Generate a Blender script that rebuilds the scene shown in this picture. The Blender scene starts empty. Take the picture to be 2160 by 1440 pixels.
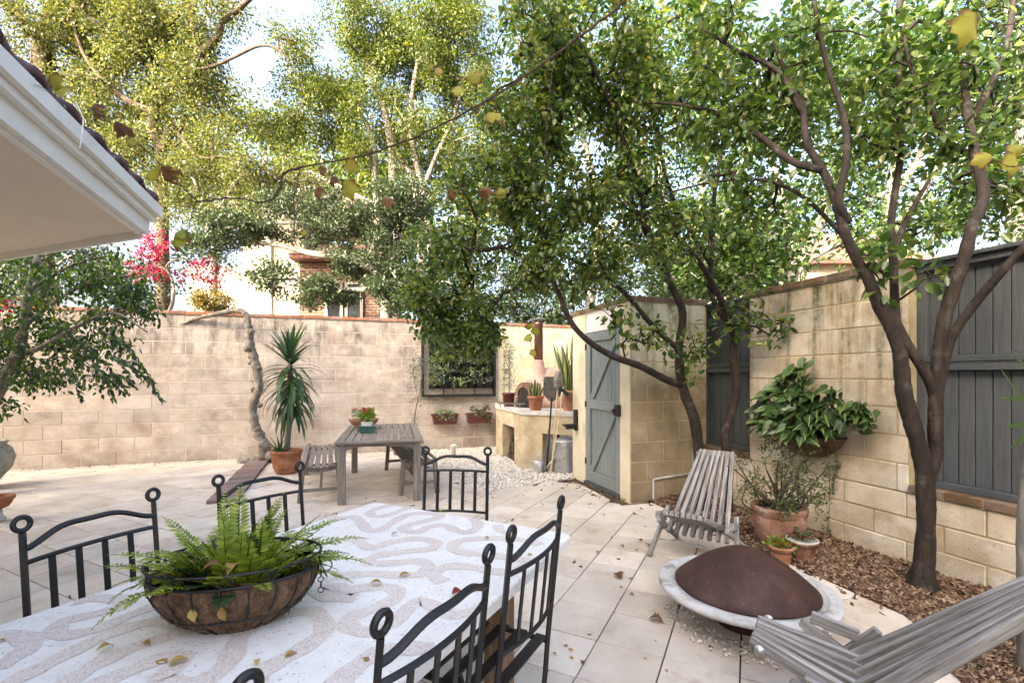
import bpy, bmesh, math, random
import numpy as np
from mathutils import Vector, Matrix, Quaternion

random.seed(7)
RNG = np.random.default_rng(7)
scene = bpy.context.scene
COL = scene.collection

# ------------------------------------------------------------------ camera, sky, sun, exposure
CAM_H = 1.5
cd = bpy.data.cameras.new("camera")
cam = bpy.data.objects.new("camera", cd)
COL.objects.link(cam)
cam.location = (0, 0, CAM_H)
cam.rotation_euler = (math.radians(90), 0, 0)
cd.sensor_width = 36
cd.lens = 36 * 1000 / 2160
cd.shift_y = 72 / 2160
cd.clip_start = 0.02
cd.clip_end = 1000
scene.camera = cam

SUN_EL = math.radians(24)
SUN_AZ = Vector((-0.64, -0.77))            # horizontal direction towards the sun
w = bpy.data.worlds.new("World")
scene.world = w
w.use_nodes = True
nt = w.node_tree
bg = nt.nodes["Background"]
sky = nt.nodes.new("ShaderNodeTexSky")
sky.sky_type = 'NISHITA'
sky.sun_disc = False
sky.sun_elevation = SUN_EL
sky.sun_rotation = math.atan2(SUN_AZ.x, SUN_AZ.y)
sky.air_density = 0.8
sky.dust_density = 10.0
sky.ozone_density = 0.3
nt.links.new(sky.outputs[0], bg.inputs[0])
bg.inputs[1].default_value = 0.15
sd = bpy.data.lights.new("sun", 'SUN')
sd.energy = 2.6
sd.angle = math.radians(0.5)
sd.color = (1.0, 0.92, 0.78)
sun = bpy.data.objects.new("sun", sd)
COL.objects.link(sun)
az = SUN_AZ.normalized()
to_sun = Vector((az.x * math.cos(SUN_EL), az.y * math.cos(SUN_EL), math.sin(SUN_EL)))
sun.rotation_euler = to_sun.to_track_quat('Z', 'Y').to_euler()
sun.location = (-12, -14, 14)
scene.view_settings.view_transform = 'Standard'
scene.view_settings.look = 'None'
scene.view_settings.gamma = 1.0
scene.view_settings.use_curve_mapping = False
scene.view_settings.exposure = 3.02

# ------------------------------------------------------------------ helpers
def P(x, y, Y):
    """a point measured in the photograph (2160 px wide) standing Y metres away"""
    return Vector(((x - 1080) / 1000 * Y, Y, CAM_H - (y - 792) / 1000 * Y))

def G(x, y, z=0.0):
    """a point measured in the photograph on a level surface at height z"""
    Y = (CAM_H - z) * 1000 / (y - 792)
    return Vector(((x - 1080) / 1000 * Y, Y, z))

ANG = math.radians(18.4)                       # the walls stand turned by this much
E1 = Vector((math.cos(ANG), math.sin(ANG), 0))
E2 = Vector((math.sin(ANG), -math.cos(ANG), 0))

def thing(name, label, cat, loc=(0, 0, 0), rotz=0.0, group=None, kind=None):
    o = bpy.data.objects.new(name, None)
    COL.objects.link(o)
    o.empty_display_size = 0.1
    o.location = loc
    o.rotation_euler = (0, 0, rotz)
    tag(o, label, cat, group, kind)
    return o

def tag(o, label=None, cat=None, group=None, kind=None):
    if label: o["label"] = label
    if cat: o["category"] = cat
    if group: o["group"] = group
    if kind: o["kind"] = kind
    return o

def link(name, me, mat, parent=None, loc=None):
    o = bpy.data.objects.new(name, me)
    COL.objects.link(o)
    if mat is not None and len(me.materials) == 0:
        me.materials.append(mat)
    if parent is not None:
        o.parent = parent
    if loc is not None:
        o.location = loc
    return o

class MB:
    """collects shapes and links them as one mesh object"""
    def __init__(s):
        s.v = []; s.f = []
    def add(s, vs, fs):
        n = len(s.v)
        s.v.extend([tuple(v) for v in vs])
        s.f.extend([tuple(i + n for i in f) for f in fs])
    def box(s, lo, hi):
        x0, y0, z0 = lo; x1, y1, z1 = hi
        s.add([(x0,y0,z0),(x1,y0,z0),(x1,y1,z0),(x0,y1,z0),(x0,y0,z1),(x1,y0,z1),(x1,y1,z1),(x0,y1,z1)],
              [(3,2,1,0),(4,5,6,7),(0,1,5,4),(1,2,6,5),(2,3,7,6),(3,0,4,7)])
    def prism(s, poly, z0, z1):
        n = len(poly)
        a = sum(poly[i][0]*poly[(i+1)%n][1]-poly[(i+1)%n][0]*poly[i][1] for i in range(n))
        if a < 0: poly = poly[::-1]
        vs = [(p[0],p[1],z0) for p in poly]+[(p[0],p[1],z1) for p in poly]
        fs = [tuple(range(n-1,-1,-1)), tuple(range(n,2*n))]
        fs += [(i,(i+1)%n,n+(i+1)%n,n+i) for i in range(n)]
        s.add(vs, fs)
    def tube(s, pts, rad, n=8, cap=True, flat=None):
        pts = [Vector(p) for p in pts]
        if not hasattr(rad, '__len__'): rad = [rad]*len(pts)
        m = len(pts)
        t0 = (pts[1]-pts[0]).normalized()
        up = Vector((0,0,1)) if abs(t0.z) < .9 else Vector((1,0,0))
        side = t0.cross(up).normalized()
        base = len(s.v)
        for i in range(m):
            if i == 0: t = pts[1]-pts[0]
            elif i == m-1: t = pts[-1]-pts[-2]
            else: t = pts[i+1]-pts[i-1]
            if t.length < 1e-9: t = t0
            t = t.normalized()
            side = (side - t*side.dot(t))
            if side.length < 1e-6: side = t.orthogonal()
            side.normalize()
            nn = side.cross(t)
            for k in range(n):
                a = 2*math.pi*k/n
                r1 = rad[i]; r2 = rad[i]*(flat or 1)
                s.v.append(tuple(pts[i] + side*(math.cos(a)*r1) + nn*(math.sin(a)*r2)))
        for i in range(m-1):
            for k in range(n):
                a = base+i*n+k; b = base+i*n+(k+1)%n
                s.f.append((a, a+n, b+n, b))
        if cap:
            s.f.append(tuple(base+k for k in range(n)))
            s.f.append(tuple(base+(m-1)*n+k for k in range(n-1,-1,-1)))
    def ring(s, c, R, r, ax, n=18, m=8):
        """torus round axis ax"""
        ax = Vector(ax).normalized(); u = ax.orthogonal().normalized(); v = ax.cross(u); c = Vector(c)
        base = len(s.v)
        for i in range(n):
            a = 2*math.pi*i/n; d = u*math.cos(a)+v*math.sin(a)
            for k in range(m):
                b = 2*math.pi*k/m
                s.v.append(tuple(c + d*(R+r*math.cos(b)) + ax*(r*math.sin(b))))
        for i in range(n):
            for k in range(m):
                a=base+i*m+k; b=base+i*m+(k+1)%m; c2=base+((i+1)%n)*m+(k+1)%m; d2=base+((i+1)%n)*m+k
                s.f.append((a,d2,c2,b))
    def lathe(s, prof, n=28, c=(0,0,0), sx=1.0, sy=1.0, close=True):
        base = len(s.v)
        for r, z in prof:
            for k in range(n):
                a = 2*math.pi*k/n
                s.v.append((c[0]+r*sx*math.cos(a), c[1]+r*sy*math.sin(a), c[2]+z))
        for i in range(len(prof)-1):
            for k in range(n):
                a = base+i*n+k; b = base+i*n+(k+1)%n
                s.f.append((a, b, b+n, a+n))
        if close:
            s.f.append(tuple(base+k for k in range(n-1,-1,-1)))
            s.f.append(tuple(base+(len(prof)-1)*n+k for k in range(n)))
    def mesh(s, name):
        me = bpy.data.meshes.new(name)
        me.from_pydata(s.v, [], s.f)
        me.update()
        return me
    def build(s, name, mat, parent=None, smooth=False, loc=None, org=None):
        me = s.mesh(name)
        if smooth:
            me.polygons.foreach_set('use_smooth', [True]*len(me.polygons))
        if org is not None:
            loc = -Vector(org)
        return link(name, me, mat, parent, loc)

def np_mesh(name, verts, faces):
    """verts (N,3), faces (M,k) numpy"""
    me = bpy.data.meshes.new(name)
    verts = np.ascontiguousarray(verts, dtype=np.float32); faces = np.ascontiguousarray(faces, dtype=np.int32)
    k = faces.shape[1]; m = len(faces)
    me.vertices.add(len(verts)); me.vertices.foreach_set('co', verts.ravel())
    me.loops.add(m*k); me.loops.foreach_set('vertex_index', faces.ravel())
    me.polygons.add(m)
    me.polygons.foreach_set('loop_start', np.arange(0, m*k, k, dtype=np.int32))
    me.polygons.foreach_set('loop_total', np.full(m, k, dtype=np.int32))
    me.update(calc_edges=True)
    return me

_boxes = {}
def box_mesh(lx, ly, lz, c, anchor='c'):
    key = (round(lx,3), round(ly,3), round(lz,3), round(c,4), anchor)
    if key in _boxes: return _boxes[key].copy() if False else _boxes[key]
    bm = bmesh.new()
    bmesh.ops.create_cube(bm, size=1)
    dx = 0.5 if anchor == 'x' else 0
    for v in bm.verts:
        v.co = Vector(((v.co.x+dx)*lx, v.co.y*ly, v.co.z*lz))
    if c > 0:
        bmesh.ops.bevel(bm, geom=list(bm.edges), offset=c, segments=1, affect='EDGES', profile=.5)
    me = bpy.data.meshes.new("box")
    bm.to_mesh(me); bm.free()
    _boxes[key] = me
    return me

_matmesh = {}
def mesh_for(me, mat):
    """the same shape with another material shares nothing but is cached"""
    k = (me.name, mat.name)
    if k not in _matmesh:
        m2 = me.copy(); m2.materials.clear(); m2.materials.append(mat); _matmesh[k] = m2
    return _matmesh[k]

def block(name, c, dims, mat, parent, rotz=0, ch=.006, rot=None):
    o = link(name, mesh_for(box_mesh(*dims, ch), mat), None, parent, c)
    o.rotation_euler = rot if rot else (0, 0, rotz)
    return o

def beam(name, p0, p1, w_, h_, mat, parent, up=(0,0,1), ch=.003, roll=0):
    """a board or bar lying between two points; its length is the object's own x axis"""
    p0 = Vector(p0); p1 = Vector(p1); d = p1-p0; L = d.length; x = d.normalized()
    up = Vector(up)
    if abs(x.dot(up.normalized())) > .98: up = Vector((0,1,0)) if abs(x.y) < .9 else Vector((1,0,0))
    y = up.cross(x).normalized(); z = x.cross(y)
    m = Matrix((x, y, z)).transposed().to_4x4()
    if roll: m = m @ Matrix.Rotation(roll, 4, 'X')
    o = link(name, mesh_for(box_mesh(round(L,3), w_, h_, ch, 'x'), mat), None, parent)
    o.matrix_local = Matrix.Translation(p0) @ m
    return o

def smooth_path(pts, n=6):
    """Catmull-Rom through the points"""
    pts = [Vector(p) for p in pts]
    q = [pts[0]*2-pts[1]] + pts + [pts[-1]*2-pts[-2]]
    out = []
    for i in range(1, len(q)-2):
        for k in range(n):
            t = k/n
            a,b,c,d = q[i-1],q[i],q[i+1],q[i+2]
            out.append(.5*((2*b)+(c-a)*t+(2*a-5*b+4*c-d)*t*t+(3*b-a-3*c+d)*t**3))
    out.append(pts[-1])
    return out

def lerp_list(vals, n):
    x = np.linspace(0, 1, len(vals))
    return list(np.interp(np.linspace(0, 1, n), x, vals))

# ------------------------------------------------------------------ materials
def new_mat(name):
    m = bpy.data.materials.new(name); m.use_nodes = True
    return m, m.node_tree, m.node_tree.nodes["Principled BSDF"]

def ramp(nt, cols, src, lo=.3, hi=.7):
    r = nt.nodes.new("ShaderNodeValToRGB")
    el = r.color_ramp.elements
    n = len(cols)
    while len(el) < n: el.new(.5)
    for i, c in enumerate(cols):
        el[i].position = lo + (hi-lo)*i/max(1, n-1)
        el[i].color = (c[0], c[1], c[2], 1)
    nt.links.new(src, r.inputs[0])
    return r.outputs[0]

def noise(nt, vec, scale, detail=5, rough=.55, stretch=None):
    if stretch:
        mp = nt.nodes.new("ShaderNodeMapping"); mp.inputs['Scale'].default_value = stretch
        nt.links.new(vec, mp.inputs[0]); vec = mp.outputs[0]
    n = nt.nodes.new("ShaderNodeTexNoise")
    n.inputs['Scale'].default_value = scale; n.inputs['Detail'].default_value = detail
    n.inputs['Roughness'].default_value = rough
    nt.links.new(vec, n.inputs['Vector'])
    return n.outputs['Fac']

def mixc(nt, fac, a, b, mode='MIX'):
    m = nt.nodes.new("ShaderNodeMix"); m.data_type = 'RGBA'; m.blend_type = mode
    for sock, val in ((m.inputs[0], fac), (m.inputs[6], a), (m.inputs[7], b)):
        if isinstance(val, (int, float)): sock.default_value = val
        elif isinstance(val, tuple): sock.default_value = (val[0], val[1], val[2], 1)
        else: nt.links.new(val, sock)
    return m.outputs[2]

def mathn(nt, op, a, b=None, clamp=False):
    m = nt.nodes.new("ShaderNodeMath"); m.operation = op; m.use_clamp = clamp
    for i, v in enumerate((a, b)):
        if v is None: continue
        if isinstance(v, (int, float)): m.inputs[i].default_value = v
        else: nt.links.new(v, m.inputs[i])
    return m.outputs[0]

def mrange(nt, v, a, b, c=0., d=1.):
    m = nt.nodes.new("ShaderNodeMapRange"); m.clamp = True
    nt.links.new(v, m.inputs[0])
    for i, x in enumerate((a, b, c, d)): m.inputs[i+1].default_value = x
    return m.outputs[0]

def coords(nt, kind):
    if kind == 'world':
        return nt.nodes.new("ShaderNodeNewGeometry").outputs['Position']
    tc = nt.nodes.new("ShaderNodeTexCoord"); oi = nt.nodes.new("ShaderNodeObjectInfo")
    va = nt.nodes.new("ShaderNodeVectorMath"); va.operation = 'ADD'
    cx = nt.nodes.new("ShaderNodeCombineXYZ")
    k = mathn(nt, 'MULTIPLY', oi.outputs['Random'], 40.)
    for i in range(3): nt.links.new(k, cx.inputs[i])
    nt.links.new(tc.outputs['Object'], va.inputs[0]); nt.links.new(cx.outputs[0], va.inputs[1])
    return va.outputs[0]

def objvar(nt, col, amt):
    oi = nt.nodes.new("ShaderNodeObjectInfo")
    h = nt.nodes.new("ShaderNodeHueSaturation")
    nt.links.new(mrange(nt, oi.outputs['Random'], 0, 1, 1-amt, 1+amt), h.inputs['Value'])
    k = mathn(nt, 'FRACT', mathn(nt, 'MULTIPLY', oi.outputs['Random'], 7.31))
    nt.links.new(mrange(nt, k, 0, 1, 1-amt*1.2, 1+amt*1.2), h.inputs['Saturation'])
    nt.links.new(col, h.inputs['Color'])
    return h.outputs[0]

def bump(nt, bsdf, h, strength, dist=.01):
    b = nt.nodes.new("ShaderNodeBump"); b.inputs['Strength'].default_value = strength
    b.inputs['Distance'].default_value = dist
    nt.links.new(h, b.inputs['Height']); nt.links.new(b.outputs[0], bsdf.inputs['Normal'])

def M(name, cols, scale=6, rough=.8, bstr=.3, bscale=60, rand=.0, metal=0., coord='world', stretch=None,
      lo=.3, hi=.7, specks=None, spec=.4, bdist=.01, stain=None):
    m, nt, b = new_mat(name)
    vec = coords(nt, coord)
    c = ramp(nt, cols, noise(nt, vec, scale, 6, .6, stretch), lo, hi)
    if stain:                                   # (colour, scale, low, high, stretch)
        f = mrange(nt, noise(nt, vec, stain[1], 6, .65, stain[4] if len(stain) > 4 else None), stain[2], stain[3])
        c = mixc(nt, f, c, stain[0])
    if specks:                                  # (colour, scale, threshold)
        f = mrange(nt, noise(nt, vec, specks[1], 3, .5), specks[2], specks[2]+.05)
        c = mixc(nt, f, c, specks[0])
    if rand: c = objvar(nt, c, rand)
    nt.links.new(c, b.inputs['Base Color'])
    b.inputs['Roughness'].default_value = rough
    b.inputs['Metallic'].default_value = metal
    b.inputs['Specular IOR Level'].default_value = spec
    if bstr: bump(nt, b, noise(nt, vec, bscale, 5, .6, stretch), bstr, bdist)
    return m

def leafmat(name, cols, trans=.35, rough=.45, tcol=None, spec=.5, obj=False):
    """leaf by leaf colour; light shines through"""
    m, nt, b = new_mat(name)
    if obj:
        r = nt.nodes.new("ShaderNodeObjectInfo").outputs['Random']
    else:
        r = nt.nodes.new("ShaderNodeNewGeometry").outputs['Random Per Island']
    c = ramp(nt, cols, r, 0., 1.)
    nt.links.new(c, b.inputs['Base Color'])
    b.inputs['Roughness'].default_value = rough
    b.inputs['Specular IOR Level'].default_value = spec
    t = nt.nodes.new("ShaderNodeBsdfTranslucent")
    hs = nt.nodes.new("ShaderNodeHueSaturation"); hs.inputs['Value'].default_value = 1.5; hs.inputs['Saturation'].default_value = 1.15
    hs.inputs['Hue'].default_value = .485
    nt.links.new(c, hs.inputs['Color']); nt.links.new(hs.outputs[0], t.inputs[0])
    mx = nt.nodes.new("ShaderNodeMixShader"); mx.inputs[0].default_value = trans
    nt.links.new(b.outputs[0], mx.inputs[1]); nt.links.new(t.outputs[0], mx.inputs[2])
    nt.links.new(mx.outputs[0], nt.nodes["Material Output"].inputs[0])
    return m

def wallmat(name, cols, algae=None, mould=0., specks=False, rand=.07, pale=None, upper=None):
    """concrete blocks: blotches, pale bloom, mould runs from the top, algae runs, splash specks low down"""
    m, nt, b = new_mat(name)
    vec = coords(nt, 'world')
    sep = nt.nodes.new("ShaderNodeSeparateXYZ"); nt.links.new(vec, sep.inputs[0])
    z = sep.outputs[2]
    c = ramp(nt, cols, noise(nt, vec, 2.6, 6, .62), .32, .68)
    if pale:
        c = mixc(nt, mrange(nt, noise(nt, vec, 3.4, 5, .6, (1,1,1.6)), .5, .72, 0, .75), c, pale)
    c = objvar(nt, c, rand)
    if upper:                                   # old paint left on the upper courses
        f = mathn(nt, 'ADD', z, mathn(nt, 'MULTIPLY', noise(nt, vec, 3.5, 5, .65), .9))
        c = mixc(nt, mrange(nt, f, 1.75, 2.15, 0, .9), c, upper)
    if algae:
        f = mrange(nt, noise(nt, vec, 2.2, 4, .6, (3.6,3.6,.30)), .50, .64)
        f = mathn(nt, 'MULTIPLY', f, mrange(nt, z, .7, 2.1, .15, 1.))
        f = mathn(nt, 'MULTIPLY', f, mrange(nt, noise(nt, vec, 9, 5, .7), .3, .6))
        c = mixc(nt, f, c, algae)
    if mould:
        f = mrange(nt, noise(nt, vec, 3.0, 7, .75, (1.6,1.6,.5)), .48, .66, 0, mould)
        f = mathn(nt, 'MULTIPLY', f, mrange(nt, z, 1.2, 2.45))
        c = mixc(nt, f, c, (.07,.065,.055))
    if specks:
        f = mrange(nt, noise(nt, vec, 75, 3, .6), .63, .69)
        f = mathn(nt, 'MULTIPLY', f, mrange(nt, z, .95, .1))
        c = mixc(nt, mathn(nt, 'MULTIPLY', f, .8), c, (.05,.045,.035))
    f = mathn(nt, 'MULTIPLY', mrange(nt, z, .28, 0., 0, .55), mrange(nt, noise(nt, vec, 6, 5, .7), .3, .7))
    c = mixc(nt, f, c, (.16,.12,.085))
    nt.links.new(c, b.inputs['Base Color'])
    b.inputs['Roughness'].default_value = .9
    b.inputs['Specular IOR Level'].default_value = .2
    hh = mathn(nt, 'ADD', noise(nt, vec, 90, 5, .65), mathn(nt, 'MULTIPLY', noise(nt, vec, 14, 4, .6), 1.4))
    bump(nt, b, hh, .5, .006)
    return m

MT = {}
MT['block_tan'] = wallmat('block_tan', [(.33,.27,.222),(.44,.38,.322),(.53,.475,.42)], mould=.95, pale=(.63,.575,.52), rand=.10)
MT['block_cream'] = wallmat('block_cream', [(.56,.48,.31),(.63,.57,.40),(.66,.62,.48)], algae=(.34,.34,.17), rand=.03, pale=(.68,.65,.54))
MT['render_stained'] = wallmat('render_stained', [(.33,.25,.15),(.46,.38,.25),(.56,.49,.36)], algae=(.24,.22,.10), mould=.5, rand=.0, pale=(.64,.58,.44))
MT['block_sand'] = wallmat('block_sand', [(.40,.32,.22),(.51,.435,.325),(.60,.545,.455)], algae=(.085,.09,.028), specks=True, mould=.7, rand=.09, pale=(.68,.64,.56))
MT['block_pier'] = wallmat('block_pier', [(.21,.155,.095),(.30,.235,.15),(.385,.315,.21)], algae=(.17,.19,.06), mould=.6, rand=.08, upper=(.62,.59,.44))
MT['mortar'] = M('mortar', [(.50,.41,.32),(.62,.54,.45)], 12, .95, .3, 120)
MT['mortar_sand'] = M('mortar_sand', [(.30,.25,.13),(.44,.37,.23)], 9, .95, .3, 120)
MT['cream_paint'] = M('cream_paint', [(.55,.47,.31),(.63,.56,.40),(.68,.63,.50)], 3, .75, .15, 60, stain=((.30,.27,.14),4,.58,.8,(2,2,.5)))
MT['white_paint'] = M('white_paint', [(.66,.65,.61),(.74,.73,.70)], 3, .55, .05, 40)
MT['brick'] = M('brick', [(.22,.10,.07),(.33,.17,.11),(.30,.20,.15)], 14, .9, .4, 80, rand=.18)
MT['brick_mossy'] = M('brick_mossy', [(.10,.060,.040),(.18,.110,.072),(.17,.14,.085)], 10, .95, .5, 70, rand=.2, stain=((.06,.055,.04),7,.5,.7))
MT['brick_plum'] = M('brick_plum', [(.165,.115,.100),(.245,.180,.160)], 14, .9, .3, 90, rand=.16)
MT['tile'] = M('tile', [(.46,.395,.32),(.59,.52,.435),(.69,.63,.55)], 2.3, .75, .3, 260, rand=.12, lo=.25, hi=.75,
               specks=((.36,.26,.19),160,.66), stain=((.36,.26,.17),3.1,.55,.78), bdist=.002)
MT['ground'] = M('ground', [(.07,.055,.04),(.13,.10,.07)], 3, .95, .3, 40)
MT['joint'] = M('joint', [(.045,.030,.018),(.11,.075,.045)], 8, .95, .3, 90)
MT['soil'] = M('soil', [(.03,.02,.013),(.07,.045,.028)], 14, .95, .6, 90)
MT['stone_bed'] = M('stone_bed', [(.35,.32,.27),(.5,.46,.40)], 20, .95, .5, 90)
MT['iron'] = M('iron', [(.006,.006,.006),(.011,.010,.010),(.030,.017,.011)], 14, .48, .35, 140, lo=.3, hi=.78, spec=.55, bdist=.002)
MT['black_metal'] = M('black_metal', [(.01,.01,.01),(.018,.018,.018)], 10, .5, .1, 90)
MT['black_plastic'] = M('black_plastic', [(.008,.008,.009),(.016,.016,.016)], 10, .45, .0)
def grain(name, cols, rough=.8, rand=.12, sc=1., bstr=.5):
    return M(name, cols, 3*sc, rough, bstr, 5*sc, rand, coord='obj', stretch=(1.2,22,22), lo=.28, hi=.72, bdist=.004)
MT['grey_wood'] = grain('grey_wood', [(.080,.074,.068),(.235,.225,.212),(.42,.41,.395)])
MT['teak_grey'] = grain('teak_grey', [(.10,.083,.066),(.20,.172,.142),(.29,.255,.215)])
MT['teak_dark'] = grain('teak_dark', [(.09,.075,.055),(.17,.14,.11),(.24,.205,.165)])
MT['handle_wood'] = grain('handle_wood', [(.50,.40,.26),(.62,.53,.38)], rand=.1)
MT['post_wood'] = grain('post_wood', [(.11,.065,.035),(.21,.14,.085),(.28,.20,.13)])
MT['slate_paint'] = grain('slate_paint', [(.042,.048,.052),(.058,.065,.069),(.076,.083,.087)], rough=.6, rand=.10, bstr=.25)
MT['gate_paint'] = grain('gate_paint', [(.15,.178,.172),(.185,.215,.208),(.215,.245,.235)], rough=.55, rand=.05, bstr=.2)
MT['terracotta'] = M('terracotta', [(.22,.085,.045),(.34,.15,.085),(.40,.22,.15)], 7, .85, .3, 70, rand=.1, stain=((.45,.38,.31),5,.58,.8))
MT['terracotta_old'] = M('terracotta_old', [(.15,.06,.035),(.25,.115,.07),(.33,.2,.14)], 9, .9, .4, 70, rand=.1, stain=((.5,.46,.4),6,.56,.75))
MT['maroon_plastic'] = M('maroon_plastic', [(.085,.022,.022),(.115,.034,.03)], 6, .55, .05, 60, rand=.1)
MT['oven_clay'] = M('oven_clay', [(.32,.185,.14),(.42,.27,.21),(.49,.36,.29)], 4, .9, .3, 40, stain=((.60,.50,.42),5,.55,.75))
MT['oven_brick'] = M('oven_brick', [(.13,.065,.05),(.22,.12,.09)], 12, .9, .3, 70, rand=.2)
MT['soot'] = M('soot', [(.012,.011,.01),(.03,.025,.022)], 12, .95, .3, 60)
MT['copper_flue'] = M('copper_flue', [(.16,.085,.06),(.26,.15,.11),(.30,.21,.17)], 5, .38, .1, 40, metal=.85, stretch=(1,1,.3))
MT['steel'] = M('steel', [(.35,.36,.37),(.50,.51,.52),(.58,.59,.60)], 9, .42, .1, 50, metal=.75, stain=((.25,.22,.19),6,.55,.75))
MT['dull_steel'] = M('dull_steel', [(.08,.078,.07),(.17,.165,.15),(.24,.23,.21)], 12, .55, .2, 60, metal=.5)
MT['rust'] = M('rust', [(.030,.014,.011),(.052,.024,.018),(.082,.038,.027)], 5, .6, .45, 190, specks=((.20,.14,.12),130,.67), spec=.3, bdist=.003,
               stain=((.10,.062,.05),2.6,.52,.75))
MT['pale_concrete'] = M('pale_concrete', [(.40,.39,.36),(.53,.52,.49),(.60,.59,.57)], 9, .85, .4, 110, stain=((.20,.18,.15),7,.55,.72))
MT['white_terrazzo'] = M('white_terrazzo', [(.74,.715,.67),(.82,.795,.75),(.85,.83,.785)], 16, .55, .12, 160, specks=((.50,.49,.48),90,.63), bdist=.001)
MT['pvc'] = M('pvc', [(.62,.61,.58),(.72,.71,.68)], 9, .5, .05, 60)
MT['ceramic_teal'] = M('ceramic_teal', [(.035,.10,.095),(.06,.14,.13)], 9, .35, .05, 60)
MT['white_ceramic'] = M('white_ceramic', [(.66,.65,.62),(.74,.73,.71)], 9, .4, .05, 60)
MT['urn_stone'] = M('urn_stone', [(.16,.17,.13),(.28,.28,.22),(.36,.35,.29)], 14, .9, .5, 70)
MT['coir_fibre'] = M('coir_fibre', [(.10,.055,.03),(.20,.12,.07)], 30, .9, 0)
MT['coir'] = M('coir', [(.10,.052,.027),(.19,.11,.062),(.27,.17,.10)], 48, .95, 1.0, 170, bdist=.02, stretch=(1,1,.6), lo=.38, hi=.62)
MT['soffit'] = M('soffit', [(.72,.61,.47),(.76,.65,.51)], 3, .9, .3, 420, bdist=.002)
MT['eave_white'] = M('eave_white', [(.74,.72,.66),(.79,.77,.71)], 2.5, .5, .04, 30)
MT['roof_plum'] = M('roof_plum', [(.055,.022,.028),(.10,.042,.048),(.14,.075,.075)], 12, .85, .5, 70, rand=.15, specks=((.34,.32,.30),36,.60))
MT['house_render'] = M('house_render', [(.52,.48,.41),(.60,.56,.49)], 2, .9, .2, 60)
MT['glass'] = M('glass', [(.03,.035,.04),(.05,.055,.06)], 2, .08, 0)
MT['far_stone'] = M('far_stone', [(.50,.42,.30),(.62,.54,.41)], 2.5, .9, .2, 10)
MT['far_shade_stone'] = M('far_shade_stone', [(.24,.22,.18),(.33,.30,.25)], 2.5, .9, .2, 10)  # darker copy of the far stone, shade put into its colour
MT['far_trim'] = M('far_trim', [(.66,.63,.56),(.72,.69,.62)], 2.5, .8, 0)
MT['far_roof'] = M('far_roof', [(.16,.07,.05),(.24,.12,.085)], 5, .9, .2, 20)
MT['bark_dark'] = M('bark_dark', [(.009,.0062,.0045),(.020,.0135,.0095),(.045,.032,.023)], 16, .85, 1.0, 60, stretch=(1,1,.35), specks=((.16,.15,.13),90,.71), stain=((.085,.078,.066),7,.56,.74))
MT['bark_pale'] = M('bark_pale', [(.075,.064,.050),(.175,.155,.128),(.29,.265,.23)], 15, .9, 1.0, 45, stretch=(1,1,.5), stain=((.06,.045,.03),14,.55,.7))
MT['bark_warm'] = M('bark_warm', [(.03,.020,.013),(.065,.045,.028),(.12,.088,.06)], 7, .9, .8, 30, stretch=(1,1,.4))
MT['bark_grey'] = M('bark_grey', [(.09,.08,.068),(.18,.165,.14),(.26,.245,.215)], 9, .9, .7, 40, stretch=(1,1,.4))
MT['cane'] = M('cane', [(.045,.028,.019),(.10,.065,.042)], 20, .9, .5, 80)
MT['green_stem'] = M('green_stem', [(.06,.09,.025),(.10,.13,.045)], 10, .7, .1, 60)
MT['leaf_citrus'] = leafmat('leaf_citrus', [(.028,.062,.015),(.052,.105,.022),(.088,.150,.032),(.14,.195,.055),(.26,.27,.06)], .46, .26, spec=.7)
MT['leaf_citrus_b'] = leafmat('leaf_citrus_b', [(.028,.064,.015),(.058,.114,.024),(.10,.162,.035),(.18,.225,.06)], .48, .28, spec=.7)
MT['leaf_ficus'] = leafmat('leaf_ficus', [(.012,.038,.012),(.026,.068,.018),(.055,.115,.020),(.13,.21,.025)], .36, .30)
MT['leaf_oak'] = leafmat('leaf_oak', [(.038,.056,.015),(.070,.094,.023),(.112,.132,.035),(.19,.185,.055)], .40, .5)
MT['leaf_mid'] = leafmat('leaf_mid', [(.030,.055,.012),(.060,.094,.017),(.100,.136,.025),(.17,.18,.04)], .38, .5)
MT['leaf_layer'] = leafmat('leaf_layer', [(.022,.040,.018),(.040,.062,.026),(.065,.090,.036)], .3, .5)
MT['leaf_back'] = leafmat('leaf_back', [(.015,.036,.012),(.032,.070,.018),(.060,.11,.022),(.10,.145,.03)], .45, .45)
MT['leaf_hedge'] = leafmat('leaf_hedge', [(.014,.028,.010),(.028,.050,.016),(.045,.070,.022)], .3, .5)
MT['leaf_golden'] = leafmat('leaf_golden', [(.10,.08,.015),(.15,.11,.02),(.075,.085,.02)], .4, .5)
MT['leaf_olive'] = leafmat('leaf_olive', [(.075,.095,.062),(.125,.15,.105),(.19,.215,.16)], .2, .55)
MT['leaf_succulent'] = leafmat('leaf_succulent', [(.090,.15,.060),(.16,.24,.10),(.25,.33,.17),(.22,.28,.06)], .2, .45)
MT['leaf_lime'] = leafmat('leaf_lime', [(.13,.20,.025),(.22,.29,.04)], .3, .45)
MT['leaf_jade'] = leafmat('leaf_jade', [(.028,.055,.016),(.05,.09,.025),(.085,.13,.04)], .2, .4)
MT['flower_pink'] = leafmat('flower_pink', [(.26,.006,.018),(.36,.012,.032),(.42,.03,.05)], .35, .6)
MT['flower_red'] = leafmat('flower_red', [(.32,.02,.025),(.45,.05,.05)], .3, .6)
MT['yellow_leaf'] = leafmat('yellow_leaf', [(.42,.36,.07),(.50,.40,.11),(.36,.34,.05)], .4, .6)
MT['brown_leaf'] = leafmat('brown_leaf', [(.09,.040,.016),(.17,.085,.032),(.26,.15,.07)], .25, .8, obj=True)
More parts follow.
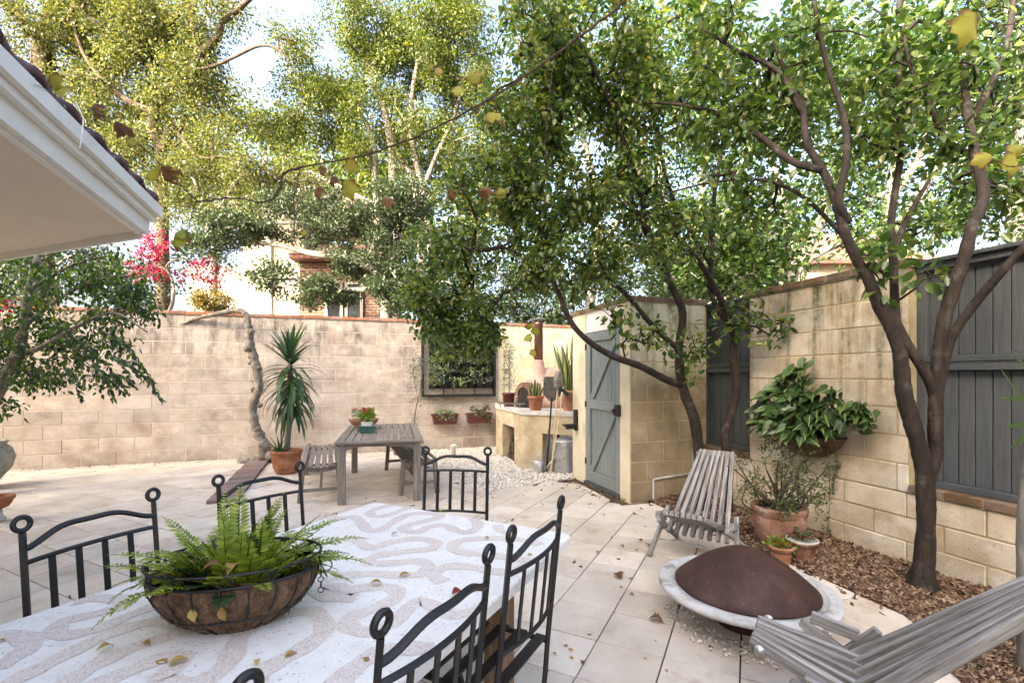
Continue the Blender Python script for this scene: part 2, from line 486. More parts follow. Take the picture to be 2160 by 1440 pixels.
MT['fallen_leaf'] = leafmat('fallen_leaf', [(.30,.16,.04),(.42,.27,.05),(.20,.11,.05),(.45,.33,.08)], .1, .7, obj=True)
MT['red_leaf'] = leafmat('red_leaf', [(.20,.025,.02),(.22,.03,.02)], .1, .6)
# ------------------------------------------------------------------ setting: ground, paving, beds
def sheet(name, poly, z, mat, kind='structure'):
    mb = MB(); mb.add([(p[0],p[1],z) for p in poly], [tuple(range(len(poly)))])
    o = mb.build(name, mat); tag(o, kind=kind)
    return o
g = sheet('ground', [(-150,-150),(150,-150),(150,150),(-150,150)], -.06, MT['ground'])
tag(g, 'dark earth under and around the walled courtyard', 'ground')

def clip(poly, p, n):
    """keep the part of a polygon on the side of the line through p that n points to"""
    out = []
    for i in range(len(poly)):
        a = poly[i]; b = poly[(i+1)%len(poly)]
        da = (a[0]-p[0])*n[0]+(a[1]-p[1])*n[1]; db = (b[0]-p[0])*n[0]+(b[1]-p[1])*n[1]
        if da >= 0: out.append(a)
        if (da >= 0) != (db >= 0):
            t = da/(da-db); out.append((a[0]+(b[0]-a[0])*t, a[1]+(b[1]-a[1])*t))
    return out

def area(p): return abs(sum(p[i][0]*p[(i+1)%len(p)][1]-p[(i+1)%len(p)][0]*p[i][1] for i in range(len(p))))/2

# edges of the paving
BED_A = Vector((1.66,5.60)); BED_B = Vector((2.47,2.95)); BED_C = Vector((1.70,1.1))     # edge of the bark bed
bd = (BED_B-BED_A).normalized(); bn = Vector((bd.y,-bd.x));  bn = -bn if bn.x > 0 else bn    # towards the patio
W0 = Vector((-6.42,7.98,0))                                                               # a point on the face of the back wall
def back(s, d=0): return W0 + E1*s - Vector((-E1.y,E1.x,0))*d                             # s along the wall, d in front of it
BORD = .40
GR = [back(4.35,.0), back(6.42,.0), Vector((1.25,10.3,0)), Vector((.98,7.02,0)), G(1210,1008), G(1120,1022), G(1040,1034), G(985,1030), G(930,992), G(860,968)]
def inpoly(p, poly):
    c = False; n = len(poly)
    for i in range(n):
        a = poly[i]; b = poly[(i+1)%n]
        if (a[1] > p[1]) != (b[1] > p[1]) and p[0] < (b[0]-a[0])*(p[1]-a[1])/(b[1]-a[1])+a[0]: c = not c
    return c

patio = sheet('patio', [(-11,-3),(1.2,-3),(1.70,1.1),(2.47,2.95),(1.66,5.6),(2.3,6.2),(1.3,10.6),(-.3,10.0),(-11,6.4)], -.022, MT['joint'])
tag(patio, 'pale pink diagonal paving of the courtyard', 'paving')
TH = -.465; TS = .366
ta = Vector((math.cos(TH), math.sin(TH))); tb = Vector((-math.sin(TH), math.cos(TH)))
t0 = G(1217.5,1219.5).to_2d()
cands = []
for i in range(-40, 30):
    for j in range(-24, 40):
        c0 = t0 + ta*(i+.5)*TS + tb*(j+.5)*TS
        hh = TS/2-.0040
        poly = [tuple(c0+ta*x*hh+tb*y*hh) for x, y in ((-1,-1),(1,-1),(1,1),(-1,1))]
        if c0.y < -2 or c0.x < -10 or c0.y > 11: continue
        full = area(poly)
        # back wall border, bark bed border, outer corner of the bed
        b0 = back(0, BORD+.004); poly = clip(poly, b0, (E2.x, E2.y))
        if len(poly) > 2: poly = clip(poly, BED_A+bn*(BORD+.004), bn)
        if len(poly) > 2 and c0.y < 3.2:
            d = (BED_C-BED_B).normalized(); n2 = Vector((-d.y,d.x)); n2 = n2 if n2.x < 0 else -n2
            poly = clip(poly, BED_B+n2*.004, n2)
        if len(poly) > 2 and c0.y > 5.2 and c0.x > .2 and c0.y < 7.6: poly = clip(poly, (.90,7.10), (-E1.x,-E1.y))
        if len(poly) > 2 and c0.y > 5.0 and c0.x > 1.3: poly = clip(poly, (1.40,5.60), (E2.x,E2.y))
        if len(poly) < 3 or area(poly) < .006: continue
        cc = (sum(p[0] for p in poly)/len(poly), sum(p[1] for p in poly)/len(poly))
        if inpoly(cc, [(q.x,q.y) for q in GR]): continue
        px = 1080+1000*cc[0]/max(cc[1],.05); py = 792+1500/max(cc[1],.05)
        seen = cc[1] > .9 and -80 < px < 2240 and py < 1500
        cands.append((0 if seen else 1, math.hypot(*cc), poly, area(poly) > .97*full, cc))
# border rows
def border(p, d, n, L, depth, tl):
    k = 0.
    while k < L:
        l = min(tl, L-k)-.006
        q = [p+d*k, p+d*(k+l), p+d*(k+l)+n*(depth-.006), p+d*k+n*(depth-.006)]
        cc = sum(q, Vector((0,0)))/4
        px = 1080+1000*cc[0]/max(cc[1],.05)
        q = [tuple(v) for v in q]
        if cc.y < 3.6:
            d_ = (BED_C-BED_B).normalized(); n2 = Vector((-d_.y,d_.x)); n2 = n2 if n2.x < 0 else -n2; q = clip(q, BED_B+n2*.004, n2)
        if len(q) > 2 and not inpoly(cc, [(v.x,v.y) for v in GR]):
            cc = (sum(p[0] for p in q)/len(q), sum(p[1] for p in q)/len(q))
            cands.append((0 if -80 < px < 2240 else 1, math.hypot(*cc), q, False, cc))
        k += tl
border(back(-4.5,.02).to_2d(), E1.to_2d(), E2.to_2d(), 8.8, BORD-.02, .62)
border(BED_A+bn*.004, bd, bn, (BED_B-BED_A).length+.95, BORD, .62)
cands.sort(key=lambda t: (t[0], t[1]))
def slab(mb, poly, z0, z1, ch=.004):
    n = len(poly)
    a = sum(poly[i][0]*poly[(i+1)%n][1]-poly[(i+1)%n][0]*poly[i][1] for i in range(n))
    if a < 0: poly = poly[::-1]
    c = (sum(p[0] for p in poly)/n, sum(p[1] for p in poly)/n)
    R = max(math.hypot(p[0]-c[0],p[1]-c[1]) for p in poly); k = 1-ch/R
    vs = [(p[0],p[1],z0) for p in poly]+[(p[0],p[1],z1-ch*.6) for p in poly]+[(c[0]+(p[0]-c[0])*k,c[1]+(p[1]-c[1])*k,z1) for p in poly]
    fs = [(i,(i+1)%n,n+(i+1)%n,n+i) for i in range(n)]+[(n+i,n+(i+1)%n,2*n+(i+1)%n,2*n+i) for i in range(n)]+[tuple(range(2*n,3*n))]
    mb.add(vs, fs)
full_me = None; rest = MB(); nt_ = 0
for seen, dist, poly, is_full, cc in cands:
    dz = random.gauss(0, .0012)
    if nt_ < 295 and not seen:
        pass
    if nt_ < 295 and seen == 0:
        nt_ += 1
        if is_full:
            if full_me is None:
                mb = MB(); h = TS/2-.0040; slab(mb, [(-h,-h),(h,-h),(h,h),(-h,h)], -.02, 0); full_me = mb.mesh('paver'); full_me.materials.append(MT['tile'])
            o = link('paver', full_me, None, patio, (cc[0], cc[1], dz))
            o.rotation_euler = (random.gauss(0,.002), random.gauss(0,.002), TH+random.gauss(0,.004)+random.choice((0,1,2,3))*math.pi/2)
        else:
            mb = MB(); slab(mb, [(p[0]-cc[0],p[1]-cc[1]) for p in poly], -.02, 0)
            mb.build('paver', MT['tile'], patio, loc=(cc[0],cc[1],dz))
    else:
        slab(rest, poly, -.02, dz)
o = rest.build('outer_pavers', MT['tile'], patio); o['kind'] = 'stuff'

# raised brick strip between the two halves of the patio
sa = G(522,973,.03); sb_ = G(435,1057,.03); sdir = (sb_-sa).normalized(); sn = Vector((-sdir.y, sdir.x, 0))
strip = thing('brick_strip', 'low raised strip of plum bricks crossing the paving to the wall', 'brick edging', sa*1.0)
strip.location.z = 0
mb = MB(); L = (sb_-sa).length
q = [Vector((0,0,0)), sdir*L, sdir*L+sn*.33, sn*.33]
mb.prism([(v.x,v.y) for v in q], -.02, .022); mb.build('mortar_bed', MT['joint'], strip)
k = 0
rz = math.atan2(sn.y, sn.x)
while k < L-.04:
    c = sdir*(k+.038)+sn*(.165+random.gauss(0,.003))
    block('brick', (c.x,c.y,.017+random.gauss(0,.002)), (.33,.070,.05), MT['brick_plum'], strip, rz+random.gauss(0,.01), .006)
    k += .077

# gravel bed
gb = sheet('gravel_bed', [(v.x,v.y) for v in GR], -.012, MT['stone_bed'])
tag(gb, 'bed of pale stone chips by the oven', 'gravel bed')
def scatter_lumps(name, n, sampler, size, mat, flat=.6, sides=None, parent=None, jit=.35):
    """many small lumps joined in one mesh (n octahedra-like stones or n chips)"""
    base = np.array([(1,0,0),(-1,0,0),(0,1,0),(0,-1,0),(0,0,1),(0,0,-1)], float)
    fac = np.array([(0,2,4),(2,1,4),(1,3,4),(3,0,4),(2,0,5),(1,2,5),(3,1,5),(0,3,5)])
    pos = np.array([sampler() for _ in range(n)])
    sz = size[0]+(size[1]-size[0])*RNG.random(n)**1.6
    v = base[None]*(1+RNG.normal(0,jit*.4,(n,6,1)))*sz[:,None,None]*np.stack([np.ones(n), RNG.uniform(.55,1,n), np.full(n,flat)*RNG.uniform(.7,1.2,n)],1)[:,None,:]
    a = RNG.uniform(0,6.28,n); ca, sa2 = np.cos(a), np.sin(a)
    t = RNG.normal(0,.35,n); ct, st = np.cos(t), np.sin(t)
    y = v[...,1]*ct[:,None]-v[...,2]*st[:,None]; z = v[...,1]*st[:,None]+v[...,2]*ct[:,None]
    x2 = v[...,0]*ca[:,None]-y*sa2[:,None]; y2 = v[...,0]*sa2[:,None]+y*ca[:,None]
    vv = np.stack([x2,y2,z],-1)+pos[:,None,:]
    ff = fac[None]+(np.arange(n)*6)[:,None,None]
    me = np_mesh(name, vv.reshape(-1,3), ff.reshape(-1,3))
    o = link(name, me, mat, parent); o['kind'] = 'stuff'
    return o
MT['pebble'] = leafmat('pebble', [(.46,.42,.35),(.70,.67,.61),(.80,.78,.74),(.62,.55,.44)], 0, .8, spec=.2)
MT['chip'] = leafmat('chip', [(.040,.024,.015),(.115,.070,.042),(.22,.145,.090),(.36,.265,.175),(.14,.072,.045),(.062,.036,.023)], 0, .85, spec=.2)
gxy = [(v.x,v.y) for v in GR]; gx0=min(p[0] for p in gxy); gx1=max(p[0] for p in gxy); gy0=min(p[1] for p in gxy); gy1=max(p[1] for p in gxy)
def gs():
    while True:
        p = (random.uniform(gx0,gx1), random.uniform(gy0,gy1))
        if inpoly(p, gxy): return (p[0],p[1],random.uniform(-.008,.014))
tag(scatter_lumps('gravel', 15000, gs, (.010,.026), MT['pebble'], .7), 'white and cream stone chips under the oven bench', 'gravel')
def gs2():
    s = random.uniform(-3.5,4.4); q = back(s, abs(random.gauss(0,.03))+.0)
    return (q.x,q.y,random.uniform(0,.012))
tag(scatter_lumps('wall_foot_gravel', 2200, gs2, (.006,.018), MT['pebble'], .7), 'thin line of grit along the foot of the tan wall', 'gravel')

# bark bed along the right wall
BED = [BED_A, BED_B, BED_C, Vector((2.6,1.0)), Vector((6.2,-.5)), Vector((4.6,-.4)), Vector((4.3,.4)), Vector((2.40,5.95)), Vector((2.2,5.9))]
BEDP = [tuple(BED_A), tuple(BED_B), tuple(BED_C), (1.2,.4), (4.25,.3), (2.40,5.92), (1.62,5.68)]
bedo = sheet('bark_bed', BEDP, .004, MT['soil'])
tag(bedo, 'planting bed along the sandstone block wall', 'planting bed')
def bs():
    while True:
        x = random.uniform(1.2,4.2); y = random.uniform(.6,5.95)
        if random.random() > 1.25-.15*y: continue
        if inpoly((x,y), BEDP): 
            d = (Vector((x,y))-BED_A).dot(-bn)
            return (x,y,random.uniform(.004,.018)+.03*min(1,max(0,d)/.4)*(.6+.4*math.sin(x*9)*math.cos(y*7)))
def chips(name, n, sampler, mat):
    pos = np.array([sampler() for _ in range(n)])
    l = RNG.uniform(.010,.033,n); wd = RNG.uniform(.004,.0105,n); h = RNG.uniform(.0015,.004,n)
    c = np.array([(-1,-1,-1),(1,-.7,-1),(1.0,.8,-1),(-1.1,1,-1),(-1,-1,1),(1,-.7,1),(1.0,.8,1),(-1.1,1,1)], float)
    v = c[None]*np.stack([l,wd,h],1)[:,None,:]*(1+RNG.normal(0,.12,(n,8,1)))
    e = RNG.normal(0,.42,(n,2)); a = RNG.uniform(0,6.28,n)
    for ax, ang in ((0,e[:,0]),(1,e[:,1]),(2,a)):
        i, j = [(1,2),(2,0),(0,1)][ax]
        ci, si = np.cos(ang)[:,None], np.sin(ang)[:,None]
        vi = v[...,i]*ci-v[...,j]*si; vj = v[...,i]*si+v[...,j]*ci
        v[...,i] = vi; v[...,j] = vj
    v += pos[:,None,:]
    f = np.array([(4,5,6,7),(0,1,5,4),(1,2,6,5),(2,3,7,6),(3,0,4,7)])
    ff = f[None]+(np.arange(n)*8)[:,None,None]
    o = link(name, np_mesh(name, v.reshape(-1,3), ff.reshape(-1,4)), mat); o['kind'] = 'stuff'
    return o
tag(chips('bark_chips', 42000, bs, MT['chip']), 'brown and straw coloured bark chips covering the planting bed', 'bark mulch')

# ------------------------------------------------------------------ block walls
RH = .2325
def courses(root, x0, x1, z0, z1, mat, bl=.49, th=.2, off=0., rh=RH, face=0., ch=.007, row0=0, jit=.0012):
    """blocks laid in half bond, each a part; local x along the wall, the face looks to local -y"""
    n = int(round((z1-z0)/rh))
    for r in range(n):
        z = z0+rh*(r+.5)
        x = x0-((r+row0)%2)*bl/2-off
        while x < x1-.01:
            a = max(x, x0); b = min(x+bl, x1)
            if b-a > .04:
                block('block', ((a+b)/2, face+th/2+random.gauss(0,jit), z), (round(b-a-.007,3), th, round(rh-.007,3)), mat, root, 0, ch)
            x += bl
def core(root, x0, x1, z0, z1, mat, th=.2, face=0.):
    mb = MB(); mb.box((x0+.002, face+.0045, z0), (x1-.002, face+th-.0045, z1-.003)); mb.build('mortar', mat, root)
def coping(root, x0, x1, z, mat, dy0=-.02, dy1=.22, bl=.235, h=.06, name='coping_brick'):
    x = x0
    while x < x1-.02:
        l = min(bl, x1-x)
        block(name, (x+l/2, (dy0+dy1)/2, z+h/2+random.gauss(0,.001)), (round(l-.008,3), dy1-dy0, h), mat, root, random.gauss(0,.006), .006)
        x += bl
    mb = MB(); mb.box((x0+.01, dy0+.012, z-.004), (x1-.01, dy1-.012, z+h-.006)); mb.build('coping_mortar', MT['mortar'], root)

bw = thing('block_wall', 'long tan concrete block wall with brick coping behind the wooden table', 'wall', tuple(W0), ANG)
core(bw, -4.6, 6.45, -.05, 2.57, MT['mortar']); courses(bw, -4.6, 6.45, 0., 2.5575, MT['block_tan'])
coping(bw, -4.6, 6.45, 2.56, MT['brick'])
yw0 = back(6.455)
yw = thing('painted_wall', 'cream painted block wall behind the pizza oven', 'wall', tuple(yw0), ANG)
core(yw, 0, 2.6, -.05, 2.57, MT['block_cream']); courses(yw, 0, 2.6, 0., 2.5575, MT['block_cream'], jit=.0006)
coping(yw, 0, 2.6, 2.56, MT['brick'])

# gate wall and pier
gw0 = Vector((.91,7.10,0)); RZ2 = math.atan2(E2.y, E2.x)
gw = thing('gate_wall', 'cream posts and white lintel framing the blue grey gate', 'wall', tuple(gw0), RZ2)
mb = MB(); mb.box((0,0,-.05),(.41,.22,2.38)); mb.build('post', MT['cream_paint'], gw)
mb = MB(); mb.box((1.33,0,-.05),(1.548,.22,2.38)); mb.build('post', MT['cream_paint'], gw)
mb = MB(); mb.box((.412,.015,2.10),(1.328,.20,2.379)); mb.build('lintel', MT['white_paint'], gw)
mb = MB(); mb.box((.412,-.03,-.03),(1.328,.2,.025)); mb.build('threshold', MT['slate_paint'], gw)
coping(gw, -.01, 1.56, 2.382, MT['brick_mossy'], -.03, .24)
pw0 = gw0+E2*1.566
pw = thing('pier_wall', 'brown block pier wall beside the gate with green stained top', 'wall', tuple(pw0), ANG)
core(pw, .004, 1.1, -.05, 2.38, MT['mortar_sand']); courses(pw, .004, 1.1, -.01, 2.3825, MT['block_pier'], bl=.46, jit=.002, rh=.23925)
coping(pw, -.03, 1.1, 2.385, MT['brick_mossy'], -.03, .22)

# right wall with two boarded openings
rw0 = Vector((2.39,5.93,0))
rw = thing('sandstone_wall', 'sandstone coloured block wall with green stains and brick sills on the right', 'wall', tuple(rw0), RZ2)
ZS = .575
core(rw, -.2, 5.6, -.05, ZS, MT['mortar_sand'])
courses(rw, -.2, 5.6, -.005, ZS, MT['block_sand'], bl=.5, rh=.1933*1.0+.0, jit=.002)
for a, b in ((.734,2.318),):
    core(rw, a, b, ZS, 2.36, MT['mortar_sand']); courses(rw, a, b, ZS, 2.361, MT['block_sand'], bl=.5, rh=.2232, jit=.0025)
    coping(rw, a-.03, b+.03, 2.362, MT['brick_mossy'], -.035, .22)
coping(rw, -.2, .733, ZS+.002, MT['brick_mossy'], -.02, .2, h=.065, name='sill_brick')
coping(rw, 2.319, 5.6, ZS+.002, MT['brick_mossy'], -.02, .2, h=.065, name='sill_brick')

def panel(label, x0, x1, zr):
    t = thing('boarded_panel', label, 'fence panel', tuple(rw0+E2*x0+E1*.12), RZ2)
    w_ = x1-x0; m = MT['slate_paint']; z0 = ZS+.07; z1 = 2.39
    beam('post', (.025,0,z0), (.025,0,z1-.08), .07, .05, m, t)
    beam('post', (w_-.025,0,z0), (w_-.025,0,z1-.08), .07, .05, m, t)
    beam('bottom_rail', (.052,-.01,z0+.025), (w_-.052,-.01,z0+.025), .08, .05, m, t)
    beam('top_rail', (0,-.005,z1-.055), (w_,-.005,z1-.055), .09, .05, m, t)
    beam('cap_rail', (-.02,-.01,z1-.013), (w_+.02,-.01,z1-.013), .15, .03, m, t)
    for dz in (-.035,.03): beam('mid_rail', (.052,-.012,zr+dz), (w_-.052,-.012,zr+dz), .07, .05, m, t)
    beam('mid_fillet', (.052,-.03,zr-.003), (w_-.052,-.03,zr-.003), .02, .012, m, t)
    for sec, (a, b) in enumerate(((z0+.052, zr-.062), (zr+.057, z1-.082))):
        n = int((w_-.1)/.099); bw_ = (w_-.104)/n
        for i in range(n):
            x = .052+bw_*(i+.5)
            beam('board', (x,.02+random.gauss(0,.001),a), (x,.02+random.gauss(0,.001),b), .02, round(bw_-.007,4), m, t, up=(1,0,0), ch=.002)
    mb = MB(); mb.box((.03,.032,z0),(w_-.03,.045,z1-.09)); mb.build('backing', MT['black_metal'], t)
    return t
panel('large dark slate boarded panel at the right edge behind the forked tree', 2.322, 5.6, 1.60)
panel('narrow dark slate boarded panel between the pier and the sandstone wall', -.1, .73, 1.60)

# gate
gt = thing('gate', 'blue grey ledged and braced timber gate with two diagonal braces', 'gate', tuple(gw0+E2*.415), RZ2)
GW = .91; m = MT['gate_paint']; gz0 = .03; gz1 = 2.09
n = 10
for i in range(n):
    x = GW*(i+.5)/n
    beam('board', (x,.05,gz0), (x,.05,gz1), .018, round(GW/n-.005,4), m, gt, up=(1,0,0), ch=.002)
beam('stile', (.055,.025,gz0), (.055,.025,gz1), .03, .11, m, gt, up=(1,0,0))
beam('stile', (GW-.055,.025,gz0), (GW-.055,.025,gz1), .03, .11, m, gt, up=(1,0,0))
for z, h in ((gz0+.08,.15),(1.11,.13),(gz1-.06,.12)):
    beam('rail', (.112,.023,z), (GW-.112,.023,z), .03, h, m, gt, ch=.002)
for za, zb in ((.19,1.04),(1.18,1.96)):
    beam('brace', (.14,.024,za), (GW-.14,.024,zb), .028, .09, m, gt, ch=.002)
lt = MB(); lt.box((GW-.05,-.05,1.0),(GW+.03,.01,1.14)); lt.box((GW-.075,-.06,1.05),(GW-.05,-.03,1.09)); lt.tube([(GW-.06,-.07,1.07),(GW+.01,-.09,1.03)],.012,8)
lt.build('latch', MT['black_metal'], gt)
for z in (.3,1.1,1.9):
    mb = MB(); mb.tube([(.0,.0,z-.04),(.0,.0,z+.04)],.012,8); mb.build('hinge', MT['black_metal'], gt)

# ------------------------------------------------------------------ house with its eave over the left corner
house = thing('house', 'house with white eave boards, beige soffit and plum roof tiles, top left', 'house', (-8,-2,0))
def hb(mb, name, mat, smooth=False): return mb.build(name, mat, house, smooth, org=(-8,-2,0))
EC = Vector((-2.58,3.31,2.5)); d1 = Vector((.36,-.933,0)); d2 = Vector((-.933,.36,0)); on = Vector((.933,.36,0))
poly = [EC, EC+d1*6.2, EC+d1*6.2+Vector((-6,-2,0)), EC+d2*5+Vector((-3,-6,0)), EC+d2*5]
mb = MB(); mb.prism([(p.x,p.y) for p in poly], 2.5, 2.53); hb(mb, 'soffit', MT['soffit'])
def strip_board(name, a, b, out, z0, z1, t, mat, up_out=0.):
    """board along a-b standing on its edge, moved out by out"""
    dd = (b-a).normalized(); nn = Vector((-dd.y,dd.x,0))
    if nn.dot(on) < 0: nn = -nn
    mb = MB()
    q = [a+nn*out, b+nn*out, b+nn*(out+t), a+nn*(out+t)]
    mb.prism([(p.x,p.y) for p in q], z0, z1); return hb(mb, name, mat)
A0 = EC+d1*6.2
strip_board('bead', A0, EC, -.025, 2.475, 2.502, .03, MT['eave_white'])
strip_board('fascia_board', A0, EC-d1*.02, .005, 2.49, 2.60, .03, MT['eave_white'])
strip_board('barge_board', A0, EC-d1*.04, .037, 2.585, 2.665, .035, MT['eave_white'])
strip_board('gutter_lip', A0, EC-d1*.05, .074, 2.625, 2.70, .03, MT['eave_white'])
mb = MB(); q = [EC+d2*5, EC+d2*0, EC+d1*.03, EC+d2*5+d1*.03]; mb.prism([(p.x,p.y) for p in q], 2.455, 2.53); hb(mb, 'end_board', MT['eave_white'])
mb = MB(); q = [EC+d2*5, EC+d2*-.03, EC+d1*-.03+on*.03, EC+d2*5+d1*-.035]; mb.prism([(p.x,p.y) for p in q], 2.51, 2.70); hb(mb, 'end_fascia', MT['eave_white'])
# roof tiles along the eave
k = 0.; i = 0
while k < 6.0:
    a = EC+d1*k+on*.095; wv = .30
    mb = MB(); pts = []
    nn_ = 9
    for r in range(2):
        for s in range(nn_):
            t = s/(nn_-1); x = a+d1*(wv*t)-on*(.0 if r == 0 else .42)
            z = 2.705+.028*math.sin(t*math.pi*2+.6)+.012*(t)+(.20 if r else 0)
            pts.append((x.x,x.y,z))
    top = [(p[0],p[1],p[2]+.035) for p in pts]
    n2 = nn_
    vs = pts+top; fs = []
    for s in range(n2-1):
        fs.append((s+1,s,n2+s,n2+s+1)); o2 = 2*n2
        fs.append((o2+s,o2+s+1,o2+n2+s+1,o2+n2+s)); fs.append((s,s+1,o2+s+1,o2+s))
    fs += [(0,2*n2,3*n2,n2),(n2-1,2*n2-1,4*n2-1,3*n2-1)]
    mb.add(vs, fs); hb(mb, 'roof_tile', MT['roof_plum'], True)
    k += .285
mb = MB()
R0 = EC+on*-.25+Vector((0,0,.36)); 
mb.add([R0, R0+d1*6.2, R0+d1*6.2-on*2.2+Vector((0,0,1.0)), R0-on*2.2+d2*.3+Vector((0,0,1.0))],[(0,1,2,3)]); hb(mb, 'lower_roof', MT['roof_plum'])
# unseen two storey house body, added behind and left to shade the courtyard
Q = Vector((-4.45,2.75,0)); 
body = [Q, Q-E1*15, Q-E1*15+E2*15, Q+E2*15]
mb = MB(); mb.prism([(p.x,p.y) for p in body], -.05, 7.6); hb(mb, 'wall', MT['house_render'])
roofp = [Q+E1*.4-E2*.4, Q-E1*15.4-E2*.4, Q-E1*15.4+E2*15.4, Q+E1*.4+E2*15.4]
c = sum(roofp, Vector((0,0,0)))/4
mb = MB(); mb.add([(p.x,p.y,7.55) for p in roofp]+[(c.x,c.y,10.2)], [(0,1,4),(1,2,4),(2,3,4),(3,0,4),(3,2,1,0)]); hb(mb, 'roof', MT['far_roof'])
for s in (2,6,10):
    for z in (.9,4.6):
        a = Q+E2*s; mb = MB(); q = [a+E1*.02, a+E2*1.3+E1*.02, a+E2*1.3+E1*.05, a+E1*.05]
        mb.prism([(p.x,p.y) for p in q], z, z+1.4); wn = hb(mb, 'window', MT['white_paint'])
        mb = MB(); q = [a+E2*.08+E1*.052, a+E2*1.22+E1*.052, a+E2*1.22+E1*.06, a+E2*.08+E1*.06]
        mb.prism([(p.x,p.y) for p in q], z+.08, z+1.32); pn = mb.build('pane', MT['glass'], wn)
# ------------------------------------------------------------------ terrazzo table
ZT = .77
TC = G(790,1057,ZT); TR = G(1207,1125,ZT)
tx = (TR-TC); TW = tx.length; tx.normalize(); ty = Vector((tx.y,-tx.x,0))          # ty runs from the far end towards the camera
TL = 2.3
table = thing('terrazzo_table', 'long white terrazzo dining table with winding inlaid bands', 'table', (TC.x,TC.y,0))
def tl(a, b, z=0): v = tx*a+ty*b; return (v.x, v.y, z)
mb = MB()
def rr(a0,a1,b0,b1,r,n=4):
    out = []
    for (cx,cy,s) in ((a1-r,b1-r,0),(a0+r,b1-r,1),(a0+r,b0+r,2),(a1-r,b0+r,3)):
        for k in range(n+1):
            a = math.pi/2*(s+k/n); out.append((cx+r*math.cos(a), cy+r*math.sin(a)))
    return out
def rlayer(i, z): return [tl(p[0],p[1],z) for p in rr(i,TW-i,i,TL-i,.03)]
layers = [rlayer(.010,ZT-.055), rlayer(.003,ZT-.048), rlayer(0,ZT-.010), rlayer(.004,ZT-.003), rlayer(.012,ZT)]
n = len(layers[0]); vs = sum(layers, []); fs = []
for j in range(len(layers)-1):
    fs += [(j*n+i, j*n+n+i, j*n+n+(i+1)%n, j*n+(i+1)%n) for i in range(n)]
fs += [tuple(range(n)), tuple(range(5*n-1,4*n-1,-1))]
mb.add(vs, fs); top = mb.build('table_top', MT['white_terrazzo'], table)
bm = bmesh.new(); bm.from_mesh(top.data); bmesh.ops.recalc_face_normals(bm, faces=bm.faces); bm.to_mesh(top.data); bm.free()
for a, b in ((.22,.30),(TW-.22,.30),(.22,TL-.30),(TW-.22,TL-.30)):
    p = tl(a,b); beam('leg', (p[0],p[1],0), (p[0],p[1],ZT-.056), .10, .10, MT['post_wood'], table, up=tuple(tx), ch=.006)
for a in (.22,TW-.22):
    p = tl(a,.36); q = tl(a,TL-.36); beam('apron', (p[0],p[1],ZT-.12), (q[0],q[1],ZT-.12), .04, .10, MT['post_wood'], table)

def inlay_mat(name, cols):
    m, nt, b = new_mat(name)
    vec = coords(nt, 'world')
    c = ramp(nt, cols, noise(nt, vec, 7, 4), .35, .65)
    vo = nt.nodes.new("ShaderNodeTexVoronoi"); vo.inputs['Scale'].default_value = 230; nt.links.new(vec, vo.inputs['Vector'])
    sp = nt.nodes.new("ShaderNodeSeparateColor"); nt.links.new(vo.outputs['Color'], sp.inputs[0])
    c = mixc(nt, mrange(nt, sp.outputs[0], .55, .60, 0, .5), c, (.80,.77,.73))
    c = mixc(nt, mrange(nt, sp.outputs[1], .80, .84, 0, .35), c, (.30,.22,.17))
    c = mixc(nt, mrange(nt, sp.outputs[2], .72, .76, 0, .3), c, (.48,.32,.25))
    nt.links.new(c, b.inputs['Base Color']); b.inputs['Roughness'].default_value = .55
    return m
MT['inlay_tan'] = inlay_mat('inlay_tan', [(.69,.605,.53),(.735,.66,.59)])
MT['inlay_pink'] = inlay_mat('inlay_pink', [(.655,.57,.525),(.70,.625,.58)])
def zc(pts, ox, oy): return [(ox+x/3, oy+y/3) for x, y in pts]
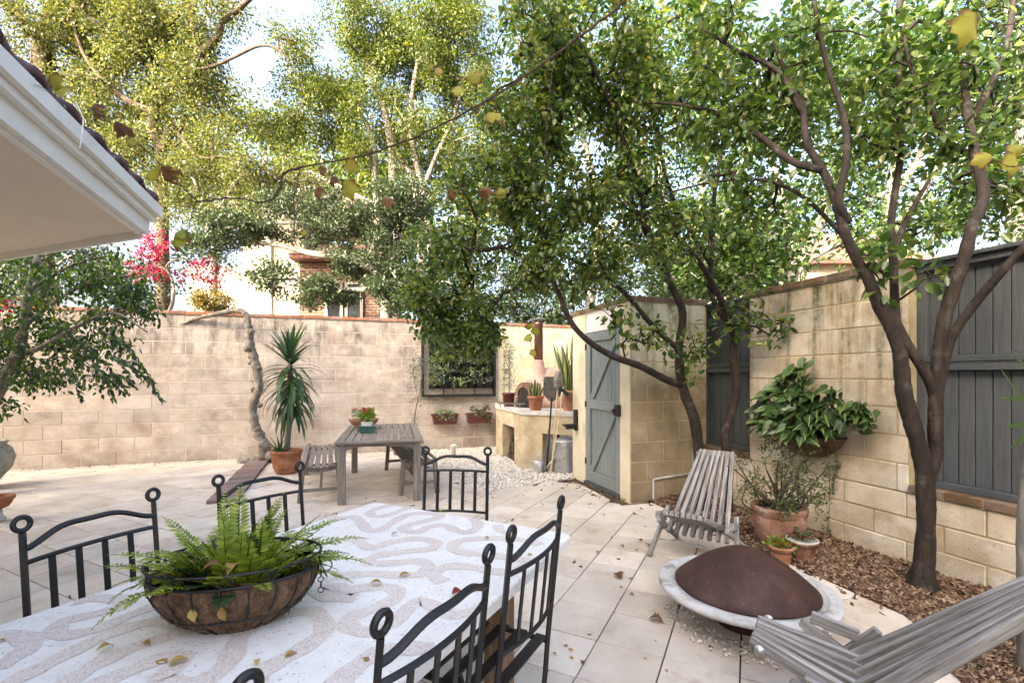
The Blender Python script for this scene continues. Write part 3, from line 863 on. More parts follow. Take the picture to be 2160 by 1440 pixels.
bands = [
 (zc([(440,300),(330,312),(240,332),(182,360),(205,385),(290,378),(390,345),(470,312)],720,960),.050,1),
 (zc([(-90,408),(0,395),(80,392),(130,430),(170,474),(250,468),(330,420),(420,375),(530,366),(620,380),(590,402),(500,422),(405,450),(400,476),(480,482),(560,452),(650,440),(715,470),(790,488),(855,462),(862,425),(815,392)],720,960),.056,1),
 (zc([(-70,560),(0,532),(90,532),(150,572),(215,582),(300,552),(420,530),(530,530),(600,558),(560,590),(420,606),(250,630),(175,660),(205,682),(330,680),(480,668),(550,698),(505,748),(380,758),(200,748),(0,764),(-120,800),(-170,850),(-60,890),(100,842),(270,830),(355,862),(325,912),(200,972),(70,1022),(35,1062),(100,1108),(205,1108),(330,1050),(420,965),(500,925),(565,942),(640,990),(740,1004),(855,982),(930,930)],720,960),.058,0),
 (zc([(985,440),(1010,478),(1090,500)],720,960),.05,0),
 (zc([(1250,570),(1200,545),(1060,528),(900,525),(760,540),(705,572),(735,604),(850,622),(1000,638),(1120,652),(1180,682),(1110,724),(1000,738),(850,712),(700,700),(605,730),(592,770),(650,800)],720,960),.056,0),
 (zc([(-60,1470),(100,1330),(250,1242),(400,1222),(540,1225),(620,1262)],720,960),.062,1),
 (zc([(450,930),(600,903),(770,912),(790,945),(620,1000),(430,1042),(352,1090),(370,1130),(480,1130),(640,1090),(800,1020),(1000,945)],0,960),.055,1),
 (zc([(-60,1150),(100,1142),(185,1170),(170,1220),(80,1282),(-40,1350)],0,960),.060,1),
 (zc([(-80,1500),(60,1440),(200,1370),(400,1270),(600,1170),(800,1092),(980,1050),(1110,1062),(1150,1100),(1050,1152),(850,1212),(650,1300),(480,1400),(380,1470)],0,960),.058,0),
 (zc([(560,1470),(800,1372),(1000,1292),(1125,1275),(1140,1312),(1060,1372),(1015,1430),(1180,1450),(1330,1402),(1450,1300),(1500,1180),(1570,1100),(1700,1040),(1850,1000),(1985,992),(2050,1060),(2035,1130),(1900,1230),(1750,1310),(1650,1382),(1600,1470)],0,960),.058,0),
 (zc([(2250,905),(2160,900),(2060,896),(2015,866),(2050,832),(2160,838),(2260,870)],0,960),.055,0),
]
zz = 0
for pts, wd, pink in bands:
    path = smooth_path([G(x,y,ZT) for x, y in pts], 6)
    vs = []; fs = []; m = len(path); zz += .00012
    for i, p in enumerate(path):
        a = path[max(0,i-1)]; b = path[min(m-1,i+1)]; d = (b-a); d.z = 0; d.normalize(); nn = Vector((-d.y,d.x,0))
        ww = wd/2*(1+.12*math.sin(i*.7))
        for s in (-1,1):
            v = p+nn*(s*ww)-TC
            a_ = max(.014, min(TW-.014, v.dot(tx))); b_ = max(.014, min(TL-.014, v.dot(ty)))
            t = tl(a_, b_, ZT+.0008+zz); vs.append(t)
    fs = [(2*i,2*i+2,2*i+3,2*i+1) for i in range(m-1)]
    mb = MB(); mb.add(vs, fs); mb.build('inlaid_band', MT['inlay_pink' if pink else 'inlay_tan'], table)

# ------------------------------------------------------------------ iron chairs
def make_chair(name, label):
    t = thing(name, label, 'chair', group='wrought iron dining chairs')
    m = MT['iron']; hw = .21
    def yb(z): return -.012-.105*max(0,z-.44)                 # the back leans outwards
    for s in (-1,1):
        mb = MB()
        mb.tube([(s*hw,yb(.97),.97),(s*hw,yb(.7),.7),(s*hw,yb(.46),.46),(s*(hw+.005),0.0,.30),(s*hw,.02,.10),(s*(hw-.005),.055,.018),(s*hw,.11,.011),(s*hw,.20,.012)],[.011]*8,4)
        p = mb.build('post', m, t)
        mb = MB(); mb.ring((s*hw,yb(1.0)-.0,1.0),.0225,.0085,(0,1,.1),20,8); mb.build('finial_ring', m, t, True)
        mb = MB(); mb.tube([(s*hw*.95,.40,0.0),(s*hw*.95,.405,.20),(s*hw*.95,.40,.45)],[.010]*3,8); mb.build('leg', m, t)
        mb = MB(); mb.tube(smooth_path([(s*hw,.19,.012),(s*hw,.30,.02),(s*hw*.97,.36,.09),(s*hw*.95,.398,.2)],5),.008,6); mb.build('runner', m, t, True)
    def bow(x): return -.030*(1-(x/hw)**2)
    def rail(zf, r, n=18, fl=1.0):
        pts = []
        for i in range(n+1):
            x = -hw+2*hw*i/n; z = zf(x); pts.append((x, yb(z)+bow(x), z))
        mb = MB(); mb.tube(pts, r, 6, flat=fl); return mb.build('rail', m, t)
    rail(lambda x: .922+.045*(math.cos(x/hw*math.pi)*.5+.5)-.008*math.cos(2*x/hw*math.pi), .0105)
    rail(lambda x: .868, .0085); rail(lambda x: .605, .0085)
    for i in range(4):
        x = -hw+2*hw*(i+1)/5
        beam('slat', (x,yb(.605)+bow(x),.608), (x,yb(.868)+bow(x),.865), .006, .021, m, t, up=(1,0,0), ch=.001)
    for i, y in enumerate((.01,.095,.18,.265,.35,.415)):
        beam('seat_slat', (-hw*.97,y,.462), (hw*.97,y,.462), .045, .008, m, t, ch=.001)
    for s in (-1,1):
        beam('seat_rail', (s*hw*.95,-.01,.448), (s*hw*.95,.43,.448), .012, .018, m, t, ch=.001)
    return t
def copy_tree(o, parent=None):
    c = o.copy(); COL.objects.link(c); c.parent = parent
    for ch in list(o.children):
        copy_tree(ch, c)
    return c
ZR = 1.03
spots = [((335,1025),(25,1090),'iron chair nearest the left edge, left of the fern basket'),
         ((632,972),(460,1000),'iron chair partly behind the fern fronds, before the wooden table'),
         ((1030,942),(897,940),'iron chair standing apart beyond the far end of the terrazzo table'),
         ((1078,1107),(1185,1043),'iron chair at the far right corner of the terrazzo table, seat bars showing'),
         ((810,1280),(1030,1147),'iron chair in the foreground pushed against the right side of the table'),
         ((520,1413),None,'iron chair whose single ring finial shows at the bottom edge')]
proto = make_chair('iron_chair', spots[0][2])
for i, (p1, p2, lab) in enumerate(spots):
    a = G(p1[0],p1[1],ZR)
    if p2 is None:
        d_ = -ty; b = a.copy(); a = b+ty*.42
    else:
        b = G(p2[0],p2[1],ZR)
    x = (b-a); x.z = 0; x.normalize(); yv = Vector((-x.y,x.x,0))
    mid = (a+b)/2; mid.z = 0
    o = proto if i == 0 else copy_tree(proto)
    o['label'] = lab
    o.location = mid+yv*.072
    o.rotation_euler = (0,0,math.atan2(x.y,x.x))

# ------------------------------------------------------------------ weathered wooden table and its two benches
wt0 = Vector((-2.02,5.42,0)); wt = thing('wooden_table', 'weathered grey slatted timber table in front of the tan wall', 'table', tuple(wt0), math.radians(14))
WW = .98; WL = 2.05; WZ = .735
for i in range(11):
    x = WW*(i+.5)/11
    beam('top_slat', (x,.085,WZ-.012), (x,WL-.085,WZ-.012), round(WW/11-.012,4), .024, MT['teak_grey'], wt)
for y in (.04,WL-.04): beam('end_board', (0,y,WZ-.0125), (WW,y,WZ-.0125), .082, .027, MT['teak_grey'], wt)
for x in (-.006,WW+.006): beam('edge_board', (x,.0,WZ-.03), (x,WL,WZ-.03), .02, .055, MT['teak_grey'], wt)
for x in (.06,WW-.06):
    for y in (.09,WL-.09):
        beam('leg', (x,y,0), (x,y,WZ-.026), .085, .085, MT['teak_grey'], wt, up=(1,0,0), ch=.006)
def arch_apron(y):
    mb = MB(); n = 14; vs = []; x0, x1 = .10, WW-.10
    for i in range(n+1):
        t = i/n; x = x0+(x1-x0)*t; zb = WZ-.115+.045*min(1,max(0,(math.sin(t*math.pi))*2.2))
        for yy in (y-.014,y+.014): vs += [(x,yy,zb),(x,yy,WZ-.027)]
    fs = []
    for i in range(n):
        a = i*4
        fs += [(a,a+4,a+5,a+1),(a+2,a+3,a+7,a+6),(a,a+2,a+6,a+4)]
    mb.add(vs, fs); mb.build('apron', MT['teak_grey'], wt)
arch_apron(.07); arch_apron(WL-.07)
for x in (.06,WW-.06): beam('side_apron', (x,.13,WZ-.075), (x,WL-.13,WZ-.075), .026, .09, MT['teak_grey'], wt)

def bench(label, near, far, w_=.46):
    d = (far-near); L = d.length; d.normalize(); rz_ = math.atan2(d.y,d.x)-math.pi/2
    t = thing('bench', label, 'bench', (near.x,near.y,0), rz_, group='curved slat benches')
    m = MT['teak_grey']; n = 6; Z = .435
    def prof(x): return Z+.045*((2*x/w_)**2)-.02                    # dished seat
    for i in range(n):
        x = -w_/2+w_*(i+.5)/n
        sl = math.atan2(2*.045*4*x/w_**2*1.0, 1)
        beam('seat_slat', (x,-.02,prof(x)), (x,L+.02,prof(x)), round(w_/n-.018,4), .022, m, t, roll=-sl if False else sl)
    for y in (.05,L-.05):
        for s in (-1,1):
            beam('leg', (s*(w_/2-.0),y,0), (s*(w_/2-.035),y,.43), .06, .055, m, t, up=(1,0,0), ch=.005)
        for i in range(4):
            x0 = -w_/2+.06+(w_-.12)*i/4; x1 = -w_/2+.06+(w_-.12)*(i+1)/4
            beam('seat_bearer', (x0,y,prof(x0)-.04), (x1,y,prof(x1)-.04), .04, .05, m, t, ch=.002)
        beam('stretcher', (-w_/2+.03,y,.14), (w_/2-.03,y,.14), .03, .04, m, t)
    beam('long_stretcher', (0,.07,.14), (0,L-.07,.14), .03, .04, m, t)
    return t
bench('slatted timber bench left of the wooden table, beside the yucca pot', Vector((-2.27,5.62,0)), Vector((-2.92,7.30,0)))
bench('slatted timber bench right of the wooden table, towards the gravel', Vector((-1.16,5.98,0)), Vector((-1.80,7.66,0)))

# ------------------------------------------------------------------ pots
def pot_mesh(R, h, foot=.68, rim=.16, wall=.015, n=32):
    rb = R*foot; mb = MB(); hr = h*rim
    rs = rb+(R-.012-rb)*.93
    mb.lathe([(rb*.96,0),(rb,.006),(rs,h-hr),(R,h-hr+.004),(R,h-.006),(R-.006,h),(R-wall,h),(R-wall-.004,h-.03),(R-wall-.006,h-.045)],n)
    return mb
def soil_disc(R, z, n=24):
    mb = MB(); mb.lathe([(.001,z+.012),(R*.5,z+.010),(R,z)],n,close=False); return mb
def pot(name, label, loc, R, h, mat, cat='plant pot', foot=.68, rim=.16, group=None, prof=None, n=32):
    t = thing(name, label, cat, loc, group=group)
    if prof:
        mb = MB(); mb.lathe(prof, n)
    else: mb = pot_mesh(R,h,foot,rim,n=n)
    mb.build('pot', mat, t, True)
    soil_disc(R*.93, h-.045).build('soil', MT['soil'], t)
    return t

# yucca pot, big bed pot with rounded belly, two small bed pots
yuc_pos = G(605,997)
R = .225
pot('terracotta_pot', 'round terracotta pot holding the tall yucca', tuple(yuc_pos), R, .36, MT['terracotta'], n=40,
    prof=[(.13,0),(.165,.03),(.195,.10),(.208,.20),(.205,.285),(.212,.29),(.214,.30),(.208,.305),(.225,.315),(.228,.34),(.222,.36),(.205,.36),(.20,.33),(.195,.31)])
big_pos = G(1643,1152)
pot('terracotta_pot', 'large worn terracotta pot in the bark bed below the wall planter', (big_pos.x,big_pos.y,.01), .225, .36, MT['terracotta_old'], n=40,
    prof=[(.12,0),(.15,.015),(.185,.10),(.205,.19),(.212,.27),(.208,.275),(.218,.285),(.214,.295),(.222,.305),(.226,.335),(.222,.352),(.205,.355),(.20,.33),(.195,.31)])
s1 = G(1692,1180); s2 = G(1648,1188)
pot('terracotta_pot', 'small clay pot with white crusted rim and dark red flowers in the bark', (s1.x,s1.y,.01), .118, .16, MT['terracotta_old'])
pot('terracotta_pot', 'smallest clay pot with green pansy leaves at the edge of the bark', (s2.x,s2.y,.01), .093, .135, MT['terracotta'])
rimm = MB(); rimm.lathe([(.1175,.150),(.1195,.151),(.1195,.161),(.118,.1625),(.108,.1625),(.106,.157)],32); 
rimm.build('crusted_rim', MT['pale_concrete'], bpy.data.objects['terracotta_pot.002'], True)

# urn and clay saucer at the left edge
u = G(-42,1030); t = thing('urn', 'grey green stone urn cut off by the left edge of the picture', 'urn', tuple(u))
mb = MB(); mb.lathe([(.14,0),(.16,.02),(.15,.05),(.20,.12),(.30,.26),(.335,.40),(.30,.52),(.24,.58),(.27,.61),(.25,.63),(.22,.62),(.20,.58)],40); mb.build('body', MT['urn_stone'], t, True)
u2 = G(-10,1100); t = thing('clay_pedestal_bowl', 'terracotta bowl on a pale stand at the left edge', 'bowl', tuple(u2))
mb = MB(); mb.lathe([(.06,0),(.08,.01),(.08,.04),(.06,.06),(.05,.13)],28); mb.build('stand', MT['pale_concrete'], t, True)
mb = MB(); mb.lathe([(.05,.13),(.10,.15),(.125,.19),(.13,.215),(.145,.225),(.15,.245),(.14,.262),(.122,.262),(.115,.24),(.09,.22)],32); mb.build('bowl', MT['terracotta'], t, True)

# flower bowls on the wooden table
b1 = G(772,897,WZ); b1 = Vector((-2.12,6.78,WZ))
fb = thing('terracotta_bowl', 'wide terracotta bowl of red flowers on the wooden table', 'plant bowl', tuple(b1))
mb = MB(); mb.lathe([(.09,0),(.10,.01),(.10,.03),(.17,.08),(.205,.13),(.215,.14),(.21,.148),(.195,.145),(.18,.12)],36); mb.build('bowl', MT['terracotta'], fb, True)
soil_disc(.185,.125).build('soil', MT['soil'], fb)
b2 = Vector((-1.93,6.32,WZ))
tp = thing('teal_planter', 'small teal ceramic planter with a white pot inside on the wooden table', 'plant pot', tuple(b2), math.radians(5))
mb = MB()
for (a, b_, z) in ((.075,.055,0),):
    pass
def taper_box(mb, a0, b0, a1, b1_, z0, z1):
    mb.add([(-a0,-b0,z0),(a0,-b0,z0),(a0,b0,z0),(-a0,b0,z0),(-a1,-b1_,z1),(a1,-b1_,z1),(a1,b1_,z1),(-a1,b1_,z1)],
           [(3,2,1,0),(4,5,6,7),(0,1,5,4),(1,2,6,5),(2,3,7,6),(3,0,4,7)])
taper_box(mb,.085,.055,.105,.07,.008,.085); taper_box(mb,.118,.082,.118,.082,.0855,.10); taper_box(mb,.08,.05,.08,.05,0,.0075)
mb.build('planter', MT['ceramic_teal'], tp)
mb = MB(); taper_box(mb,.062,.048,.07,.055,.1005,.15); mb.build('inner_pot', MT['white_ceramic'], tp)

# ------------------------------------------------------------------ pizza oven on its bench
BZ = .936
bench_pts = [Vector((-.33,9.80,0)), Vector((-.30,9.12,0)), Vector((.175,7.60,0)), Vector((.93,7.27,0)), Vector((1.55,7.6,0)), Vector((1.75,10.45,0))]
ob = thing('oven_bench', 'cream rendered block bench with wood store carrying the pizza oven', 'oven bench', (.175,7.60,0))
OO = (.175,7.60,0)
def obp(name, poly, z0, z1, mat):
    mb = MB(); mb.prism([(p[0],p[1]) for p in poly], z0, z1); return mb.build(name, mat, ob, org=OO)
c0 = bench_pts[1]; c1 = bench_pts[2]; c2 = bench_pts[3]
f1 = (c1-c0).normalized(); i1 = Vector((-f1.y,f1.x,0)); i1 = i1 if i1.x > 0 else -i1      # into the bench
f2 = (c2-c1).normalized(); i2 = Vector((-f2.y,f2.x,0)); i2 = i2 if i2.y > 0 else -i2
L1 = (c1-c0).length
mrend = MT['render_stained']
o1 = .42; o2 = 1.14
obp('pier', [bench_pts[0], c0, c0+f1*o1, c0+f1*o1+i1*.7, bench_pts[0]+i1*.7], -.03, .62, mrend)
obp('pier', [c0+f1*o2, c1, c1+f2*.33, c1+f2*.33+i2*.55, c0+f1*o2+i1*.35], -.03, .585, mrend)
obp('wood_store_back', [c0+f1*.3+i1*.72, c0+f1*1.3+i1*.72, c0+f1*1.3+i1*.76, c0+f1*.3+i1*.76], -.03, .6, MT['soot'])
obp('lintel', [bench_pts[0], c0, c0+f1*o2, c0+f1*o2+i1*.25, bench_pts[0]+i1*.4], .621, BZ-.062, mrend)
obp('beam', [c0+f1*o2, c1, c2, c2+i2*.3, c1+i2*.45, c0+f1*o2+i1*.25], .586, BZ-.062, mrend)
# top slab of pale tiles with a small overhang
obp('slab', [bench_pts[0]-i1*.02, c0-i1*.02, c1-i1*.015-i2*.015, c2-i2*.02, bench_pts[4], bench_pts[5]], BZ-.06, BZ, MT['pale_concrete'])
# fire wood
def log(label, p, d, L, r):
    t = thing('firewood_log', label, 'firewood', tuple(p), group='logs in the wood store')
    mb = MB(); n = 9; ring = [(r*(1+random.gauss(0,.12))*math.cos(2*math.pi*k/n), r*(1+random.gauss(0,.12))*math.sin(2*math.pi*k/n)) for k in range(n)]
    s = Vector(d).normalized(); a = s.orthogonal().normalized(); b = s.cross(a)
    vs = [tuple(a*x+b*y) for x, y in ring]+[tuple(s*L+a*x+b*y) for x, y in ring]
    mb.add(vs, [tuple(range(n-1,-1,-1)), tuple(range(n,2*n))]+[(i,(i+1)%n,n+(i+1)%n,n+i) for i in range(n)])
    mb.build('log', MT['bark_warm'], t)
st = c0+f1*.60+i1*.06
for k, (a, z) in enumerate(((.0,.06),(.14,.065),(.29,.06),(.07,.17),(.22,.175),(.13,.28),(.25,.29),(.16,.385))):
    log('split log stacked in the wood store of the oven bench', st+f1*a+Vector((0,0,z)), i1+f1*random.gauss(0,.05), .38, .055+random.uniform(0,.012))

# the oven: a funnel over a brick arch, a dome behind
ov = thing('pizza_oven', 'terracotta clay pizza oven with brick arch mouth and funnel front', 'pizza oven', (.80,8.78,BZ))
fd = Vector((-.80,-.60,0)).normalized(); fs_ = Vector((-fd.y,fd.x,0))      # the mouth looks this way
mb = MB(); mb.lathe([(.60,0),(.62,.10),(.61,.27),(.56,.44),(.45,.58),(.29,.68),(.10,.72),(.001,.725)],40); mb.build('dome', MT['oven_clay'], ov, True)
mb = MB(); n = 24
fc = fd*.40
rings = [(0,.30,.30),(.20,.305,.30),(.36,.29,.285),(.47,.25,.24),(.56,.20,.19),(.65,.145,.14),(.74,.108,.105),(.82,.095,.095),(.845,.09,.09)]
vs = []; ff = []
for z, a, b in rings:
    for k in range(n):
        an = 2*math.pi*k/n; v = fc+fd*(b*math.cos(an))+fs_*(a*math.sin(an)); vs.append((v.x,v.y,z))
for i in range(len(rings)-1):
    ff += [(i*n+k,i*n+(k+1)%n,(i+1)*n+(k+1)%n,(i+1)*n+k) for k in range(n)]
ff.append(tuple(range((len(rings)-1)*n, len(rings)*n)))
mb.add(vs, ff); mb.build('funnel', MT['oven_clay'], ov, True)
mc = fc+fd*.30
for k in range(17):                                  # arch bricks
    a = math.pi*(k+.5)/17
    c = mc+fs_*(.205*math.cos(a)); z = .20+.205*math.sin(a)
    o = block('arch_brick', (c.x,c.y,z), (.085,.12,.034), MT['oven_brick'], ov, 0, .003)
    q = Matrix((fs_, fd, Vector((0,0,1)))).transposed().to_4x4() @ Matrix.Rotation(-a, 4, 'Y')
    o.matrix_local = Matrix.Translation(Vector((c.x,c.y,z))) @ q
for s in (-1,1):
    for k in range(3):
        c = mc+fs_*(s*.205); o = block('arch_brick', (c.x,c.y,.033+k*.062), (.085,.12,.056), MT['oven_brick'], ov, 0, .003)
        o.matrix_local = Matrix.Translation(Vector((c.x,c.y,.033+k*.062))) @ Matrix((fs_, fd, Vector((0,0,1)))).transposed().to_4x4()
mb = MB(); n = 14; vs = []
for d_ in (.062,-.1):
    pts = [(-.163,.0)]+[(-.163*math.cos(math.pi*k/n), .20+.163*math.sin(math.pi*k/n)) for k in range(n+1)]+[(.163,0.)]
    for x, z in pts:
        v = mc+fs_*x+fd*(d_-.02); vs.append((v.x,v.y,z+.002))
m_ = n+3
mb.add(vs, [tuple(range(m_)), tuple(range(2*m_-1,m_-1,-1))]+[(i,(i+1)%m_,m_+(i+1)%m_,m_+i) for i in range(m_)]); mb.build('mouth', MT['soot'], ov)
fl = fc+Vector((0,0,.84))
mb = MB(); mb.lathe([(.078,0),(.078,.64),(.082,.645),(.082,.665),(.078,.67),(.078,.70)],28,(fl.x,fl.y,fl.z)); mb.build('flue', MT['copper_flue'], ov, True)
mb = MB(); mb.lathe([(.14,.725),(.142,.73),(.10,.752),(.03,.768),(.001,.77)],28,(fl.x,fl.y,fl.z)); 
for k in range(3):
    a = k*2.1; mb.tube([(fl.x+.07*math.cos(a),fl.y+.07*math.sin(a),fl.z+.69),(fl.x+.09*math.cos(a),fl.y+.09*math.sin(a),fl.z+.73)],.006,5)
mb.build('flue_cap', MT['dull_steel'], ov, True)

# grill rest in front of the mouth
gr = Vector((.0,8.33,BZ)); t = thing('grill_rest', 'low steel grill rest at the oven mouth', 'grill', tuple(gr), math.radians(-20))
for y in (-.1,0,.1): beam('bar', (-.24,y,.075), (.24,y,.075), .012, .012, MT['dull_steel'], t, ch=.001)
for i in range(9): beam('cross_bar', (-.2+.05*i,-.12,.085), (-.2+.05*i,.12,.085), .006, .006, MT['dull_steel'], t, ch=.001)
for x in (-.18,.18):
    for y in (-.1,.1): beam('leg', (x,y,0), (x,y,.07), .014, .014, MT['dull_steel'], t, up=(1,0,0), ch=.001)

# pots on the bench
pA = Vector((-.06,8.72,BZ)); pB = Vector((.385,7.70,BZ)); pC = Vector((.93,7.62,BZ))
pot('plum_pot', 'plum plastic pot with a slim upright shrub left of the oven', tuple(pA), .125, .25, MT['maroon_plastic'], foot=.75)
pot('terracotta_pot', 'terracotta pot with a short snake plant on the oven bench corner', tuple(pB), .135, .235, MT['terracotta'], foot=.66, rim=.2)
pot('terracotta_pot', 'tall terracotta pot with the big snake plant by the gate post', tuple(pC), .15, .33, MT['terracotta'], foot=.72, rim=.2)

# tools leaning on the bench
def tool(name, label, cat, foot, head):
    t = thing(name, label, cat, tuple(foot)); d = Vector(head)-Vector(foot); return t, d
fo = G(1153,995); hd = P(1164,838,7.17)
t, d = tool('oven_peel', 'oven peel with long black handle and square metal blade', 'oven peel', fo, hd)
mb = MB(); mb.tube([(0,0,.01), tuple(d)], .013, 8); mb.build('handle', MT['black_metal'], t)
u_ = d.normalized(); xx = Vector((1,.1,0)); xx = (xx-u_*xx.dot(u_)).normalized(); yy = u_.cross(xx)
mb = MB(); pl = [(-.03,-.06),(-.09,.0),(-.135,.04),(-.145,.27),(-.125,.32),(.125,.32),(.145,.27),(.135,.04),(.09,0),(.03,-.06)]
vs = [tuple(d+xx*a+u_*b+yy*.004) for a, b in pl]+[tuple(d+xx*a+u_*b-yy*.004) for a, b in pl]; k = len(pl)
mb.add(vs, [tuple(range(k)), tuple(range(2*k-1,k-1,-1))]+[(i,k+i,k+(i+1)%k,(i+1)%k) for i in range(k)]); mb.build('blade', MT['dull_steel'], t)
fo = G(1163,997); hd = P(1177,812,7.06)
t, d = tool('ash_shovel', 'ash shovel with round dark scoop leaning beside the peel', 'shovel', fo, hd)
mb = MB(); mb.tube([(0,0,.01), tuple(d)], .012, 8); mb.build('handle', MT['handle_wood'], t)
u_ = d.normalized(); xx = Vector((1,-.2,0)); xx = (xx-u_*xx.dot(u_)).normalized(); yy = u_.cross(xx)
mb = MB(); vs = []; n = 7; m_ = 7
for j in range(m_):
    for i in range(n):
        a = (i/(n-1)-.5)*2; b = j/(m_-1); wd = .085*math.sin(math.pi*min(1,.25+b*.62))
        vs.append(tuple(d+xx*(a*wd)+u_*(b*.26-.05)+yy*(.04*a*a-.06*(1-b))))
mb.add(vs, [(j*n+i,j*n+i+1,(j+1)*n+i+1,(j+1)*n+i) for j in range(m_-1) for i in range(n-1)])
o = mb.build('scoop', MT['dull_steel'], t, True); md = o.modifiers.new('thick','SOLIDIFY'); md.thickness = .004
fo = G(1160,1000); hd = P(1186,838,6.98)
t, d = tool('oven_brush', 'oven brush with pale wooden handle and black bristles', 'brush', fo, hd)
mb = MB(); mb.tube([(0,0,.01), tuple(d)], .012, 8); mb.build('handle', MT['handle_wood'], t)
u_ = d.normalized()
beam('head', d-u_*.02, d+u_*.11, .05, .03, MT['handle_wood'], t)
a = d+u_*.10; hx = Vector((.75,-.1,-.55)).normalized()
mb = MB(); mb.tube([tuple(a-hx*.07),tuple(a+hx*.10)],[.028,.030],10); mb.build('bristles', MT['black_plastic'], t)
fo = G(1148,997); hd = P(1158,905,7.15)
t, d = tool('garden_stake', 'short grey stake leaning on the front of the oven bench', 'stake', fo, hd)
beam('stake', (0,0,.005), d, .022, .03, MT['dull_steel'], t)

# watering can
wc0 = G(1137,995); wc = thing('watering_can', 'small grey metal watering can on the stone chips', 'watering can', tuple(wc0), math.radians(-25))
mb = MB(); mb.lathe([(.082,0),(.085,.008),(.085,.16),(.082,.165),(.06,.185),(.05,.187)],28); mb.build('body', MT['steel'], wc, True)
mb = MB(); mb.tube([(.07,0,.03),(.14,0,.09),(.22,0,.20)],[.022,.016,.011],10); mb.build('spout', MT['steel'], wc, True)
mb = MB(); mb.lathe([(.011,0),(.030,.03),(.030,.036),(.001,.04)],16); o = mb.build('rose', MT['steel'], wc, True); o.location = (.217,0,.195); o.rotation_euler = (0,math.radians(38),0)
mb = MB(); mb.tube(smooth_path([(-.08,0,.05),(-.15,0,.08),(-.15,0,.15),(-.07,0,.175)],5),.007,6); mb.build('side_handle', MT['steel'], wc, True)
mb = MB(); mb.tube(smooth_path([(-.05,0,.185),(-.045,0,.24),(0,0,.265),(.045,0,.24),(.05,0,.185)],5),.007,6); mb.build('top_handle', MT['steel'], wc, True)

# galvanised bin
bn0 = Vector((.80,7.40,0)); bt = thing('metal_bin', 'galvanised bin with lid tucked under the oven bench', 'bin', tuple(bn0))
mb = MB(); pr = [(.165,0),(.168,.01)]
for k in range(12): pr += [(.17+.0012*k+(.003 if k%2 else 0),.03+k*.037)]
pr += [(.19,.475)]
mb.lathe(pr,32); mb.build('body', MT['steel'], bt, True)
mb = MB(); mb.lathe([(.196,.465),(.198,.49),(.18,.505),(.10,.53),(.001,.54)],32); mb.build('lid', MT['steel'], bt, True)
mb = MB(); mb.tube(smooth_path([(-.05,0,.535),(-.04,0,.57),(.04,0,.57),(.05,0,.535)],5),.007,6); mb.build('lid_handle', MT['steel'], bt, True)
mb = MB(); mb.tube(smooth_path([(.05,-.18,.33),(.05,-.215,.33),(.05,-.215,.30),(-.05,-.215,.30),(-.05,-.215,.33),(-.05,-.18,.33)],4),.006,6); mb.build('side_handle', MT['steel'], bt, True)

# black bracket on the gate post
bk = gw0+E2*.10; t = thing('wall_bracket', 'black moulded bracket on the cream gate post', 'wall bracket', (bk.x,bk.y,.70), RZ2)
mb = MB(); mb.box((-.02,-.03,0),(.08,-.001,.30)); mb.build('back_plate', MT['black_plastic'], t)
mb = MB(); mb.tube([(.03,-.02,.06),(.03,-.16,.05)],[.05,.065],12,flat=.6); mb.box((-.03,-.2,.06),(.09,-.03,.09)); mb.build('cup', MT['black_plastic'], t)

# white pvc stub and conduits
pv = G(957,965); t = thing('pvc_pipe', 'white capped pipe stub standing in the stone chips', 'pipe', tuple(pv))
mb = MB(); mb.lathe([(.05,0),(.05,.20),(.056,.205),(.056,.235),(.05,.24),(.001,.243)],20); mb.build('pipe', MT['pvc'], t, True)
t = thing('conduit', 'thin grey conduit bent along the foot of the pier wall', 'pipe', tuple(pw0))
q0 = pw0+E1*.30-Vector((-E1.y,E1.x,0))*.03
def pwp(s, z): v = E1*s+Vector((E1.y,-E1.x,0))*.022; return (v.x,v.y,z)
mb = MB(); mb.tube(smooth_path([pwp(.30,-.02),pwp(.30,.20),pwp(.305,.245),pwp(.35,.26),pwp(.80,.29)],5),.013,8); mb.tube(smooth_path([pwp(.80,.29),pwp(.86,.30),pwp(.87,.36),pwp(.87,.9)],5),.013,8); mb.build('pipe', MT['pale_concrete'], t, True)

# ------------------------------------------------------------------ fire pit
fp = thing('fire_pit', 'round fire pit with rusted steel dome lid on a pale concrete rim', 'fire pit', (1.416,2.886,0))
mb = MB(); mb.lathe([(.16,0),(.17,.02),(.16,.10),(.22,.165),(.30,.194)],40); mb.build('pedestal', MT['rust'], fp, True)
mb = MB(); mb.lathe([(.30,.196),(.475,.196),(.490,.199),(.499,.206),(.501,.216),(.498,.227),(.487,.232),(.44,.233),(.43,.230),(.425,.222),(.36,.220)],64); mb.build('rim', MT['pale_concrete'], fp, True)
pr = []
for k in range(13):
    a = k/12; pr.append((.400*(1-a)+.0001, .234+.225*(1-(1-a)**1.65)))
mb = MB(); mb.lathe([(.394,.222),(.400,.224)]+pr,64); mb.build('dome_lid', MT['rust'], fp, True)
def ps():
    a = random.uniform(0,6.28); r = random.uniform(.26,.46); return (1.416+r*math.cos(a), 2.886+r*math.sin(a), random.uniform(0,.016))
tag(scatter_lumps('pit_pebbles', 700, ps, (.007,.016), MT['pebble'], .7), 'loose pebbles under the fire pit rim', 'gravel')

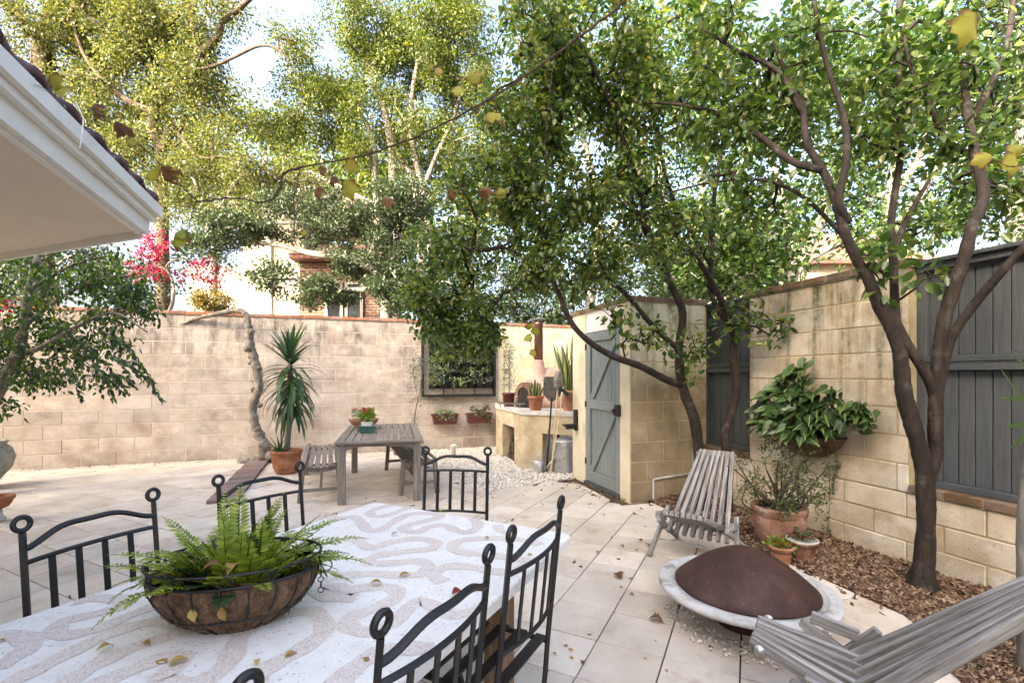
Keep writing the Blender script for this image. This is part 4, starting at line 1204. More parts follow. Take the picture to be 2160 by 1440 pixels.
# ------------------------------------------------------------------ folding stick chairs
def stick_chair(label, C, d, zc_, zf, df, zt, dt, nb=8, ns=7, sb=.066, ss=.068, T_=.033):
    t = thing('stick_chair', label, 'chair', (C.x,C.y,0), math.atan2(d.y,d.x)-math.pi/2, group='folding timber stick chairs')
    m = MT['grey_wood']
    W_ = .040                               # depth and thickness of a stick
    for i in range(nb):
        x = (i-(nb-1)/2)
        a = Vector((x*sb, .10, zc_-.075)); b = Vector((x*(T_+.006), -dt, zt))
        beam('back_stick', a, b, T_, W_, m, t, up=(0,.6,.8), ch=.004)
    for i in range(ns):
        x = (i-(ns-1)/2)
        a = Vector((x*ss, -.16, zc_-.06)); b = Vector((x*(T_+.008), df, zf))
        beam('seat_stick', a, b, T_, W_, m, t, up=(0,-.3,1), ch=.004)
    for s in (-1,1):                                   # legs: outer sticks run on to the floor
        beam('front_leg', Vector((s*.275,-.05,zc_+.10)), Vector((s*.335,.26,.008)), T_, W_, m, t, up=(0,.6,.8), ch=.004)
        beam('rear_leg', Vector((s*.262,.24,zc_+.06)), Vector((s*.300,-.36,.008)), T_, W_, m, t, up=(0,-.3,1), ch=.004)
        beam('arm_block', Vector((s*.285,.02,zc_+.05)), Vector((s*.285,.20,zc_+.085)), .036, .05, m, t, ch=.004)
    for nm, y, z, hw in (('hinge_rod',0,zc_-.03,.29),('seat_rod',df*.90,zf*.90+zc_*.1-.0,.15),('back_rod',-dt*.95,zt*.95+zc_*.05,.165),('leg_rod',.15,.10+.03,.30)):
        mb = MB(); mb.tube([(-hw,y,z),(hw,y,z)],.006,8); rod = mb.build(nm, MT['steel'], t)
        for s in (-1,1):
            mb = MB(); mb.lathe([(.020,0),(.020,.003),(.010,.004),(.009,.010),(.001,.012)],16); o = mb.build('bolt', MT['steel'], t, True)
            o.location = (s*hw,y,z); o.rotation_euler = (0,s*math.pi/2,0)
    for i in range(nb-1):                              # spacers between stick ends
        x = (i-(nb-2)/2)
        for nm, fr, top in (('spacer',.95,True),):
            beam('spacer', Vector((x*(T_+.006),-dt*.92,zt*.92+zc_*.08)), Vector((x*(T_+.006),-dt*.99,zt*.99+zc_*.01)), .006, W_*.8, m, t, up=(0,.6,.8), ch=.001)
    return t
stick_chair('weathered folding stick chair facing the fire pit below the dark panel', Vector((1.56,3.94,0)), Vector((-.6,-.8,0)), .26, .45, .46, .80, .56)
stick_chair('weathered folding stick chair in the lower right foreground, cut off by the frame', Vector((1.40,1.87,0)), Vector((-.82,.57,0)), .29, .38, .40, .82, .52, 6, 6, .096, .094, .030)

# ------------------------------------------------------------------ vertical garden on the back wall
vg0 = back(4.84)
vg = thing('vertical_garden', 'black steel frame of the vertical garden fixed to the tan wall', 'plant frame', (vg0.x,vg0.y,1.07), ANG)
VW = 1.54; VH = 1.42; m = MT['black_metal']
beam('frame_bar', (0,-.06,.025), (VW,-.06,.025), .10, .05, m, vg); beam('frame_bar', (0,-.06,VH-.025), (VW,-.06,VH-.025), .10, .05, m, vg)
beam('frame_bar', (.025,-.06,.052), (.025,-.06,VH-.052), .10, .05, m, vg, up=(1,0,0)); beam('frame_bar', (VW-.025,-.06,.052), (VW-.025,-.06,VH-.052), .10, .05, m, vg, up=(1,0,0))
mb = MB(); mb.box((.16,-.02,.17),(VW-.052,-.008,VH-.1)); mb.build('back_mesh', MT['black_plastic'], vg)
for k in range(6): beam('hanging_rail', (.16,-.028,.30+k*.205), (VW-.052,-.028,.30+k*.205), .012, .02, m, vg, ch=.001)
for x in (.45,1.10): beam('tie_bar', (x,-.04,.05), (x,-.04,.18), .012, .02, m, vg, up=(1,0,0), ch=.001)
VGP = []
for r in range(6):
    for c in range(7):
        x = .25+c*.185+random.gauss(0,.008); z = .185+r*.205
        p = vg0+E1*x-Vector((-E1.y,E1.x,0))*.105; VGP.append((Vector((p.x,p.y,1.07+z)), r, c))

# wall ladder trellis beside the frame
tr0 = back(6.60); t = thing('wall_ladder', 'thin dark wire ladder trellis on the cream wall by the vertical garden', 'trellis', (tr0.x,tr0.y,.9), ANG)
for x in (-.02,.11): 
    mb = MB(); mb.tube([(x,-.03,0),(x,-.03,1.15)],.005,6); mb.build('upright', MT['cane'], t)
for k in range(4):
    mb = MB(); mb.tube([(-.06,-.03,.1+k*.31),(.115,-.03,.1+k*.31)],.007,6); mb.build('rung', MT['cane'], t)

# two maroon troughs on the wall
TROUGH = []
for px, lab in ((935,'maroon trough on the wall, the left one under the vertical garden'),(1008,'maroon trough with longer trailing plants, the right one near the oven bench')):
    s = {935:5.305,1008:6.01}[px]; q = back(s,.11)
    t = thing('wall_trough', lab, 'planter', (q.x,q.y,.53), ANG, group='maroon wall troughs')
    mb = MB(); taper_box(mb,.225,.075,.25,.095,0,.17); taper_box(mb,.268,.108,.268,.108,.1705,.20); mb.build('trough', MT['maroon_plastic'], t)
    mb = MB(); mb.box((-.23,-.085,.2005),(.23,.085,.206)); mb.build('soil', MT['soil'], t)
    TROUGH.append(Vector((q.x,q.y,.735)))

# half round planter on the right wall
wp0 = rw0+E2*1.46; WPN = -E1
wp = thing('wall_planter', 'half round dark fibre planter hung on the sandstone wall', 'planter', (wp0.x,wp0.y,.74), RZ2)
mb = MB(); n = 18; m_ = 7; vs = []
for j in range(m_):
    b = j/(m_-1); rr_ = .36*math.sin(math.pi/2*(.25+.75*b)); z = .20*b
    for i in range(n+1):
        a = math.pi*i/n; vs.append((rr_*math.cos(a), -rr_*.62*math.sin(a)-.004, z))
mb.add(vs, [(j*(n+1)+i,j*(n+1)+i+1,(j+1)*(n+1)+i+1,(j+1)*(n+1)+i) for j in range(m_-1) for i in range(n)]+[tuple((m_-1)*(n+1)+i for i in range(n+1)), tuple(range(n,-1,-1))])
mb.build('liner', MT['coir'], wp)
mb = MB(); mb.tube([(.365*math.cos(math.pi*i/n), -.23*math.sin(math.pi*i/n)-.004, .205) for i in range(n+1)],.012,6); mb.build('rim_wire', MT['black_metal'], wp)
# ------------------------------------------------------------------ plants: tools
def unit(a): return a/np.maximum(np.linalg.norm(a, axis=-1, keepdims=True), 1e-9)

def leaf_arrays(Pn, D, L, W, fold=.25, curl=.12, up=None, rich=False):
    """numpy leaves: 4 vertices and 2 triangles each, or 6 vertices and 2 quads when rich"""
    n = len(Pn); D = unit(D)
    U = RNG.normal(0,.55,(n,3))+np.array([0,0,1.]) if up is None else up
    S = unit(np.cross(D, U)); N = np.cross(S, D)
    L = L[:,None]; W = W[:,None]
    if not rich:
        v = np.stack([Pn, Pn+D*L*.45-S*W+N*fold*W, Pn+D*L-N*curl*L, Pn+D*L*.45+S*W+N*fold*W], 1)
        f = np.array([(0,2,1),(0,3,2)])
        return v.reshape(-1,3), (f[None]+(np.arange(n)*4)[:,None,None]).reshape(-1,3)
    v = np.stack([Pn, Pn+D*L*.32-S*W*.95+N*fold*W, Pn+D*L*.70-S*W*.75+N*(fold*W-curl*L*.4), Pn+D*L-N*curl*L, Pn+D*L*.70+S*W*.75+N*(fold*W-curl*L*.4), Pn+D*L*.32+S*W*.95+N*fold*W], 1)
    f = np.array([(0,3,2,1),(0,5,4,3)])
    return v.reshape(-1,3), (f[None]+(np.arange(n)*6)[:,None,None]).reshape(-1,4)

def foliage(name, Pn, D, L, W, mat, parent, org=None, rich=False, fold=.25, curl=.12, up=None):
    v, f = leaf_arrays(Pn, D, L, W, fold, curl, up, rich)
    me = np_mesh(name, v, f)
    o = link(name, me, mat, parent, -Vector(org) if org is not None else None)
    if name not in ('crown', 'frond'): o['kind'] = 'stuff'
    return o

def blob_points(blobs, n, gap=.0, seed=0, shell=.35):
    """points in a set of ellipsoids (centre, radii), weighted by size, thinned by a slow noise so that gaps stay"""
    r = np.random.default_rng(seed)
    vol = np.array([b[1][0]*b[1][1]*b[1][2] for b in blobs])**.8; vol /= vol.sum()
    out = []
    ph = r.uniform(0,6.28,6)
    while len(out) < n:
        i = r.choice(len(blobs), p=vol); c, rad = blobs[i]
        d = r.normal(0,1,3); d /= np.linalg.norm(d); k = r.uniform(shell,1)**.6
        p = np.array(c)+d*k*np.array(rad)
        if gap:
            s = np.mean(rad)*.55
            q = math.sin(p[0]/s*2.1+ph[0])+math.sin(p[1]/s*1.9+ph[1])+math.sin(p[2]/s*2.4+ph[2])+math.sin((p[0]+p[2])/s*1.3+ph[3])
            if q < -2+gap*2 and r.random() < .85: continue
        out.append(p)
    return np.array(out)

def grow(mb, skel, ctr, r0, rmax, sides=4, sag=.1, seed=0):
    """joins every clump to the nearest wood and thickens the branches that carry more"""
    r = np.random.default_rng(seed)
    pts = [np.array(p) for p in skel]; par = [-1]*len(pts)
    sk = np.array(pts)
    order = np.argsort([np.min(np.linalg.norm(sk-c, axis=1)) for c in ctr])
    arr = np.zeros((len(pts)+2*len(ctr),3)); arr[:len(pts)] = sk; n = len(pts); ns = n
    for i in order:
        c = ctr[i]
        j = int(np.argmin(np.linalg.norm(arr[:n]-c, axis=1)))
        d = c-arr[j]; L = np.linalg.norm(d)
        mid = arr[j]+d*.5+r.normal(0,.10*L,3)+np.array([0,0,sag*L])
        arr[n] = mid; par.append(j); arr[n+1] = c; par.append(n); n += 2
    cnt = np.ones(n)
    for i in range(n-1, ns-1, -1):
        if par[i] >= 0: cnt[par[i]] += cnt[i]
    for i in range(ns, n):
        j = par[i]
        a = min(rmax, r0*cnt[i]**.5); b = min(rmax, r0*cnt[j]**.5) if j >= ns else min(rmax, a*1.25)
        mb.tube([tuple(arr[j]), tuple(arr[i])], [b, a], sides, cap=False)
    return arr[:n]

def clump_leaves(ctr, per, rad, L, droop=.2, seed=0, crown_c=None, flat=1.0):
    r = np.random.default_rng(seed); n = len(ctr)*per
    c = np.repeat(ctr, per, axis=0)
    off = r.normal(0,1,(n,3)); off /= np.maximum(np.linalg.norm(off,axis=1,keepdims=True),1e-6); off *= (r.uniform(.05,1,(n,1))**.6)*rad
    off[:,2] *= flat
    D = off/rad*.9+r.normal(0,.55,(n,3)); D[:,2] -= droop
    ln = L[0]+(L[1]-L[0])*r.random(n)
    return c+off, D, ln

class Tree:
    """a tree standing at base with trunk limbs given as measured polylines"""
    def __init__(s, name, label, base, cat='tree', group=None):
        s.o = thing(name, label, cat, (base[0],base[1],0), group=group); s.org = Vector((base[0],base[1],0)); s.mb = MB(); s.skel = []
    def limb(s, pts, r, sides=10, n=5, knob=0., attach=True):
        path = smooth_path(pts, n); rr_ = lerp_list(r, len(path))
        if knob: rr_ = [x*(1+random.uniform(-knob,knob)) for x in rr_]
        s.mb.tube(path, rr_, sides)
        if attach: s.skel += [tuple(p) for p in path]
        return path
    def finish(s, blobs, nclump, per, rad, L, wf, mat, bark, r0=.004, rmax=.05, droop=.2, seed=0, gap=.3, rich=False, curl=.12, fold=.25, flat=1., sides=4, shell=.3, skip_skel=0., name='crown'):
        ctr = blob_points(blobs, nclump, gap, seed, shell)
        sk = s.skel[int(len(s.skel)*skip_skel):]
        grow(s.mb, sk, ctr, r0, rmax, sides, seed=seed)
        Pn, D, ln = clump_leaves(ctr, per, rad, L, droop, seed+1, flat=flat)
        foliage(name, Pn, D, ln, ln*wf, mat, s.o, s.org, rich, fold, curl)
        tr = s.mb.build('trunk', bark, s.o, True, org=s.org)
        return tr
def B(px, py, Y, rx, ry, dep):
    return (tuple(P(px,py,Y)), (rx*Y/1000, dep, ry*Y/1000))

# ------------------------------------------------------------------ far buildings
fb_ = thing('stone_building', 'sunlit cream stone building beyond the wall with a white arched gable window', 'building', (-9,20,0))
def fbx(name, lo, hi, mat, parent=None, org=(-9,20,0)):
    mb = MB(); mb.box(lo, hi); return mb.build(name, mat, parent or fb_, org=None if parent else org)
def X(px, Y): return (px-1080)/1000*Y
def Z(py, Y): return CAM_H-(py-792)/1000*Y
Yb = 20.
fbx('wall', (X(512,Yb),Yb,-.05), (X(640,Yb),Yb+6,Z(470,Yb)), MT['far_stone'])
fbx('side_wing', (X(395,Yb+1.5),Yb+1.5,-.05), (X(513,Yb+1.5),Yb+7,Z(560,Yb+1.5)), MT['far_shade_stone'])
fbx('pilaster', (X(566,Yb),Yb-.12,0), (X(574,Yb),Yb-.001,Z(500,Yb)), MT['far_trim'])
mb = MB()                                                   # gable with arched window
gy = Yb+2.; gp = [(X(470,gy),Z(470,gy)),(X(800,gy),Z(470,gy)),(X(800,gy),Z(440,gy)),(X(655,gy),Z(372,gy)),(X(470,gy),Z(440,gy))]
k = len(gp); mb.add([(x,gy,z) for x, z in gp]+[(x,gy+3,z) for x, z in gp], [tuple(range(k)), tuple(range(2*k-1,k-1,-1))]+[(i,k+i,k+(i+1)%k,(i+1)%k) for i in range(k)])
mb.build('gable', MT['far_stone'], fb_, org=(-9,20,0))
cx_, cz_ = X(655,gy), Z(462,gy)
mb = MB(); mb.tube([(cx_+1.15*math.cos(a*math.pi/14), gy-.12, cz_+1.35*math.sin(a*math.pi/14)) for a in range(15)],.14,6); mb.build('arch_trim', MT['far_trim'], fb_, org=(-9,20,0))
mb = MB(); mb.tube([(cx_+.62*math.cos(a*math.pi/14), gy-.1, cz_+.75*math.sin(a*math.pi/14)) for a in range(15)],.08,6); mb.build('arch_trim', MT['far_trim'], fb_, org=(-9,20,0))
fbx('window', (cx_-.36,gy-.05,cz_-.2), (cx_+.36,gy-.001,cz_+.55), MT['glass'])
for s in (-1,1):
    mb = MB(); a = (X(655,gy),Z(368,gy)); b = (X(480 if s < 0 else 800,gy),Z(440,gy))
    mb.tube([(a[0],gy-.2,a[1]),(b[0],gy-.2,b[1])],.13,4); mb.build('verge', MT['far_trim'], fb_, org=(-9,20,0))
def brickmat():
    m, nt, b = new_mat('far_brick')
    g_ = nt.nodes.new("ShaderNodeNewGeometry"); sp = nt.nodes.new("ShaderNodeSeparateXYZ"); cb = nt.nodes.new("ShaderNodeCombineXYZ")
    nt.links.new(g_.outputs['Position'], sp.inputs[0]); nt.links.new(sp.outputs[0], cb.inputs[0]); nt.links.new(sp.outputs[2], cb.inputs[1])
    br = nt.nodes.new("ShaderNodeTexBrick"); br.inputs['Scale'].default_value = 1; br.inputs['Brick Width'].default_value = .30; br.inputs['Row Height'].default_value = .10
    br.inputs['Mortar Size'].default_value = .014
    br.inputs['Color1'].default_value = (.09,.035,.022,1); br.inputs['Color2'].default_value = (.15,.065,.038,1); br.inputs['Mortar'].default_value = (.20,.17,.13,1)  # bricks darkened, the shade of the trees is put into their colour
    nt.links.new(cb.outputs[0], br.inputs['Vector']); nt.links.new(br.outputs[0], b.inputs['Base Color']); b.inputs['Roughness'].default_value = .9
    return m
MT['far_brick'] = brickmat()
bb = thing('brick_house', 'red brick house beyond the wall with a leaded window and dark eave', 'house', (-6,17,0))
Yh = 17.
def bbx(name, lo, hi, mat, parent=None):
    mb = MB(); mb.box(lo, hi); return mb.build(name, mat, parent or bb, org=None if parent else (-6,17,0))
bbx('wall', (X(632,Yh),Yh,-.05), (X(806,Yh),Yh+2.5,Z(552,Yh)), MT['far_brick'])
bbx('eave', (X(622,Yh),Yh-.45,Z(552,Yh)+.002), (X(812,Yh),Yh+2.7,Z(552,Yh)+.16), MT['far_roof'])
mb = MB(); a = Z(552,Yh)+.161
mb.add([(X(620,Yh),Yh-.5,a),(X(815,Yh),Yh-.5,a),(X(815,Yh),Yh+2.8,a),(X(620,Yh),Yh+2.8,a),(X(640,Yh),Yh+1.1,a+.75),(X(795,Yh),Yh+1.1,a+.75)],[(0,1,5,4),(1,2,5),(2,3,4,5),(3,0,4),(3,2,1,0)]); mb.build('roof', MT['far_roof'], bb, org=(-6,17,0))
for xa, xb in ((690,722),(732,764)):
    wn = bbx('window', (X(xa,Yh),Yh-.06,Z(672,Yh)), (X(xb,Yh),Yh-.001,Z(596,Yh)), MT['glass'])
    for xx_ in (xa, xb): bbx('frame', (X(xx_,Yh)-.05,Yh-.10,Z(672,Yh)), (X(xx_,Yh)+.05,Yh-.062,Z(596,Yh)), MT['far_shade_stone'], wn)
    bbx('frame', (X(xa,Yh)+.051,Yh-.10,Z(600,Yh)), (X(xb,Yh)-.051,Yh-.062,Z(594,Yh)), MT['far_shade_stone'], wn)
rb = thing('tiled_house', 'pale peach house with tiled roof glimpsed through the trees on the right', 'house', (10.5,17,0))
mb = MB(); mb.box((8.2,16.,-.05),(14.5,22,5.2)); mb.build('wall', MT['far_stone'], rb, org=(10.5,17,0))
mb = MB(); mb.add([(7.8,15.6,5.2),(14.9,15.6,5.2),(14.9,22.4,5.2),(7.8,22.4,5.2),(9.5,19,7.2),(13.2,19,7.2)],[(0,1,5,4),(1,2,5),(2,3,4,5),(3,0,4),(3,2,1,0)]); mb.build('roof', MT['far_roof'], rb, org=(10.5,17,0))
for xa in (9.3,11.6):
    mb = MB(); mb.box((xa,15.95,2.6),(xa+1.1,15.999,4.2)); mb.build('window', MT['glass'], rb, org=(10.5,17,0))

# ------------------------------------------------------------------ trees beyond the walls
t1 = Tree('spreading_tree', 'big spreading tree with twisting brown limbs, top left', (P(345,700,15).x,15))
Y = 15
t1.limb([(P(345,700,Y).x,Y,-.1), P(343,520,Y), P(341,345,Y), P(350,300,Y), P(365,262,Y+.2)],[0.2232,0.186,0.1674,0.1612,0.1364],12,5,.10)
t1.limb([P(345,330,Y), P(322,262,Y), P(340,205,Y), P(392,160,Y), P(420,115,Y)],[0.186,0.1674,0.1612,0.155,0.1488],10,5,.08)
t1.limb([P(420,118,Y), P(412,70,Y), P(405,30,Y), P(425,-40,Y)],[0.124,0.1054,0.0868,0.062],8,5,.05)
t1.limb([P(420,115,Y), P(458,82,Y), P(470,48,Y), P(505,18,Y), P(560,-30,Y)],[0.124,0.1054,0.093,0.0744,0.0496],8,5,.05)
t1.limb([P(400,150,Y), P(450,140,Y-.3), P(500,118,Y-.5), P(545,98,Y-.6), P(580,102,Y-.6), P(615,128,Y-.6)],[.06,.05,.045,.04,.03,.015],7,5,.1)
t1.limb([P(365,270,Y), P(420,330,Y-1), P(470,330,Y-1.2), P(530,350,Y-1.2)],[0.062,0.0496,0.0372,0.0186],7)
t1.limb([P(330,240,Y), P(250,200,Y), P(180,120,Y), P(150,30,Y)],[0.0992,0.0868,0.062,0.0372],8)
Y = 15.6
t1.finish([B(300,120,Y,150,120,1.5),B(430,230,Y,120,110,1.5),B(210,40,Y,140,110,1.6),B(470,340,Y-1,90,60,1.2),B(300,330,Y-1,110,70,1.2),B(230,240,Y,90,80,1.4),B(440,60,Y,90,90,1.3),B(560,90,Y-1,60,50,1.)],
          280,210,.58,(.075,.14),.27,MT['leaf_oak'],MT['bark_warm'],.012,.10,.15,11,.9,curl=.1)
t1b = Tree('oak_tree', 'golden lit tree with forked trunk behind the house roof, far top left', (P(80,700,16).x,16))
Y = 16
t1b.limb([(P(80,700,Y).x,Y,-.1), P(86,300,Y), P(92,110,Y), P(80,75,Y), P(30,25,Y), P(-20,-40,Y)],[.42,.38,.32,.22,.16,.1],10,5,.06)
t1b.limb([P(92,112,Y), P(100,60,Y), P(112,10,Y), P(118,-60,Y)],[.24,.2,.16,.1],8,5,.06)
t1b.finish([B(60,60,Y,150,120,2.5),B(-40,0,Y,120,120,2.),B(170,20,Y,110,80,2.),B(130,210,Y,110,90,2.),B(60,300,Y,110,80,2.)],
          120,200,.58,(.075,.14),.27,MT['leaf_oak'],MT['bark_warm'],.012,.10,.15,12,.8)
t2 = Tree('tall_tree', 'tall dense tree with pale slender trunks in the middle background', (P(830,700,17).x,17))
Y = 17
t2.limb([(P(835,700,Y).x,Y,-.1), P(838,520,Y), P(828,400,Y), P(826,310,Y), P(800,200,Y), P(760,100,Y)],[.17,.16,.15,.14,.12,.08],8)
t2.limb([P(893,640,Y), P(885,470,Y), P(872,380,Y), P(840,330,Y), P(815,270,Y)],[.15,.14,.12,.1,.07],8)
t2.limb([P(800,640,Y), P(797,480,Y), P(790,380,Y), P(788,300,Y), P(740,200,Y)],[.10,.10,.10,.09,.06],8)
t2.limb([P(915,640,Y), P(900,450,Y), P(868,290,Y), P(872,180,Y), P(900,60,Y)],[.12,.11,.1,.09,.06],8)
t2.limb([P(880,430,Y), P(920,330,Y), P(960,240,Y), P(990,120,Y)],[.09,.08,.06,.04],7)
t2.finish([B(715,140,Y,105,95,1.9),B(640,200,Y,75,70,1.5),B(790,60,Y,110,80,1.9),B(760,260,Y,120,75,1.8),B(880,160,Y,100,110,1.9),B(960,90,Y,110,110,2.),B(920,300,Y,90,80,1.7),B(620,300,Y,60,60,1.2),B(1040,220,Y,90,110,1.8)],
          320,240,.53,(.075,.135),.26,MT['leaf_mid'],MT['bark_pale'],.010,.09,.10,13,.7,skip_skel=.3)
t3 = Tree('layered_tree', 'darker tree with flat layers of small leaves in front of the brick house', (P(760,700,13).x,13))
Y = 13
t3.limb([(P(800,700,Y).x,Y,-.1), P(815,640,Y), P(800,580,Y), P(740,545,Y), P(660,535,Y), P(600,520,Y), P(520,510,Y)],[.17,.15,.13,.11,.09,.06,.03],8)
t3.limb([P(800,580,Y), P(770,500,Y), P(690,480,Y), P(600,470,Y), P(480,480,Y)],[.1,.09,.07,.05,.03],7)
t3.limb([P(790,610,Y), P(720,610,Y), P(650,590,Y), P(580,590,Y)],[.08,.06,.05,.03],7)
t3.finish([B(490,490,Y,75,36,1.),B(590,470,Y,70,26,1.),B(585,590,Y,48,34,.9),B(700,490,Y,80,32,1.),B(690,610,Y,60,28,.9),B(760,560,Y,60,40,1.),B(840,500,Y,70,50,1.2),B(850,610,Y,60,50,1.2),B(430,520,Y,40,26,.7),B(860,420,Y,60,50,1.2),B(610,425,Y,50,30,.8),B(700,440,Y,60,36,.9),B(790,460,Y,60,40,.9),B(640,640,Y,40,22,.6)],
          330,120,.36,(.07,.12),.26,MT['leaf_layer'],MT['bark_grey'],.007,.05,-.05,14,.3,flat=.55)
t5 = Tree('airy_tree', 'airy pale green tree veiling the stone gable beyond the wall', (P(455,700,14).x,14))
Y = 14
t5.limb([(P(455,700,Y).x,Y,-.1), P(452,560,Y), P(468,450,Y), P(500,380,Y), P(560,330,Y)],[.11,.10,.08,.06,.03],8)
t5.limb([P(455,560,Y), P(430,450,Y), P(410,380,Y), P(380,330,Y)],[.07,.06,.05,.03],8)
t5.finish([B(420,400,Y,90,50,1.2),B(530,390,Y,80,50,1.2),B(600,360,Y,70,40,1.),B(470,470,Y,60,30,.9),B(360,440,Y,50,50,.9),B(660,390,Y,50,28,.8),B(560,440,Y,40,26,.7)],
          130,120,.40,(.06,.11),.26,MT['leaf_oak'],MT['bark_grey'],.008,.05,.1,16,.7)
# a row of trees behind the right hand walls
def back_tree(name, label, px, Yt, trunks, blobs, nc, seed, mat='leaf_back', per=115):
    t = Tree(name, label, (P(px,700,Yt).x,Yt), group='trees behind the right hand walls')
    for pts, r in trunks: t.limb([P(*q) for q in pts], r, 8, 5, .05)
    t.finish(blobs, int(nc*.62), int(per*.8), .40, (.085,.15), .27, MT[mat], MT['bark_grey'], .008, .06, .2, seed, .95, skip_skel=.35)
back_tree('background_tree', 'leafy tree rising behind the cream wall and gate post', 1240, 12,
  [([(1250,900,12),(1245,640,12),(1262,480,12),(1240,330,12),(1200,180,12)],[.13,.12,.1,.08,.05]),([(1255,560,12),(1330,400,12),(1370,260,12)],[.08,.06,.04])],
  [B(1180,120,12,150,130,1.5),B(1300,200,12,150,130,1.5),B(1220,380,12,160,120,1.4),B(1120,470,12,110,90,1.2),B(1350,420,12,110,110,1.3)],190,21)
back_tree('background_tree', 'leafy tree with several thin stems behind the pier wall', 1440, 10.5,
  [([(1440,930,10.5),(1450,600,10.5),(1480,420,10.5),(1490,250,10.5)],[.12,.11,.08,.05]),([(1450,610,10.5),(1400,440,10.5),(1390,280,10.5)],[.09,.07,.04]),([(1452,600,10.5),(1540,430,10.5),(1600,260,10.5)],[.09,.07,.04])],
  [B(1430,140,10.5,140,140,1.3),B(1540,260,10.5,140,130,1.3),B(1420,360,10.5,110,110,1.2),B(1480,540,10.5,130,80,1.1),B(1580,440,10.5,110,90,1.2)],180,22)
back_tree('background_tree', 'tree with twin leaning trunks above the sandstone wall', 1680, 9.5,
  [([(1665,930,9.5),(1668,600,9.5),(1690,545,9.5),(1725,480,9.5),(1760,380,9.5),(1800,230,9.5)],[.13,.12,.11,.10,.08,.05]),([(1690,545,9.5),(1665,490,9.5),(1640,380,9.5),(1600,230,9.5)],[.09,.08,.06,.04]),([(1665,590,9.5),(1720,540,9.5),(1790,500,9.5),(1840,420,9.5)],[.07,.06,.05,.03])],
  [B(1660,130,9.5,150,150,1.3),B(1790,230,9.5,140,140,1.3),B(1650,330,9.5,120,100,1.2),B(1740,400,9.5,120,90,1.2),B(1600,540,9.5,90,60,1.),B(1860,480,9.5,90,70,1.)],170,23)
back_tree('background_tree', 'pale stemmed tree behind the dark panel near the right edge', 1900, 9.,
  [([(1890,930,9),(1875,620,9),(1870,480,9),(1890,330,9),(1870,180,9),(1880,20,9)],[.13,.12,.11,.10,.08,.05]),([(1875,500,9),(1960,380,9),(2010,240,9)],[.08,.07,.04]),([(1880,420,9),(1950,300,9),(1930,130,9)],[.07,.06,.04])],
  [B(1890,120,9,150,140,1.3),B(2010,230,9,140,140,1.3),B(1930,330,9,120,110,1.2),B(2020,420,9,120,80,1.1),B(1880,480,9,100,60,1.)],170,24)
back_tree('background_tree', 'dark leafy tree filling the upper right corner', 2150, 8.6,
  [([(2160,930,8.6),(2150,560,8.6),(2140,400,8.6),(2160,200,8.6),(2120,20,8.6)],[.14,.13,.12,.1,.06])],
  [B(2120,100,8.6,140,150,1.3),B(2160,300,8.6,120,130,1.2),B(2090,440,8.6,100,70,1.),B(2260,200,8.6,120,150,1.2)],130,25,'leaf_hedge')
back_tree('background_tree', 'slender tree leaning between the pier and the sandstone wall', 1560, 8.2,
  [([(1570,940,8.2),(1575,640,8.2),(1590,520,8.2),(1640,400,8.2)],[.07,.06,.05,.03])],
  [B(1540,590,8.2,90,50,.8),B(1620,520,8.2,80,50,.8),B(1500,480,8.2,80,60,.8)],70,26)
def hedge(name, label, blobs, nc, seed, mat, per=130, rad=.3, L=(.06,.11), cat='shrub'):
    c = blobs[0][0]; t = Tree(name, label, (c[0],c[1]), cat)
    t.limb([(c[0],c[1],-.1),(c[0],c[1],c[2])],[.06,.03],6)
    t.finish(blobs, nc, per, rad, L, .30, MT[mat], MT['bark_grey'], .006, .04, .1, seed, .1)
hedge('tall_shrub', 'dark green shrubs massed above the cream wall behind the oven flue', [B(1150,640,12.2,80,70,.8),B(1060,620,12.2,80,80,.8),B(1250,620,12.2,90,80,.8),B(1330,560,12.2,80,90,.8),B(960,600,12.2,70,80,.8)],150,31,'leaf_hedge')
hedge('tall_shrub', 'dark evergreen shrubs above the pier and narrow panel', [B(1420,590,9.3,90,60,.7),B(1530,570,9.3,90,60,.7)],75,32,'leaf_hedge')
hedge('golden_shrub', 'golden sunlit shrub peeping over the tan wall', [B(450,635,12.5,42,24,.5)],26,33,'leaf_golden',90,.22,(.05,.09))
hedge('tall_shrub', 'pale green shrubs over the left end of the tan wall', [B(120,560,12,120,70,.9),B(-20,560,12,100,90,.9),B(260,590,12,70,50,.8)],110,34,'leaf_layer')
hedge('far_grove', 'far green trees closing the view behind the tall tree', [B(700,420,30,200,130,3),B(950,420,28,200,200,3),B(500,330,32,160,120,3)],160,35,'leaf_mid',150,1.3,(.25,.42),'tree')

# ------------------------------------------------------------------ trees in the courtyard
ta_ = Tree('citrus_tree', 'leafy tree with two dark stems in front of the pier wall, branches reaching left', (2.08,5.2))
Y = 5.2
ta_.limb([(2.08,Y,-.03), P(1476,985,Y), P(1466,890,Y), P(1440,815,Y), P(1432,740,Y), P(1440,660,Y-.1), P(1415,600,Y-.2), P(1385,530,Y-.3), P(1340,440,Y-.4), P(1310,340,Y-.4)],[0.068,0.06,0.0576,0.0528,0.044,0.04,0.036,0.032,0.024,0.016],10,5,.05)
ta_.limb([P(1440,812,Y), P(1405,800,Y-.15), P(1350,772,Y-.3), P(1295,752,Y-.4), P(1245,722,Y-.5), P(1205,680,Y-.5), P(1175,610,Y-.5), P(1140,560,Y-.5), P(1060,520,Y-.4)],[0.044,0.04,0.036,0.0336,0.0304,0.0272,0.0224,0.0176,0.0112],9,5,.05)
ta_.limb([P(1435,740,Y), P(1380,690,Y-.2), P(1320,620,Y-.3), P(1260,575,Y-.3), P(1190,540,Y-.3), P(1100,500,Y-.2)],[0.032,0.0288,0.024,0.02,0.016,0.0096],8,5,.05)
